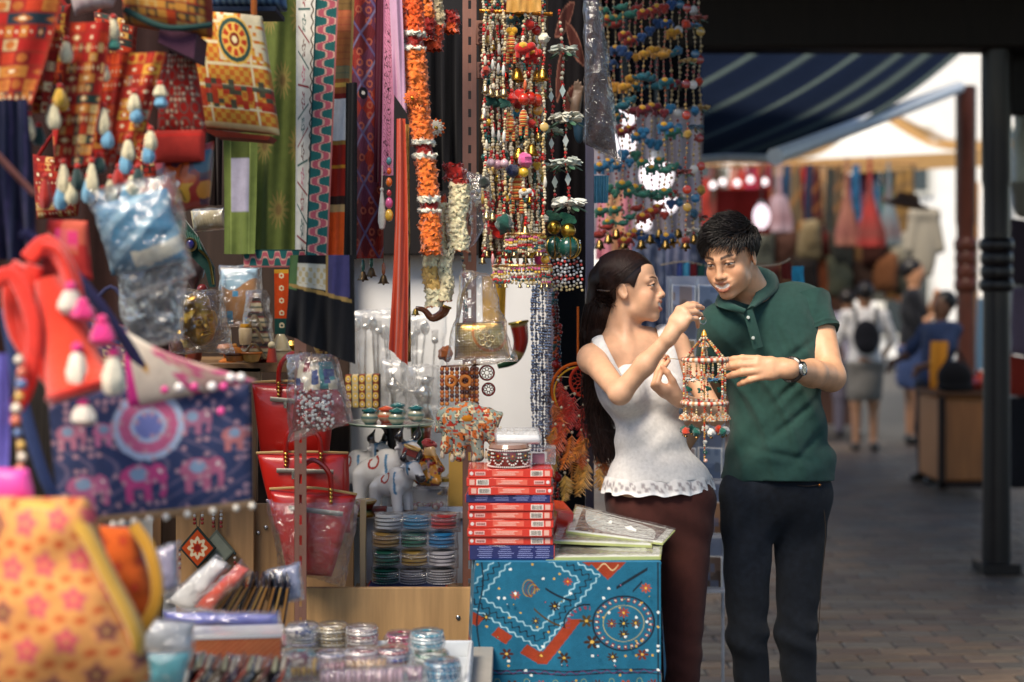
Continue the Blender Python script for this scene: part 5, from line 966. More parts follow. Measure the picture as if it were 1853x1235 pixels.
EX = [([(52, 20), (128, 8), (118, 150), (48, 160)], 3.2, ['8a1c18', 'b8481c', 'c8963a', '24302c'], 'maroon mirror-work pouch behind the narrow red strip'), ([(90, 190), (190, 180), (196, 300), (100, 310)], 3.25, ['a8201a', 'c07a34', '5a1414'], 'crimson quilted pouch behind the cream tassels'), ([(170, 20), (250, 40), (240, 140), (180, 130)], 3.3, ['b8381c', 'd0a050', '2a3a34'], 'orange-red pouch behind the rounded bag'), ([(60, 280), (150, 290), (140, 392), (66, 398)], 3.3, ['7e1414', 'a8301c', 'c8a060'], 'dark red pouch above the pink one'), ([(200, 250), (290, 240), (284, 360), (210, 372)], 3.35, ['96241c', 'c05a24', '30201c', 'd8b880'], 'brick red pouch behind the painted flower bag'), ([(330, 60), (392, 70), (386, 200), (336, 190)], 3.6, ['a03018', 'c88a3a', '2a2420'], 'rust coloured pouch half hidden by the yellow tote'), ([(-40, 330), (40, 340), (50, 440), (-40, 450)], 2.9, ['5a2a5a', '8a3a6a', 'c8a0b0'], 'plum pouch below the navy striped cloth'), ([(150, 560), (260, 600), (250, 690), (180, 690)], 3.2, ['3a3a5a', '8a6a7a', 'c8a880'], 'dusky blue pouch behind the cream flap')]
for i, (cor, Y, cols, l) in enumerate(EX): t = thing('embroidered_pouch', l, 'bag', P(cor[3][0], cor[3][1], Y), 'embroidered pouches at the back of the near display'); pillow(cor, Y, .06, p_mosaic(cols, 7, 8, i+11), 'pouch_body', nu=40, nv=44, parent=t, nz=.004, sc=14); m = MB(); m.tube(catmull([P(cor[0][0]+8, cor[0][1]+4, Y), P((cor[0][0]+cor[1][0])/2, cor[0][1]-40, Y), P(cor[1][0]-8, cor[1][1]+4, Y)], 12), .005, C(cols[0]), 6); m.build('handle', 'cloth', t)

P, S = _P0, _S0
# ================================================================ goods inside the stall
def wrapbox(cor, Y, th, parent, mat='cellophane', nz=.008, sc=30, seed=1, n=34): return pillow(cor, Y, th, solid('ffffff'), 'plastic_wrap', mat, nu=n, nv=n, parent=parent, nz=nz, sc=sc, seed=seed)
# peacock feather fan, crocheted pouch
t = thing('peacock_ornament', 'dark green peacock feather ornament with a jewelled eye', 'ornament', P(365, 520, 4.55))
fp = [(312, 402), (335, 398), (356, 425), (372, 455), (388, 485), (390, 520), (380, 520), (372, 490), (352, 470), (330, 450), (316, 430)]; o = P(350, 460, 4.55); m = MB(); m.prism([((P(x, y, 4.55)-o)[0], (P(x, y, 4.55)-o)[2]) for x, y in fp], .02, o, C('123f3a')); m.build('feather', 'felt', t)
m = MB(); m.torus(P(344, 443, 4.53), .019, .004, C('c9b27a'), 20, 6, rot(math.pi/2)); m.build('eye_ring', 'gold', t); m = MB(); m.sph(P(344, 443, 4.53), (.013, .006, .015), C('2c2a78'), 12, 8); m.build('eye', 'bead', t)
m = MB(); m.tube(catmull([P(360, 452, 4.53), P(378, 472, 4.53), P(386, 515, 4.53)], 10), .004, C('b9a05a'), 6); m.build('rib', 'gold', t)
for i in range(9): m = MB(); m.tube(np.array([P(318+5*i, 405+3*i, 4.535), P(326+5*i, 425+4*i, 4.535)]), .003, C('1f6a5c'), 4); m.build('barb', 'felt', t)
t = thing('crochet_pouch', 'cream crocheted pouch in plastic lying above the peacock ornament', 'pouch', P(375, 415, 4.5)); pillow([(345, 382), (402, 380), (408, 412), (350, 416)], 4.5, .05, lambda u, v: mixc(np.tile(C('c9bd9c'), u.shape+(1,)), (np.sin(u*90)*np.sin(v*60) > .2)*.5, '8a7a5c'), 'pouch_body', parent=t, nu=50, nv=30); wrapbox([(348, 378), (408, 374), (412, 416), (352, 420)], 4.49, .06, t, seed=3)
t = thing('gem_lamp', 'small dark jewelled lamp stand behind the peacock feather', 'lamp', P(360, 545, 4.7)); m = MB(); m.lathe([(.0001, .12), (.03, .11), (.04, .07), (.03, .03), (.012, .0), (.014, -.04), (.045, -.05), (.045, -.06), (.0001, -.06)], P(352, 520, 4.7), C('4a3a3c'), 16); m.build('stand', 'bead', t); m = MB(); m.sph(P(366, 524, 4.66), .018, C('8a2a22'), 10, 8); m.build('gem', 'bead', t)
# gold mask
t = thing('gold_mask', 'shiny golden face mask wrapped in plastic on the shelf', 'mask', P(365, 640, 4.5)); mo = P(362, 585, 4.52); MR = aim((.55, -.8, -.05), (-.25, 0, 1)); s_ = .62
MT = lambda x, y, z: mo+MR @ (np.array([x, y, z])*s_)
sdf_obj([ell(MT(0, -.01, 0), np.array([.085, .07, .12])*s_, MR), ell(MT(0, .05, .04), np.array([.06, .03, .05])*s_, MR, k=.02), cap(MT(0, .06, .03), MT(0, .09, -.02), .01*s_, .016*s_, k=.01), ell(MT(.035, .07, .025), np.array([.022, .012, .012])*s_, MR, 's', .008), ell(MT(-.035, .07, .025), np.array([.022, .012, .012])*s_, MR, 's', .008), cap(MT(-.025, .066, -.055), MT(.025, .066, -.055), .01*s_, .01*s_, k=.008), ell(MT(0, 0, .11), np.array([.07, .06, .05])*s_, MR, k=.02), ell(MT(.09, -.02, 0), np.array([.012, .025, .05])*s_, MR, k=.01), ell(MT(-.09, -.02, 0), np.array([.012, .025, .05])*s_, MR, k=.01)], 'mask_face', 'gold', lambda V: np.tile(C('c8963c'), (len(V), 1)), .004, t)
wrapbox([(305, 520), (400, 525), (425, 640), (310, 640)], 4.46, .14, t, seed=6)
# wrapped blue and gold packet
t = thing('wrapped_packet', 'pale blue and bronze brocade packet in clear plastic', 'packet', P(435, 580, 4.8)); pillow([(400, 488), (466, 486), (466, 586), (402, 588)], 4.8, .05, lambda u, v: mixc(mixc(np.tile(C('8fb4cc'), u.shape+(1,)), (v > .28+.1*np.sin(u*5))*1., 'a87848'), (v > .4)*(hash2(np.floor(u*6), np.floor(v*8)) > .68)*1., '3f8fbc'), 'packet_body', 'silk', parent=t, nu=50, nv=60); wrapbox([(396, 480), (474, 480), (474, 590), (398, 592)], 4.76, .07, t, seed=9)
# spire box, toy temple, jars
t = thing('spire_box', 'pointed temple-shaped box with red, black and cream bands in plastic', 'box', P(465, 650, 4.7))
o = P(464, 650, 4.7); hgt = S(118, 4.7); n = 40; g_ = []; cc = []
for i in range(n):
    k = i/(n-1); w = S(4+24*min(1, k*1.25), 4.7); z = hgt*(1-k); ring = [(-w, -w*.6), (w, -w*.6), (w, w*.6), (-w, w*.6)]; g_.append([o+np.array([a, b, z]) for a, b in ring]); h = ['c9b48c', '5a1f1c', '2a2622', '8a2c24', 'd8c8a0', '25443e'][int(k*26) % 6]; cc.append([C(h)]*4)
m = MB(); m.grid(np.array(g_), np.array(cc), True); m.build('box_body', 'cloth', t, 30)
for k, r in ((.42, .6), (.62, .8), (.85, .75)): m = MB(); zz = hgt*(1-k); w = S(20*k+4, 4.7); m.tube(catmull([o+np.array([-w, -w*.8-.012, zz-.03]), o+np.array([0, -w*.8-.02, zz+.02]), o+np.array([w, -w*.8-.012, zz-.03])], 10), .005, C('c8b080'), 6); m.build('braid', 'gold', t)
wrapbox([(445, 525), (485, 525), (500, 652), (436, 652)], 4.66, .10, t, seed=12)
for i, (x, y, h1, h2, r, hh, nm, lb) in enumerate(((444, 620, 'cdb48c', 'e0a028', .022, .055, 'toy_jar', 'cream wooden jar with a yellow frilled lid on the shelf'), (425, 650, 'c8782c', 'd89038', .030, .05, 'toy_dome', 'round orange toy dome at the shelf edge'), (455, 652, 'd8a858', 'c8742c', .034, .03, 'toy_bowl', 'wide amber bowl on the shelf beside the spire box'), (492, 652, 'e0d2ac', 'b8402c', .018, .06, 'toy_doll', 'tiny cream and red wooden doll on the shelf'))):
    t = thing(nm, lb, 'toy', P(x, y, 4.6)); o = P(x, y+4, 4.6); m = MB()
    if i == 0: m.lathe([(.0001, hh), (r*.8, hh), (r, hh*.9), (r*.95, hh*.3), (r*.8, 0), (.0001, 0)], o, C(h1), 16); m.build('jar_body', 'wood', t); m = MB(); m.lathe([(.0001, hh+.012), (r*.8, hh+.012), (r*.9, hh+.004), (r*.85, hh)], o, C(h2), 16, wob=.08*np.random.default_rng(1).standard_normal((4, 16))); m.build('lid', 'felt', t)
    elif i == 1: m.lathe([(.0001, hh), (r*.6, hh*.85), (r, hh*.4), (r*.9, 0), (.0001, 0)], o, C(h1), 16); m.build('dome', 'wood', t); m = MB(); m.torus(o+np.array([0, 0, hh*.45]), r*.95, .005, C('6a3a18'), 20); m.build('band', 'wood', t); m = MB(); m.sph(o+np.array([0, 0, hh]), .008, C(h2)); m.build('knob', 'wood', t)
    elif i == 2: m.lathe([(r*.85, hh), (r, hh), (r*.7, .004), (r*.4, 0), (.0001, 0)], o, C(h1), 18); m.build('bowl', 'wood', t); m = MB(); m.torus(o+np.array([0, 0, hh]), r*.95, .004, C(h2), 20); m.build('rim', 'wood', t)
    else: m.lathe([(.012, .045), (r, .0), (.0001, 0)], o, C(h2), 12); m.build('skirt', 'paint', t); m = MB(); m.sph(o+np.array([0, 0, .055]), .013, C(h1)); m.build('head', 'paint', t)
# gold fan pouch below the black skirt
t = thing('brocade_pouch', 'gold brocade pouch hanging below the black skirt cloth', 'pouch', P(590, 670, 4.2)); pillow([(556, 605), (618, 602), (628, 640), (590, 678)], 4.2, .04, lambda u, v: mixc(np.tile(C('5a3a22'), u.shape+(1,)), ((np.abs(u-.5) > .36) | (v < .14))*1., 'b8904a'), 'pouch_body', 'silk', parent=t, nu=40, nv=40); m = MB(); g2 = np.random.default_rng(4); m.sphs([P(585+22*g2.standard_normal()*.6, 640+12*g2.standard_normal(), 4.17) for _ in range(40)], .004, C('d0b070')); tag(m.build('beads', 'gold', t), kind='stuff')
# clear bag of beaded ornaments in front of the post
t = thing('wrapped_ornaments', 'clear plastic bag of red and white beaded ornaments over the slotted post', 'packet', P(578, 790, 3.88))
def p_orn(u, v):
    c = np.tile(C('8a2620'), u.shape+(1,)); d = hash2(np.floor(u*16), np.floor(v*18)); c = mixc(c, (v < .4)*(hash2(np.floor(u*5), np.floor(v*7)) > .5)*1., '2f7a78'); c = mixc(c, (v < .42)*(hash2(np.floor(u*5), np.floor(v*7), 2) > .62)*1., 'c8b89a'); c = mixc(c, (v < .45)*(hash2(np.floor(u*7), np.floor(v*9), 5) > .75)*1., '27306a'); return c
pillow([(540, 655), (600, 655), (632, 770), (528, 782)], 3.9, .07, p_orn, 'ornaments', 'bead', nu=70, nv=70, parent=t, nz=.006, sc=50); g2 = np.random.default_rng(8); m = MB(); bu = g2.random((190, 2)); m.sphs([P(540+58*a-8*b+18*a*b, 705+75*b, 3.868-.022*math.sin(3.1*a)) for a, b in bu], .0034+.002*g2.random(190), np.array([C(['dcd8d0', 'd0ccc4', 'a8281c', 'c8c4c0', '8a2018'][i % 5]) for i in range(190)]), 7, 5); tag(m.build('beads', 'bead', t), kind='stuff'); wrapbox([(520, 640), (610, 640), (642, 765), (522, 800)], 3.86, .11, t, seed=14, nz=.010)
# red vinyl handbags
GB = 'red vinyl handbags on the stall post'
def redbag(cor, Y, label, wrap=False, seed=0, zip_=True):
    t = thing('handbag', label, 'handbag', P((cor[2][0]+cor[3][0])/2, cor[2][1], Y), GB)
    pillow(cor, Y, .10, solid('b41f16'), 'bag_body', 'vinyl', nu=30, nv=30, parent=t, e=.22, nz=.003, sc=12, seed=seed)
    (x0, y0), (x1, y1), (x2, y2), (x3, y3) = cor; xm = (x0+x1)/2; w = (x1-x0)
    if zip_:
        m = MB(); a = P(x0+w*.22, y0+(y3-y0)*.22, Y-.052); b = P(x1-w*.16, y1+(y2-y1)*.24, Y-.052); m.tube(np.array([a, b]), .007, C('8f8a80'), 6, sq=.4); z_ = m.build('zip', 'steel', t); m = MB(); m.box(a*.7+b*.3-np.array([0, .006, .012]), (.01, .004, .022), C('a8a49a')); m.build('puller', 'silver', z_)
    for dy in (-.035, .03):
        m = MB(); m.tube(catmull([P(xm-w*.18, y0+14, Y+dy), P(xm-w*.16, y0-30, Y+dy-.01), P(xm, y0-52, Y+dy-.015), P(xm+w*.18, y0-28, Y+dy-.01), P(xm+w*.2, y0+16, Y+dy)], 22), .0075, C('9a1812'), 8); h_ = m.build('handle', 'vinyl', t)
    for sx in (-.18, .2):
        m = MB()
        for k in range(4): m.sph(P(xm+w*sx, y0+2+7*k, Y-.05), .0058, C('c8a050'), 8, 6)
        tag(m.build('ring_beads', 'gold', t), kind='stuff')
    m = MB(); m.tube(catmull([P(x0, y0, Y-.01), P(xm, y0-2, Y-.03), P(x1, y1, Y-.01)], 12), .004, C('b8945a'), 6); m.build('top_piping', 'silk', t)
    if wrap: wrapbox([(x0-8, y0+20), (x1+6, y1+10), (x2+24, y2+20), (x3-14, y3-10)], Y-.01, .14, t, seed=seed+20, nz=.008, sc=22)
    return t
redbag([(456, 692), (606, 700), (596, 828), (472, 830)], 4.30, 'topmost red handbag, its lower edge hidden by the next')
redbag([(464, 820), (630, 820), (634, 965), (500, 965)], 4.18, 'middle red handbag with curved handles and gold rings')
redbag([(488, 885), (646, 895), (600, 1044), (520, 1040)], 4.08, 'lowest red handbag, wrapped in clear plastic', True, 5)
# diamond pendants pinned to the wood
for i, (x, y, h, Y) in enumerate(((358, 992, 'b8481c', 4.36), (392, 998, '7c8478', 4.39))):
    t = thing('diamond_pendant', ('orange floral diamond pendant on beaded strings', 'plain grey-green diamond pendant behind the floral one')[i], 'pendant', P(x, y+38, Y), 'diamond pendants on the wood panel')
    def pd(u, v, i=i): c = np.tile(C(h), u.shape+(1,)); r = np.hypot(u-.5, v-.5); a = np.arctan2(v-.5, u-.5); c = mixc(c, (i == 0)*(np.abs(r-.26-.05*np.cos(8*a)) < .07)*1., 'd8c8a8'); c = mixc(c, (i == 0)*(r < .12)*1., '8a2018'); return mixc(c, (np.maximum(np.abs(u-.5), np.abs(v-.5)) > .43)*1., '24302c' if i == 0 else '5c6258')
    pillow([(x, y-40), (x+34, y), (x, y+38), (x-34, y)], Y, .012, pd, 'diamond', parent=t, nu=44, nv=44, e=.1)
    for dx in (-6, 8):
        m = MB(); m.sphs([P(x+dx, y-80+k*7, Y) for k in range(6)], .0055, np.array([C('c9c9c9')]*4+[C('8a1a16')]*2)); tag(m.build('beads', 'bead', t), kind='stuff'); m = MB(); m.tube(np.array([P(x+dx, y-90, Y), P(x+dx*.3, y-38, Y)]), .0012, C('5a4a40'), 4); m.build('thread', 'cloth', t)
    for sx in (-1, 1):
        if (i == 0) == (sx < 0): m = MB(); m.sphs([P(x+sx*33, y+4+k*8, Y-.004) for k in range(5)], .005, np.array([C('1a2a2a'), C('c9c9c9'), C('8a1a16'), C('c9c9c9'), C('8a1a16')])); tag(m.build('side_beads', 'bead', t), kind='stuff')
# silver cutlery and figures in plastic against the white wall
GC = 'silver cutlery sets in plastic'
def cutlery(px, py, Y, label, seed, fig=0):
    t = thing('cutlery_set', label, 'cutlery', P(px, py+70, Y), GC); g2 = np.random.default_rng(seed)
    for k in range(4):
        x = px-20+k*13+g2.uniform(-4, 4); y0 = py-60+g2.uniform(-12, 14); tl = g2.uniform(-.12, .12); a = P(x, y0, Y); b = P(x+tl*100, y0+105, Y); m = MB()
        if k % 2 == 0: m.sph(a, (.017, .005, .026), C('cfcfcc'), 10, 8); m.tube(np.array([a-np.array([0, 0, .02]), b]), np.array([.003, .005]), C('cfcfcc'), 6); m.build('spoon', 'silver', t)
        else:
            for j in range(4): m.tube(np.array([a+np.array([(j-1.5)*.007, 0, .026]), a+np.array([(j-1.5)*.006, 0, -.008])]), .0016, C('cfcfcc'), 5)
            m.sph(a-np.array([0, 0, .014]), (.013, .004, .012), C('cfcfcc'), 8, 6); m.tube(np.array([a-np.array([0, 0, .02]), b]), np.array([.003, .005]), C('cfcfcc'), 6); m.build('fork', 'silver', t)
    wrapbox([(px-38, py-92), (px+44, py-98), (px+36, py+82), (px-32, py+80)], Y-.02, .06, t, 'haze_film', nz=.008, sc=26, seed=seed)
cutlery(668, 655, 5.15, 'wrapped silver cutlery set closest to the black skirt cloth', 3); cutlery(712, 660, 5.2, 'wrapped silver cutlery set between the sash and the patterned box', 4); cutlery(764, 665, 5.2, 'wrapped silver cutlery set below the cream garlands', 5)
t = thing('silver_figurine', 'silver bird-shaped pitcher in plastic beside the cups', 'figurine', P(765, 765, 5.05)); q = lambda x, y: P(x, y, 5.05)
sdf_obj([ell(q(768, 715), (.03, .026, .036)), ell(q(770, 690), (.018, .016, .018)), cap(q(775, 688), q(786, 684), .008, .004), cap(q(770, 740), q(790, 772), .022, .005), cap(q(764, 735), q(760, 765), .012, .018), cap(q(755, 712), q(742, 708), .010, .006)], 'pitcher', 'silver', lambda V: np.tile(C('c4c2bc'), (len(V), 1)), .0035, t)
wrapbox([(738, 660), (795, 660), (800, 778), (735, 778)], 5.02, .09, t, 'haze_film', seed=31)
t = thing('silver_figurine', 'silver pelican-like goblet in plastic behind the cups', 'figurine', P(712, 760, 5.1)); q = lambda x, y: P(x, y, 5.1)
sdf_obj([ell(q(712, 698), (.026, .024, .016)), cap(q(712, 700), q(712, 740), .012, .008), ell(q(712, 760), (.026, .026, .01)), cap(q(712, 690), q(708, 655), .007, .006), ell(q(725, 705), (.02, .01, .008))], 'goblet', 'silver', lambda V: np.tile(C('c4c2bc'), (len(V), 1)), .0035, t)
wrapbox([(690, 650), (738, 650), (742, 768), (688, 768)], 5.07, .08, t, 'haze_film', seed=32)
# patterned box
t = thing('mirror_box', 'upright box covered in gold and red mirror-work', 'box', P(655, 738, 5.0))
def p_box(u, v): c = np.tile(C('b8a888'), u.shape+(1,)); c = mixc(c, ((np.floor(u*5) % 2) == 0)*1., '7a3a28'); r = np.hypot((u*5) % 1-.5, (v*4) % 1-.5); c = mixc(c, (np.abs(r-.3) < .1)*1., 'd8b860'); c = mixc(c, (r < .12)*1., 'e8e2d8'); return mixc(c, (np.abs((u*5) % 1-.5) > .44)*1., '24443a')
pillow([(626, 678), (688, 676), (688, 738), (628, 738)], 4.98, .09, p_box, 'box_body', parent=t, nu=70, nv=60, e=.04)
# plate on a stand with pots
t = thing('glass_plate', 'round glass serving plate with a mosaic rim on a dark stand', 'plate', P(708, 905, 4.85)); pc = P(709, 768, 4.85)
m = MB(); n = 60; pr = [(.0001, .004), (.05, .004), (.10, .004), (.138, .007), (.148, .009), (.15, .006), (.145, .0), (.0001, -.002)]; m.lathe(pr, pc, np.array([C('a8b0a8'), C('8a3a48'), C('b9c0b4'), C('2a3430'), C('cfd8c8'), C('7fa088'), C('90a898'), C('90a898')]), 48); m.build('plate', 'ceramic', t)
m = MB(); m.lathe([(.05, -.004), (.03, -.02), (.016, -.06), (.014, -.16), (.06, -.23), (.065, -.245), (.0001, -.245)], pc, C('1a1414'), 18); m.build('pedestal', 'ceramic', t)
def pot(px, py, Y, col, label):
    o = P(px, py, Y); s_ = .0275; t = thing('small_pot', label, 'pot', o, 'little lacquered pots on the glass plate'); c = C(col); w = C('c9c4a8'); m = MB()
    m.lathe([(.75*s_, 1.75*s_), (.95*s_, 1.8*s_), (.98*s_, 1.62*s_), (.72*s_, 1.45*s_), (.9*s_, 1.2*s_), (1.08*s_, .85*s_), (1.02*s_, .55*s_), (.7*s_, .12*s_), (.62*s_, 0), (.0001, 0)], o, np.array([c, c, c, c, w, c, w, c, c, c]), 20); m.build('pot_body', 'ceramic', t)
    m = MB(); m.lathe([(.0001, 2.1*s_), (.4*s_, 2.0*s_), (.78*s_, 1.82*s_), (.8*s_, 1.7*s_)], o, c*1.1, 18); m.build('lid', 'ceramic', t)
pot(672, 756, 4.98, '1d6468', 'teal pot at the back of the plate'); pot(669, 768, 4.80, '1d6468', 'teal pot closest to the patterned box'); pot(699, 765, 4.86, 'c84a20', 'orange pot, the only one of its colour'); pot(720, 758, 4.95, '1d6468', 'teal pot right behind the front pair'); pot(718, 769, 4.78, '1f6a66', 'teal pot next to the orange one at the plate front'); pot(753, 763, 4.88, '1d6468', 'teal pot standing alone near the plate rim')
t = thing('striped_tumbler', 'green and yellow striped tumbler under the glass plate', 'tumbler', P(760, 815, 5.0)); m = MB(); n = 28; cols = np.array([[C(['2f6a44', 'c8962c', 'd8b040', '2f6a44', 'a83a24'][(i*5//n) % 5]) for i in range(n)]]*5); a = np.arange(n)*2*math.pi/n; g_ = np.array([[P(762, 815, 5.0)+np.array([r*math.cos(x), r*math.sin(x), z]) for x in a] for r, z in ((.036, .085), (.038, .08), (.034, .03), (.026, .002), (.001, .0))]); m.grid(g_, cols, True); m.build('tumbler_body', 'ceramic', t); m = MB(); m.torus(P(762, 815, 5.0)+np.array([0, 0, .085]), .036, .003, C('c8a040'), 24); m.build('rim', 'gold', t)
# white ceramic bulls
def bull(loc, face, s, label, cap_red=True):
    Rz = rot(0, 0, face); o = np.asarray(loc, float); t = thing('ceramic_bull', label, 'figurine', o, 'white ceramic bulls'); W = lambda x, y, z: o+Rz @ (np.array([x*1.1, y*.92, z*.80])*s); E = lambda c, r, k=.02: ell(W(*c), np.array(r)*s, Rz, 'u', k*s*1.2); K = lambda a, b, ra, rb, k=.02: cap(W(*a), W(*b), ra*s, rb*s, 'u', k*s*1.2)
    L = [E((0, .03, .17), (.06, .105, .062)), E((0, -.05, .20), (.058, .06, .07)), E((0, -.02, .255), (.028, .045, .03)), K((0, -.09, .21), (0, -.135, .275), .05, .036), E((0, -.155, .29), (.044, .05, .042)), K((0, -.175, .275), (0, -.225, .24), .034, .025)]
    for x in (-1, 1): L += [K((x*.035, -.07, .15), (x*.036, -.085, .0), .032, .025), K((x*.035, .10, .15), (x*.036, .10, .0), .034, .025), E((x*.05, -.14, .31), (.022, .01, .009), .008), K((x*.026, -.145, .325), (x*.056, -.15, .37), .015, .012), K((x*.056, -.15, .37), (x*.046, -.17, .425), .012, .004)]
    L += [K((0, .13, .2), (.02, .145, .1), .01, .008)]
    def col(V):
        q = (V-o) @ Rz/s/np.array([1.1, .92, .8]); x, y, z = q.T; c = np.tile(C('dddcdb'), (len(V), 1)); c = mixc(c, ((np.abs(y+.075-.25*(z-.2)) < .007) & (z > .13) & (z < .27))*1., '5a86a8'); c = mixc(c, ((np.abs(y+.165) < .006) & (z > .26))*1., '5a86a8'); c = mixc(c, (np.abs(np.hypot(y-.01, z-.225)-.03) < .006)*(np.abs(x) > .025)*1., 'a8382c'); c = mixc(c, ((z > .342) & (np.abs(x) > .02))*1., '2a2626'); c = mixc(c, ((np.hypot(y+.175, z-.30) < .008) & (np.abs(x) > .02))*1., '181414'); c = mixc(c, ((y < -.21) & (z < .262))*1., '3a3232'); c = mixc(c, (z < .018)*1., '8a6a5a'); return c
    sdf_obj(L, 'bull_body', 'ceramic', col, .0042, t, 1)
    return t
bz = tp
bull((P(640, 0, 4.85)[0], 4.86, bz), 1.05, .74, 'white ceramic bull half hidden behind the red handbags'); bull((P(692, 0, 4.75)[0], 4.76, bz), .95, .80, 'white ceramic bull with the tallest dark horns and blue bridle'); bull((P(712, 0, 4.62)[0]+.0, 4.60, bz-.0), .85, .62, 'smallest white ceramic bull at the front of the cupboard')
# little brass drum, maroon box, plastic tub, turbaned figurine
t = thing('brass_drum', 'small painted brass drum in front of the bulls', 'drum', P(660, 925, 4.5)); o = P(661, 922, 4.5); o[2] = tp; m = MB(); m.lathe([(.0001, .052), (.034, .052), (.036, .046), (.026, .034), (.022, .02), (.03, .008), (.028, 0), (.0001, 0)], o, np.array([C('d8ccb0'), C('d8ccb0'), C('b8924a'), C('a83a2a'), C('2f5a44'), C('c8a04a'), C('8a6a3a'), C('8a6a3a')]), 20); m.build('drum_body', 'gold', t); m = MB(); m.torus(o+np.array([0, 0, .05]), .034, .003, C('d0b070'), 22); m.build('hoop', 'gold', t)
t = thing('trinket_box', 'flat maroon trinket box beside the brass drum', 'box', P(686, 918, 4.55)); m = MB(); o = P(686, 915, 4.52); o[2] = tp; m.box(o+np.array([0, 0, .009]), (.045, .05, .018), C('5a1c1c')); m.build('box_base', 'wood', t); m = MB(); m.box(o+np.array([0, 0, .0222]), (.047, .052, .008), C('6a2420')); m.build('lid', 'wood', t)
t = thing('plastic_tub', 'clear lilac-tinted plastic tub under the turbaned figurine', 'tub', P(773, 922, 4.55)); o = P(776, 0, 4.62); o[2] = tp; W2, H2 = .125, .078; m = MB()
m.box(o+np.array([0, 0, H2/2]), (W2, .10, H2), C('b8b0d0'), bev=.008); m.build('tub_body', 'acrylic', t); m = MB(); m.box(o+np.array([0, 0, H2+.004]), (W2+.008, .108, .008), C('a8a0c4')); m.build('lid', 'acrylic', t); m = MB(); g2 = np.random.default_rng(9); m.sphs([o+np.array([g2.uniform(-.05, .05), g2.uniform(-.03, .03), .012+.01*g2.random()]) for _ in range(30)], .009, np.array([C(['c88a8a', 'd8c0a0', 'b86a5a'][i % 3]) for i in range(30)])); tag(m.build('contents', 'bead', t), kind='stuff')
t = thing('turbaned_figurine', 'little seated figurine in a red turban and gold coat', 'figurine', P(775, 872, 4.6)); fo = o+np.array([0, 0, H2+.009]); W = lambda x, y, z: fo+np.array([x, y, z])
sdf_obj([ell(W(0, 0, .03), (.04, .034, .032)), ell(W(0, 0, .068), (.027, .024, .034)), ell(W(.004, -.006, .112), (.019, .02, .022)), cap(W(-.02, 0, .08), W(-.034, -.02, .045), .011, .009), cap(W(.02, 0, .08), W(.045, -.015, .05), .011, .009), cap(W(.014, -.024, .11), W(.03, -.04, .07), .007, .004), cap(W(-.03, -.01, .015), W(.03, -.03, .012), .016, .014)], 'figure', 'ceramic', lambda V: mixc(mixc(mixc(np.tile(C('c8882c'), (len(V), 1)), ((V-fo)[:, 2] > .095)*1., 'd8b07a'), (vnoise(V, 90, 1) > .25)*((V-fo)[:, 2] < .09)*1., '8a1f18'), (vnoise(V, 120, 4) > .45)*((V-fo)[:, 2] < .09)*1., '24443a'), .003, t)
m = MB(); m.torus(W(.002, 0, .13), .018, .009, C('9a1c18'), 20, 8, rot(.2, .3, 0)); m.sph(W(-.004, 0, .137), (.016, .016, .012), C('a8281c')); m.build('turban', 'silk', t)
m = MB(); m.box(W(-.05, 0, .10), (.07, .05, .022), C('8a2a20'), rot(0, .35, 0)); m.torus(W(-.05, 0, .117), .03, .004, C('c8a04a'), 18, 6, rot(0, .35, 0)); m.build('parasol', 'silk', t); m = MB(); m.cyl(W(-.04, 0, .09), W(-.025, -.005, .01), .004, .005, C('5a2a1c'), 8); m.build('parasol_pole', 'wood', t)
# stacked bangle packs
# ---
GP = 'plastic-wrapped bangle packs stacked on the ledge'
def bangle_roll(o, r, h, col, parent, n=5, mat='bead'):
    m = MB(); c = C(col); pr = []; cc = []
    for i in range(n):
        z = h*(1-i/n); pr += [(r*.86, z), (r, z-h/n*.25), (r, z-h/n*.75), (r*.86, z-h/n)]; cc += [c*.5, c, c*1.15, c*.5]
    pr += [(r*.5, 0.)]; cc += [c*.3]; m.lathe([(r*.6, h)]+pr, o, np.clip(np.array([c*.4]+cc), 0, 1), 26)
    k = 30; an = np.arange(k)*2*math.pi/k; ps = np.concatenate([o+np.stack([r*1.0*np.cos(an+j), r*1.0*np.sin(an+j), np.full(k, h*(j+.5)/n)], 1) for j in (0, 2, 4) if j < n]); m.sphs(ps, r*.05, np.clip(c*.4+.5, 0, .9), 5, 3); return m.build('bangle_roll', mat, parent, 40)
rows = [(955, ['c6cacc', '3a8ab4', 'b02a2c'], 'top', 1), (993, ['b8904a', '1d6b52', '2a7ab0'], 'second', -3), (1024, ['1d6b52', 'c09a4a', 'b9b6bc'], 'third', -2), (1050, ['1a5a48', '8f8c90', '9a989c'], 'bottom', -4)]
pz = lz
for k in range(3, -1, -1):
    y, cols, nm, dx = rows[k]; h = .052; t = thing('bangle_pack', f'wrapped bangle pack, {nm} of the stack of four on the ledge', 'bangles', (P(755, 0, 4.4)[0], 4.4, pz+.045), GP)
    for i, c in enumerate(cols): bangle_roll(np.array([P(702+50*i+dx, 0, 4.40)[0], 4.40+.006*math.sin(k+i), pz+.042]), .041, h-.006, c, t, 4 if k != 3 else 6)
    x0, x1 = 676+dx, 832+dx; ya, yb = HY-(pz+.042+h+.004-CH)*FPX/4.36, HY-(pz+.038-CH)*FPX/4.36
    wrapbox([(x0, ya), (x1, ya), (x1, yb), (x0, yb)], 4.40, .10, t, seed=40+k, nz=.004, sc=34); pz += h+.004
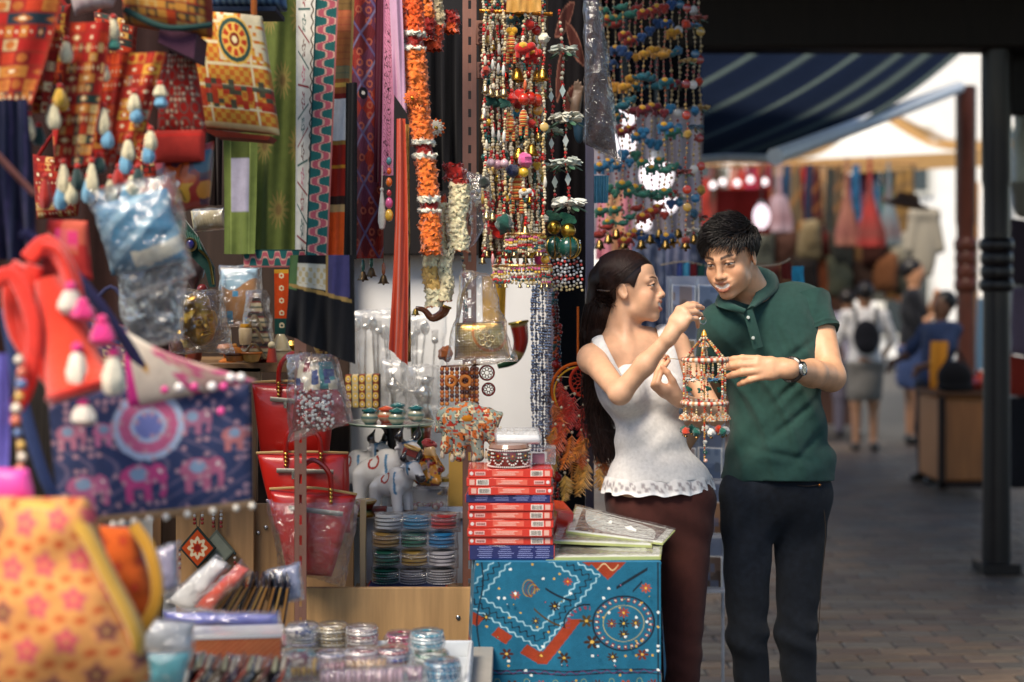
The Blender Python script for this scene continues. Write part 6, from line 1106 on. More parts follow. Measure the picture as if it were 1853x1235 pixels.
for k in range(2):
    t = thing('flat_box', ('upper', 'lower')[1-k]+' of two dark blue flat boxes under the bangle packs', 'box', P(735, 1075, 4.38), 'flat boxes under the bangles'); m = MB(); a = np.array([P(735+2*k, 0, 4.36)[0], 4.36, lz+.0005+.0205*k]); m.box(a+np.array([0, 0, .01]), (.238, .16, .0195), C('232d5c')); m.build('box_body', 'paper', t)
    for sx in (-1, 1): m = MB(); m.box(a+np.array([sx*.1195, 0, .01]), (.004, .161, .0197), C('b8402c')); m.build('end_band', 'paper', t)
    m = MB()
    for j in range(3):
        for q in range(3): m.box(a+np.array([-.09+.07*q, -.0803, .005+.005*j]), (.05-.012*((q+j) % 2), .0006, .0012), C('8d96c4'))
    tag(m.build('print', 'paper', t), kind='stuff')

# assorted small wares filling the shelves
GQ = 'assorted small wares on the stall shelves'; SH = [[(.0001, 1), (.3, 1), (.35, .9), (.2, .75), (.55, .45), (.5, .15), (.3, 0), (.0001, 0)], [(.0001, .8), (.5, .75), (.6, .6), (.25, .35), (.2, .2), (.5, .05), (.5, 0), (.0001, 0)], [(.45, .6), (.5, .6), (.45, .2), (.3, 0), (.0001, 0)], [(.0001, 1.1), (.12, .95), (.3, .7), (.42, .4), (.42, .1), (.35, 0), (.0001, 0)]]
ws = [(642, 0, 5.1, 'c9c7c0', 'silver', .075), (664, 1, 5.15, 'c9c7c0', 'silver', .06), (690, 3, 5.2, 'c4a050', 'gold', .07), (735, 0, 5.15, 'c9c7c0', 'silver', .08), (806, 1, 5.0, 'b8923c', 'gold', .06), (822, 3, 4.95, 'a83a2a', 'bead', .06), (838, 2, 4.9, '2f6a64', 'ceramic', .055), (786, 0, 5.1, 'c8ccd0', 'silver', .07), (716, 3, 5.22, 'd0ccc0', 'silver', .07), (830, 0, 5.15, 'c9a850', 'gold', .08)]
for i, (x, k, Y, c, mt, h) in enumerate(ws):
    o = np.array([P(x, 0, Y)[0], Y, tp]); t = thing('small_vase' if k in (0, 3) else 'small_cup', f'{ORD[i]} little {("silver", "golden", "painted")[0 if mt == "silver" else 1 if mt == "gold" else 2]} vessel on the cupboard top, counting from the red handbags' if False else ['slim silver vase behind the hidden bull', 'silver goblet beside the slim silver vase', 'golden pointed flask behind the bulls', 'tall silver vase under the glass plate', 'gold goblet behind the turbaned figurine', 'red pointed flask near the yellow panel', 'teal cup at the end of the cupboard top', 'silver vase behind the plastic tub', 'pale silver flask behind the tall-horned bull', 'gold vase at the back corner of the cupboard'][i], 'vessel', o, GQ)
    m = MB(); m.lathe([(a*h, b*h*1.3) for a, b in SH[k]], o, C(c), 18); m.build('vessel_body', mt, t); m = MB(); m.torus(o+np.array([0, 0, h*.5]), h*.42, h*.05, C(c)*.7, 20, 5); m.build('band', mt, t)
for i, (x, k, Y, c, mt, h) in enumerate(((330, 0, 4.8, 'c8a04a', 'gold', .08), (352, 2, 4.65, '8a3a24', 'wood', .05), (412, 1, 4.72, 'c8742c', 'wood', .06), (478, 0, 4.75, 'b8402c', 'bead', .07), (508, 3, 4.7, 'd8c8a0', 'ceramic', .08), (530, 1, 4.8, 'c4a050', 'gold', .07), (318, 3, 4.7, '5a2a1c', 'wood', .07))):
    o = np.array([P(x, 0, Y)[0], Y, sz]); t = thing('small_vase' if k in (0, 3) else 'small_cup', ['gold vase behind the golden mask', 'brown bowl at the foot of the golden mask', 'amber goblet behind the orange toy dome', 'red vase between the spire box and the doll', 'cream flask at the end of the figure shelf', 'gold goblet behind the cream flask', 'dark wooden flask beside the golden mask'][i], 'vessel', o, GQ); m = MB(); m.lathe([(a*h, b*h*1.3) for a, b in SH[k]], o, C(c), 18); m.build('vessel_body', mt, t); m = MB(); m.torus(o+np.array([0, 0, h*.5]), h*.42, h*.05, C(c)*.6, 20, 5); m.build('band', mt, t)
# ================================================================ blue cloth table, boxes, albums; bangle table in front
TZ, TX0, TX1, TYF, TYB = .823, P(868, 0, 3.9)[0], P(1188, 0, 3.9)[0], 3.88, 4.27
t = thing('stall_table', 'small stall table hidden under a turquoise embroidered cloth', 'table', ((TX0+TX1)/2, 4.07, 0))
m = MB(); m.box(((TX0+TX1)/2, (TYF+TYB)/2+.01, TZ-.016), (TX1-TX0-.01, TYB-TYF-.02, .022), C('6a4a34')); m.build('table_top', 'wood', t)
for x in (TX0+.04, TX1-.05):
    for y in (TYF+.05, TYB-.04): m = MB(); m.box((x, y, (TZ-.03)/2), (.035, .035, TZ-.03), C('4a3020')); m.build('leg', 'wood_dark', t)
def p_blue(u, v):
    asp = (TX1-TX0)/.50; x = u*1.0; y = v/asp*1.0; c = np.tile(C('1c627f'), u.shape+(1,)); rd = '94381f'; bk = '15202c'; lt = '9cc4d0'
    def line(c, d, w, col, a=1.): return mixc(c, stepm(w-np.abs(d), .003)*a, col)
    # rotated border square with zigzags
    X, Y_ = (x-.30)*.82+(y-.16)*.57, -(x-.30)*.57+(y-.16)*.82
    reg = (x < .72)*(y < .62); sq = np.maximum(np.abs(X)/1.0, np.abs(Y_)/1.05)
    for r0, col, w, z in ((.185, lt, .004, .006), (.225, bk, .0045, .011), (.26, lt, .004, .006)):
        c = line(c, sq-r0-z*np.sin((np.where(np.abs(X) > np.abs(Y_), Y_, X))*130), w, col, reg)
    c = mixc(c, reg*(sq > .275)*(sq < .335)*((x < .2) | (y > .35) | (y < .08))*(hash2(np.floor(X*11), np.floor(Y_*11)) > .5)*1., rd)
    c = mixc(c, (y < .11-1.1*np.abs(x-.715))*1., rd); c = line(c, y-.03-.02*np.sin(x*70), .004, 'd8c090', (np.abs(x-.715) < .06)*1.)
    def flower(c, cx, cy, s, col, n=8):
        r = np.hypot(x-cx, y-cy)/s; a = np.arctan2(y-cy, x-cx); c = mixc(c, stepm(.9*np.abs(np.cos(a*n/2))**.7-r, .15)*(r > .2), col); return mixc(c, (r < .2)*1., 'd8b050')
    for cx, cy, s, col in ((.43, .27, .035, '2a1c1c'), (.80, .31, .036, rd), (.80, .44, .034, '3a2a1c'), (.735, .375, .032, '6a2a1c'), (.865, .375, .032, '5a3a1c'), (.80, .375, .036, '1a2428'), (.60, .36, .045, '4a3a1c'), (.63, .49, .05, '3a2418'), (.92, .16, .035, 'b04a1e'), (.06, .60, .045, '3a2018'), (.07, .34, .03, '2c2a1c'), (.22, .20, .03, 'a8401e'), (.33, .36, .028, '3a2a1c'), (.18, .56, .04, '4a2018'), (.36, .57, .035, '8a3a1c'), (.48, .58, .04, '3a2418'), (.50, .12, .028, 'a8401e'), (.90, .57, .04, '6a2a1c'), (.74, .58, .035, '3a2a1c')): c = flower(c, cx, cy, s, col, 8 if s < .04 else 6)
    r = np.hypot(x-.80, y-.375); a = np.arctan2(y-.375, x-.80); c = line(c, r-.165, .005, bk); c = mixc(c, (np.abs(r-.145) < .012)*(np.sin(a*26) > .2)*1., '7a2a3a'); c = mixc(c, (np.abs(r-.145) < .005)*(np.sin(a*26) > .6)*1., 'd8c8b0'); c = line(c, r-.11, .0018, 'b8a860')
    r2 = np.hypot(x-.60, y-.38); c = line(c, r2-.12, .005, bk, (y < .40)*(x < .62)); c = mixc(c, (np.abs(r2-.10) < .010)*(np.sin(np.arctan2(y-.38, x-.6)*22) > .2)*(y < .40)*(x < .62), '8a3a4a')
    # leaves and curls
    for k in range(5): c = line(c, np.hypot((x-.29-.012*k)*1.6, y-.16-.008*k)-.05+.006*k, .003, ('a8842c', '7a2a1c')[k % 2], (x+y < .52)*1.)
    c = line(c, (y-.17)-.55*(x-.38)**1-.0*x+2.0*(x-.44)**2, .007, bk, (x > .38)*(x < .52)); c = line(c, (y-.30)-.9*(x-.33)+3*(x-.36)**2, .006, '4a3a1c', (x > .32)*(x < .46)); c = line(c, (y-.09)+.7*(x-.86), .010, bk, (x > .76)*(x < .93)); c = line(c, (y-.145)+1.2*(x-.88), .008, bk, (np.abs(x-.875) < .025)*1.)
    yb = .66; c = line(c, y-yb-.004*np.sin(x*14), .004, bk); c = line(c, y-yb-.022-.004*np.sin(x*14), .004, bk); c = line(c, y-yb-.011-.008*np.sin(x*95), .003, '5a2a5a')
    for k in range(7): c = flower(c, .06+.15*k, .755, .042, ('6a2418', '4a2a1c', 'a8401e')[k % 3], 6 if k % 2 else 10); c = line(c, np.hypot(x-.135-.15*k, y-.745)-.025-.008*np.sin(3*np.arctan2(y-.745, x-.135-.15*k)), .002, '8a9a60')
    c = line(c, x-.035-.012*np.sin(y*13), .004, bk); c = line(c, x-.985, .004, bk)
    dot = hash2(np.floor(x*34), np.floor(y*34)); rr = np.hypot((x*34) % 1-.5, (y*34) % 1-.5); c = mixc(c, (rr < .28)*(dot > .965)*1., 'dfe4e0'); c = mixc(c, (rr < .24)*(dot < .03)*1., 'c8a048'); return c
tc = thing('tablecloth', 'turquoise cloth embroidered with red flowers, black rings and mirrors', 'tablecloth', ((TX0+TX1)/2, TYF, .2)); nu, nv = 250, 330
u = np.linspace(0, 1, nu)[None]*np.ones((nv, 1)); v = np.linspace(0, 1, nv)[:, None]*np.ones((1, nu)); zt, zb = TZ+.002, .12
xx = TX0-.012+(TX1-TX0+.02)*u-.03*(1-u)**4*v; p = np.stack([xx, TYF-.012+.016*np.sin(u*8+1)*v**1.1+.008*np.sin(u*21+3*v)*v**.8-.03*v, zt+(zb-zt)*v], -1); p[..., 1] += .005*vnoise(p.reshape(-1, 3)*np.array([1, 1, .5]), 16, 3).reshape(nv, nu)*np.clip(v*6, 0, 1); m = MB(); m.grid(p, p_blue(u, v*(zt-zb)/.50*1.10)); m.build('front_drop', 'cloth', tc, 180)
u2 = np.linspace(0, 1, 40)[None]*np.ones((60, 1)); v2 = np.linspace(0, 1, 60)[:, None]*np.ones((1, 40))
p = np.stack([TX1+.006+.012*np.sin(u2*8)*v2+.012*v2, TYF-.012+(TYB-TYF)*u2, zt+(.5-zt)*v2*(.35+.65*(1-u2))], -1); m = MB(); m.grid(p, p_blue(.9+u2*.1, v2)); m.build('side_drop', 'cloth', tc, 180)
p = np.stack([TX0-.014-.03*v2+.01*np.sin(u2*7), TYB-(TYB-TYF+.012)*u2, zt+(zb-zt)*v2], -1); m = MB(); m.grid(p, p_blue(u2*.2, v2*1.3)); m.build('side_drop', 'cloth', tc, 180)
m = MB(); m.box(((TX0+TX1)/2, (TYF+TYB)/2, TZ-.0025), (TX1-TX0+.02, TYB-TYF+.02, .006), C('1c6f96')); m.build('top_cover', 'cloth', tc)
m = MB(); g2 = np.random.default_rng(6); cs = np.array([[TX0+(TX1-TX0)*g2.uniform(.1, .96), TYF-.026-.012*k_, .28+.5*g2.random()] for k_ in g2.random(24)]); m.sphs(cs, .0032, np.array([C(['dfe6e6', 'd8c08a', 'd88aa0'][i % 3]) for i in range(24)]), 6, 4); tag(m.build('mirror_sequins', 'silver', tc), kind='stuff')
# stack of incense boxes
GX = 'long boxes stacked on the turquoise table'
BWd, BDp, z = .232, .17, TZ+.001; seq = [('b', .0405), ('r', .0235), ('r', .0235), ('r', .0235), ('r', .0235), ('r', .022), ('b', .022), ('r2', .0235), ('r2', .0235), ('r', .0235)]
lb = ['thick dark blue box at the bottom of the box stack', 'red long box resting on the bottom blue one', 'second red box up from the bottom blue box', 'third red box up from the bottom blue box', 'fourth red box up from the bottom blue box', 'red box directly below the thin blue box', 'thin dark blue box in the middle of the box stack', 'red box directly above the thin blue box', 'red box second from the top, barcode turned round', 'topmost red long box, under the round bangle case']
cxs = P(926, 0, 3.98)[0]
for i, (k, h) in enumerate(seq):
    dx = (.004, .001, -.001, .002, .0, .001, -.004, .0, -.003, -.001)[i]; dyy = .004*math.sin(i*2.3); c0 = np.array([cxs+dx-.004, 3.985+dyy+.0, z+h/2]); Rz = rot(0, 0, math.radians((0, .4, -.5, .6, -.3, .5, -1.2, .7, -.6, 1.2)[i])); t = thing('long_box', lb[i], 'box', (c0[0], c0[1], z), GX)
    red = k != 'b'; m = MB(); m.box(c0, (BWd, BDp, h-.0012), C('c8382a') if red else C('262c5e'), Rz, bev=.0012); m.build('carton', 'gloss', t)
    def lab(x, zz, w, hh, col, nm, mat='paper', proud=.0006): q = MB(); q.box(c0+Rz @ np.array([x, -BDp/2-proud/2, zz]), (w, proud, hh), C(col), Rz, bev=.0001); return q.build(nm, mat, t)
    sg = -1 if k == 'r2' else 1
    if red:
        lab(-.008*sg, 0, .085, h*.62, 'd8604c', 'print_panel'); q = MB()
        for j in range(3): q.box(c0+Rz @ np.array([-.008*sg-.004*j, -BDp/2-.0010, h*(.18-.17*j)]), (.06-.012*(j % 2), .0005, h*.07), C('efc0b0'), Rz, bev=.0001)
        tag(q.build('print', 'paper', t), kind='stuff')
        lab(sg*.072, 0, .034, h*.66, 'e6dcd0', 'barcode_label'); q = MB(); gb = np.random.default_rng(i)
        for j in range(12): q.box(c0+Rz @ np.array([sg*.072-.013+.0024*j, -BDp/2-.0010, 0]), (.0007+.0009*gb.random(), .0006, h*.5), C('2a2220'), Rz, bev=.0001)
        tag(q.build('barcode', 'paper', t), kind='stuff'); lab(sg*.101, 0, .014, h*.62, 'd8a898', 'stamp_label')
        q = MB(); q.lathe([(.0001, .0008), (.0045, .0008), (.005, 0)], c0+Rz @ np.array([-sg*.107, -BDp/2, 0]), C('d8d0cc'), 14, Rz @ rot(math.pi/2)); q.build('seal', 'paper', t); lab(-sg*.083, 0, .028, h*.42, 'e0b0a8', 'name_panel'); q = MB()
        for j in range(5): q.box(c0+Rz @ np.array([-sg*.083-.009+.0045*j, -BDp/2-.0010, 0]), (.003, .0005, h*.22), C('7a2a24'), Rz, bev=.0001)
        tag(q.build('lettering', 'paper', t), kind='stuff')
    else:
        q = MB(); gb = np.random.default_rng(i)
        for j in range(6 if h > .03 else 3):
            for x in (-.075, -.02, .035, .082): q.box(c0+Rz @ np.array([x+.004*gb.random(), -BDp/2-.0003, h*.38-j*.0056]), (.030+.014*gb.random(), .0006, .0014), C('8f96cc'), Rz, bev=.0001)
        tag(q.build('print', 'paper', t), kind='stuff')
        for sx in (-1, 1): q = MB(); q.box(c0+Rz @ np.array([sx*(BWd/2+.0008), 0, 0]), (.0016, BDp, h-.002), C('c8402c'), Rz); q.build('end_band', 'paper', t)
    q = MB(); q.box(c0+Rz @ np.array([BWd/2+.0022, 0, 0]), (.0008, BDp*.9, h*.7), C('b8aea0'), Rz); q.build('side_label', 'paper', t); z += h
ZT = z
# round jewelled case, acrylic boxes
t = thing('bangle_case', 'round red case ringed with white beads on the long boxes', 'case', (P(921, 0, 3.97)[0], 3.97, ZT)); o = np.array([P(921, 0, 3.97)[0], 3.965, ZT+.0004]); R0 = S(37, 3.97); m = MB(); m.lathe([(.0001, .052), (R0*.98, .052), (R0*1.02, .047), (R0*1.02, .006), (R0, 0), (.0001, 0)], o, C('6a2018'), 40); m.build('case_body', 'bead', t)
an = np.arange(64)*2*math.pi/64; bp = []; bc = []
for zz in (.049, .004): bp += [o+np.array([R0*1.04*math.cos(a), R0*1.04*math.sin(a), zz]) for a in an]; bc += [C('d8d4cc')]*64
for k in range(9):
    a0 = 2*math.pi*k/9
    for j in range(10): b = math.pi*j/9; aa = a0+.30*math.cos(b); bp.append(o+np.array([R0*1.04*math.cos(aa), R0*1.04*math.sin(aa), .040-.030*math.sin(b)])); bc.append(C('e6e2da'))
    for j in range(7): b = math.pi*j/6; aa = a0+.19*math.cos(b); bp.append(o+np.array([R0*1.04*math.cos(aa), R0*1.04*math.sin(aa), .040-.019*math.sin(b)])); bc.append(C('2f5a4c'))
    bp.append(o+np.array([R0*1.04*math.cos(a0), R0*1.04*math.sin(a0), .034])); bc.append(C('d8a03a'))
m = MB(); m.sphs(np.array(bp), .0026, np.array(bc), 6, 4); tag(m.build('bead_trim', 'bead', t), kind='stuff'); m = MB(); m.lathe([(.0001, .066), (R0*.9, .064), (R0*1.0, .054)], o, C('8a6a5a'), 30); m.build('lid', 'gloss', t)
t = thing('acrylic_box', 'low clear acrylic box holding pink tokens, beside the round case', 'box', (P(980, 0, 4.0)[0], 4.0, ZT)); o = np.array([P(981, 0, 4.02)[0], 4.03, ZT+.0005]); m = MB(); m.box(o+np.array([0, 0, .023]), (.075, .06, .046), C('d8d8e0'), bev=.003); m.build('box_body', 'acrylic', t); m = MB(); m.box(o+np.array([-.01, 0, .015]), (.035, .03, .026), C('b8607a')); m.build('tokens', 'paper', t); m = MB(); m.box(o+np.array([0, 0, .048]), (.078, .063, .004), C('d8d8e0'), bev=.001); m.build('lid', 'acrylic', t)
t = thing('white_box', 'white lidded plastic box lying on top of the round case', 'box', (P(935, 0, 4.05)[0], 4.05, ZT+.05)); o = np.array([P(937, 0, 4.02)[0], 4.0, ZT+.082]); m = MB(); m.box(o, (.13, .075, .028), C('dfe4e6'), rot(.25, 0, .05), bev=.006); m.build('box_body', 'haze_film', t); m = MB(); m.box(o-np.array([0, -.002, .004]), (.12, .066, .014), C('e6e8ea'), rot(.25, 0, .05), bev=.004); m.build('lining', 'paper', t)
# red box and albums
t = thing('red_card_box', 'tilted red card box leaning behind the albums', 'box', P(1013, 960, 4.2)); m = MB(); m.box(P(1012, 938, 4.2)+np.array([0, .02, -.015]), (.05, .12, .09), C('b02a20'), rot(.1, .15, .2), bev=.002); m.build('carton', 'gloss', t); m = MB(); m.box(P(1012, 938, 4.2)+np.array([.0, .02, .033]), (.052, .122, .006), C('c03a2a'), rot(.1, .15, .2)); m.build('lid', 'gloss', t)
def album(cor, th, label, seed):
    a, b, c, d = [P(*q) for q in cor]; t = thing('picture_album', label, 'album', (a+b+c+d)/4, 'plastic-sleeved picture albums'); nrm_ = nrm(np.cross(b-a, d-a)); nrm_ = nrm_ if nrm_[2] > 0 else -nrm_
    def quad(k, lift, col, nm, mat, n=2, pat=None, thick=.002):
        ctr = (a+b+c+d)/4; q = [ctr+(p_-ctr)*k+nrm_*lift for p_ in (a, b, c, d)]; u_ = np.linspace(0, 1, n)[None]*np.ones((n, 1)); v_ = np.linspace(0, 1, n)[:, None]*np.ones((1, n)); G = (q[0]*(1-u_[..., None])+q[1]*u_[..., None])*(1-v_[..., None])+(q[3]*(1-u_[..., None])+q[2]*u_[..., None])*v_[..., None]; m = MB(); m.grid(G, pat(u_, v_) if pat else C(col)); m.grid(G[:, ::-1]-nrm_*thick, C(col))
        for i in range(4): m.add(np.array([q[i], q[(i+1) % 4], q[(i+1) % 4]-nrm_*thick, q[i]-nrm_*thick]), [np.array([[0, 3, 2, 1]])], C(col))
        return m.build(nm, mat, t, 30)
    quad(1.0, 0, 'a8b070', 'cover', 'paint', thick=th); quad(.97, .0012, 'dfe2dc', 'mount', 'paper', thick=.001)
    def pic(u, v): c = np.tile(C('5a4a46'), u.shape+(1,)); w = np.sin(u*7+seed+4*v)+np.sin(v*9-u*3+seed); c = mixc(c, np.clip(w*.5, 0, 1)*.8, 'a88c78'); c = mixc(c, (np.sin(v*22+u*6+seed) > .75)*.7, 'c8b8a8'); c = mixc(c, (hash2(np.floor(u*7), np.floor(v*5), seed) > .8)*.5, '8a4a34'); return c
    quad(.84, .0026, '5a4a46', 'picture', 'gloss', 40, pic, .001)
    q = [((a+b+c+d)/4)+(p_-(a+b+c+d)/4)*1.01+nrm_*.006 for p_ in (a, b, c, d)]; n = 16; u_ = np.linspace(0, 1, n)[None]*np.ones((n, 1)); v_ = np.linspace(0, 1, n)[:, None]*np.ones((1, n)); G = (q[0]*(1-u_[..., None])+q[1]*u_[..., None])*(1-v_[..., None])+(q[3]*(1-u_[..., None])+q[2]*u_[..., None])*v_[..., None]; G = G+nrm_*.003*vnoise(G.reshape(-1, 3), 30, seed).reshape(n, n)[..., None]; m = MB(); m.grid(G, C('ffffff')); m.build('plastic_sleeve', 'cellophane', t, 180)
album([(1020, 948, 4.32), (1200, 956, 4.32), (1196, 1008, 3.90), (988, 1010, 3.90)], .008, 'lowest album lying flat at the table edge', 2)
album([(1022, 928, 4.36), (1176, 948, 4.34), (1180, 988, 4.0), (1000, 980, 4.0)], .006, 'middle album, mostly covered by the top one', 5)
album([(1042, 916, 4.34), (1222, 960, 4.22), (1200, 984, 4.02), (1024, 962, 4.08)], .005, 'top album, twisted so one corner overhangs the table', 8)
# ---------------- bangle table in front
BZ = .60; t = thing('bangle_table', 'low trestle table covered with bangles and packets', 'table', (-.55, 3.35, 0)); m = MB(); m.box((-.56, 3.35, BZ-.02), (1.02, 1.1, .03), C('9c978e')); m.build('table_top', 'paint', t)
for x in (-1.0, -.14):
    for y in (2.9, 3.82): m = MB(); m.box((x, y, (BZ-.035)/2), (.04, .04, BZ-.036), C('5a5048')); m.build('leg', 'steel', t)
tr = thing('plastic_tray', 'shallow white plastic tray at the corner of the bangle table', 'tray', (-.12, 3.5, BZ)); m = MB()
xq = P(848, 0, 3.5)[0]; m.box((xq, 3.42, BZ+.02), (.012, .62, .05), C('c9ced2'), bev=.004); m.build('tray_rim', 'paint', tr); m = MB(); m.box((xq-.16, 3.73, BZ+.02), (.33, .012, .05), C('c9ced2'), bev=.004); m.build('tray_rim', 'paint', tr); m = MB(); m.box((xq-.165, 3.42, BZ+.002), (.32, .60, .006), C('b8bec4'), bev=.001); m.build('tray_floor', 'paint', tr)
GS = 'bangle stacks on the low table'
def bstack(px, py, Y, col, n, label, r=.036, ring=None):
    o = P(px, py, Y); t = thing('bangle_stack', label, 'bangles', o, GS); m = MB(); h = .0085
    for i in range(n):
        c = C(col[i % len(col)]); zz = o+np.array([.0015*math.sin(i*2.), .0015*math.cos(i*3.), h*(i+.5)]); m.torus(zz, r, h*.5, c, 26, 6); k = 18; an = np.arange(k)*2*math.pi/k+i; m.sphs(zz+np.stack([(r+h*.5)*np.cos(an), (r+h*.5)*np.sin(an), 0*an], 1), .0022, np.clip(c*.3+.6, 0, .95), 5, 3)
    tag(m.build('bangles', 'bead', t), kind='stuff')
    wr = MB(); wr.lathe([(r*.3, h*n+.004), (r*1.1, h*n+.004), (r*1.26, h*n*.8), (r*1.28, h*n*.2), (r*1.2, 0)], o, C('ffffff'), 26, wob=.05*np.random.default_rng(int(px)).standard_normal((5, 26))); wr.build('plastic_wrap', 'cellophane', t, 180)
S1 = ['b9b6bc', 'a8a4b8', 'cfcac0']; S2 = ['c0a878', 'cfc4a8']; S3 = ['a83a44', 'd0909a', 'c9c0c4']; S4 = ['2a86a8', '7fc0cc', 'd0a05a']; S5 = ['4a4a8a', 'b8b0c0', 'a85a5a']
for i, (x, y, Y, c, n, l) in enumerate(((548, 1172, 3.74, S1, 7, 'lilac and silver bangle stack furthest back beside the post'), (602, 1172, 3.76, S2, 7, 'cream and gold bangle stack next to the lilac one'), (655, 1176, 3.72, ['b8a8a4', '9a5a58', 'd0c8c4'], 7, 'silver and maroon bangle stack in the back row'), (727, 1170, 3.74, ['b02a58', 'c83a68', '8a1c40'], 4, 'magenta bangle stack, brightest on the table'), (545, 1212, 3.46, S4, 5, 'turquoise bangle stack near the woven box'), (600, 1212, 3.46, S1, 5, 'silver bangle stack between the turquoise and rose ones'), (655, 1214, 3.46, S3, 6, 'rose bangle stack in the front row'), (712, 1212, 3.48, S5, 6, 'violet and silver bangle stack in the front row'), (772, 1192, 3.62, ['c4ccd0', '4a9ab0', 'a8c0c8'], 8, 'pale blue bangle stack next to the tray rim'), (780, 1226, 3.44, ['1d6b52', '2a7a6a', 'c0c8c0'], 7, 'green bangle stack inside the tray'), (800, 1236, 3.36, ['2a6a90', '3a80a0'], 6, 'deep blue bangle stack at the tray corner'))): bstack(x, y, Y, c, n, l)
# packets of bangles laid on their sides: rolls seen end on
GR = 'bangle rolls lying on the low table'
for i, (x, y, Y, c, L_) in enumerate(((500, 1226, 3.2, 'c8a050', 150), (560, 1232, 3.22, 'c08a8a', 130), (640, 1226, 3.24, 'd0a878', 120), (655, 1244, 3.18, 'b89aa4', 150), (720, 1240, 3.22, '9a7a8a', 90))):
    t = thing('bangle_roll', ('straw-gold', 'dusty pink', 'tan', 'mauve', 'grey-violet')[i]+' bangle roll lying on its side in the front packets', 'bangles', P(x, y, Y), GR); m = MB(); n = int(L_/9); a = P(x-L_/2, y, Y); b = P(x+L_/2, y-6, Y)
    for k in range(n): p0 = a+(b-a)*(k+.5)/n+np.array([0, 0, .016]); m.torus(p0, .016, .005, np.clip(C(c)*(1.1 if k % 2 else .75), 0, 1), 16, 6, rot(0, math.pi/2))
    tag(m.build('bangles', 'bead', t), kind='stuff'); m = MB(); m.tube(catmull([a+np.array([-.01, 0, .016]), (a+b)/2+np.array([0, 0, .018]), b+np.array([.01, 0, .016])], 10), np.array([.012]+[.026]*8+[.012]), C('ffffff'), 12); m.build('plastic_wrap', 'cellophane', t, 180)
# fanned packets of dark brooches at the front
GF = 'upright card packets fanned on the low table'
for i in range(13):
    x = 328+i*15; c = ['5a2a2a', '2a2a3a', '8a3a2c', '3a4a5a', '6a5a4a'][i % 5]; t = thing('card_packet', f'{ORD[i]} narrow card packet of the front fan, counting from the floral bag', 'packet', P(x, 1240, 3.0), GF); m = MB(); m.box(P(x, 1222+9*hash2(i, 4.)-6, 3.0), (.006, .08, .052), C(c), rot(.25, .30+.5*hash2(i, 1.), .3*hash2(i, 2.)), bev=.001); m.build('card', 'gloss', t); m = MB(); m.box(P(x+5, 1200+9*hash2(i, 4.)-6, 3.0), (.0064, .06, .008), C(['b0a898', '8a5a4a', '9a9a80'][i % 3]), rot(.25, .30+.5*hash2(i, 1.), .3*hash2(i, 2.))); m.build('header', 'paper', t)
for i in range(10):
    x = 388+i*13; c = ['1c1a20', '24202a', '2a1c18', '20242c'][i % 4]; t = thing('card_packet', f'{ORD[i]} black card packet leaning in the rear fan, counting from the clear bag', 'packet', P(x, 1110, 3.5), GF); Rm = rot(.2, .60-.05*i+.12*(hash2(i, 8.)-.5), .15+.2*hash2(i, 9.)); m = MB(); o = P(x+10, 1078+.8*i, 3.5); m.box(o, (.007, .10, .105), C(c), Rm, bev=.001); m.build('card', 'gloss', t); m = MB(); m.box(o+Rm @ np.array([-.0042, -.051, 0]), (.004, .002, .10), C(['a8783a', '9a6a34', 'b08a4a'][i % 3]), Rm); m.build('edge_print', 'paper', t)
for i, (cor, Y, c, l, mt) in enumerate((([(300, 1090), (385, 1010), (412, 1020), (352, 1108)], 3.45, 'd8d8d8', 'puffy clear packet of white trimmings leaning at the back of the low table', 'silk'), ([(352, 1098), (430, 1020), (454, 1030), (382, 1106)], 3.42, 'd0482c', 'orange-red packet leaning beside the clear one', 'gloss'), ([(296, 1108), (500, 1112), (505, 1136), (300, 1130)], 3.3, '5a60b0', 'long lilac-blue packet lying across the low table', 'silk'), ([(262, 1120), (350, 1128), (345, 1182), (258, 1176)], 3.0, 'c9ccd0', 'crumpled silvery packet beside the floral bag', 'silk'), ([(250, 1185), (345, 1180), (330, 1240), (245, 1245)], 2.9, '4a9aa8', 'turquoise packet in the nearest corner of the low table', 'silk'), ([(480, 1040), (540, 1020), (545, 1080), (490, 1100)], 3.55, '8a90b0', 'bluish clear packet beside the black cards', 'silk'), ([(275, 1000), (318, 985), (322, 1060), (285, 1080)], 3.1, 'a09ab8', 'pale violet packet hanging beside the floral bag', 'silk'))):
    t = thing('wrapped_packet', l, 'packet', P(cor[3][0], cor[3][1], Y), 'loose packets on the low table'); pillow(cor, Y, .035, solid(c), 'packet_body', mt, nu=20, nv=20, parent=t, nz=.004, sc=30, seed=i); (a0, a1), (b0, b1), (c0_, c1_), (d0, d1) = cor; wrapbox([(a0-5, a1-6), (b0+6, b1-6), (c0_+6, c1_+5), (d0-6, d1+5)], Y-.015, .06, t, seed=60+i, n=26)
t = thing('woven_box', 'flat box with a woven red and gold lid on the low table', 'box', P(425, 1195, 3.2)); m = MB(); o = P(428, 1168, 3.2); m.box(o, (.20, .09, .052), C('8a4a34'), rot(.0, 0, .12), bev=.002); m.build('box_base', 'paper', t); n = 60; u = np.linspace(0, 1, n)[None]*np.ones((n, 1)); v = np.linspace(0, 1, n)[:, None]*np.ones((1, n)); Rz = rot(0, 0, .12); G = o+np.stack([(u-.5)*.20, np.full_like(u, -.0462), (.5-v)*.052], -1) @ Rz.T; m = MB(); m.grid(G, mixc(np.tile(C('a8452c'), (n, n, 1)), ((np.floor((u*3+v)*9)) % 2)*.7, 'c08a58')); m.build('woven_side', 'cloth', t); m = MB(); m.box(o+np.array([0, 0, .03]), (.206, .096, .008), C('cfcfd0'), Rz); m.build('lid', 'gloss', t)

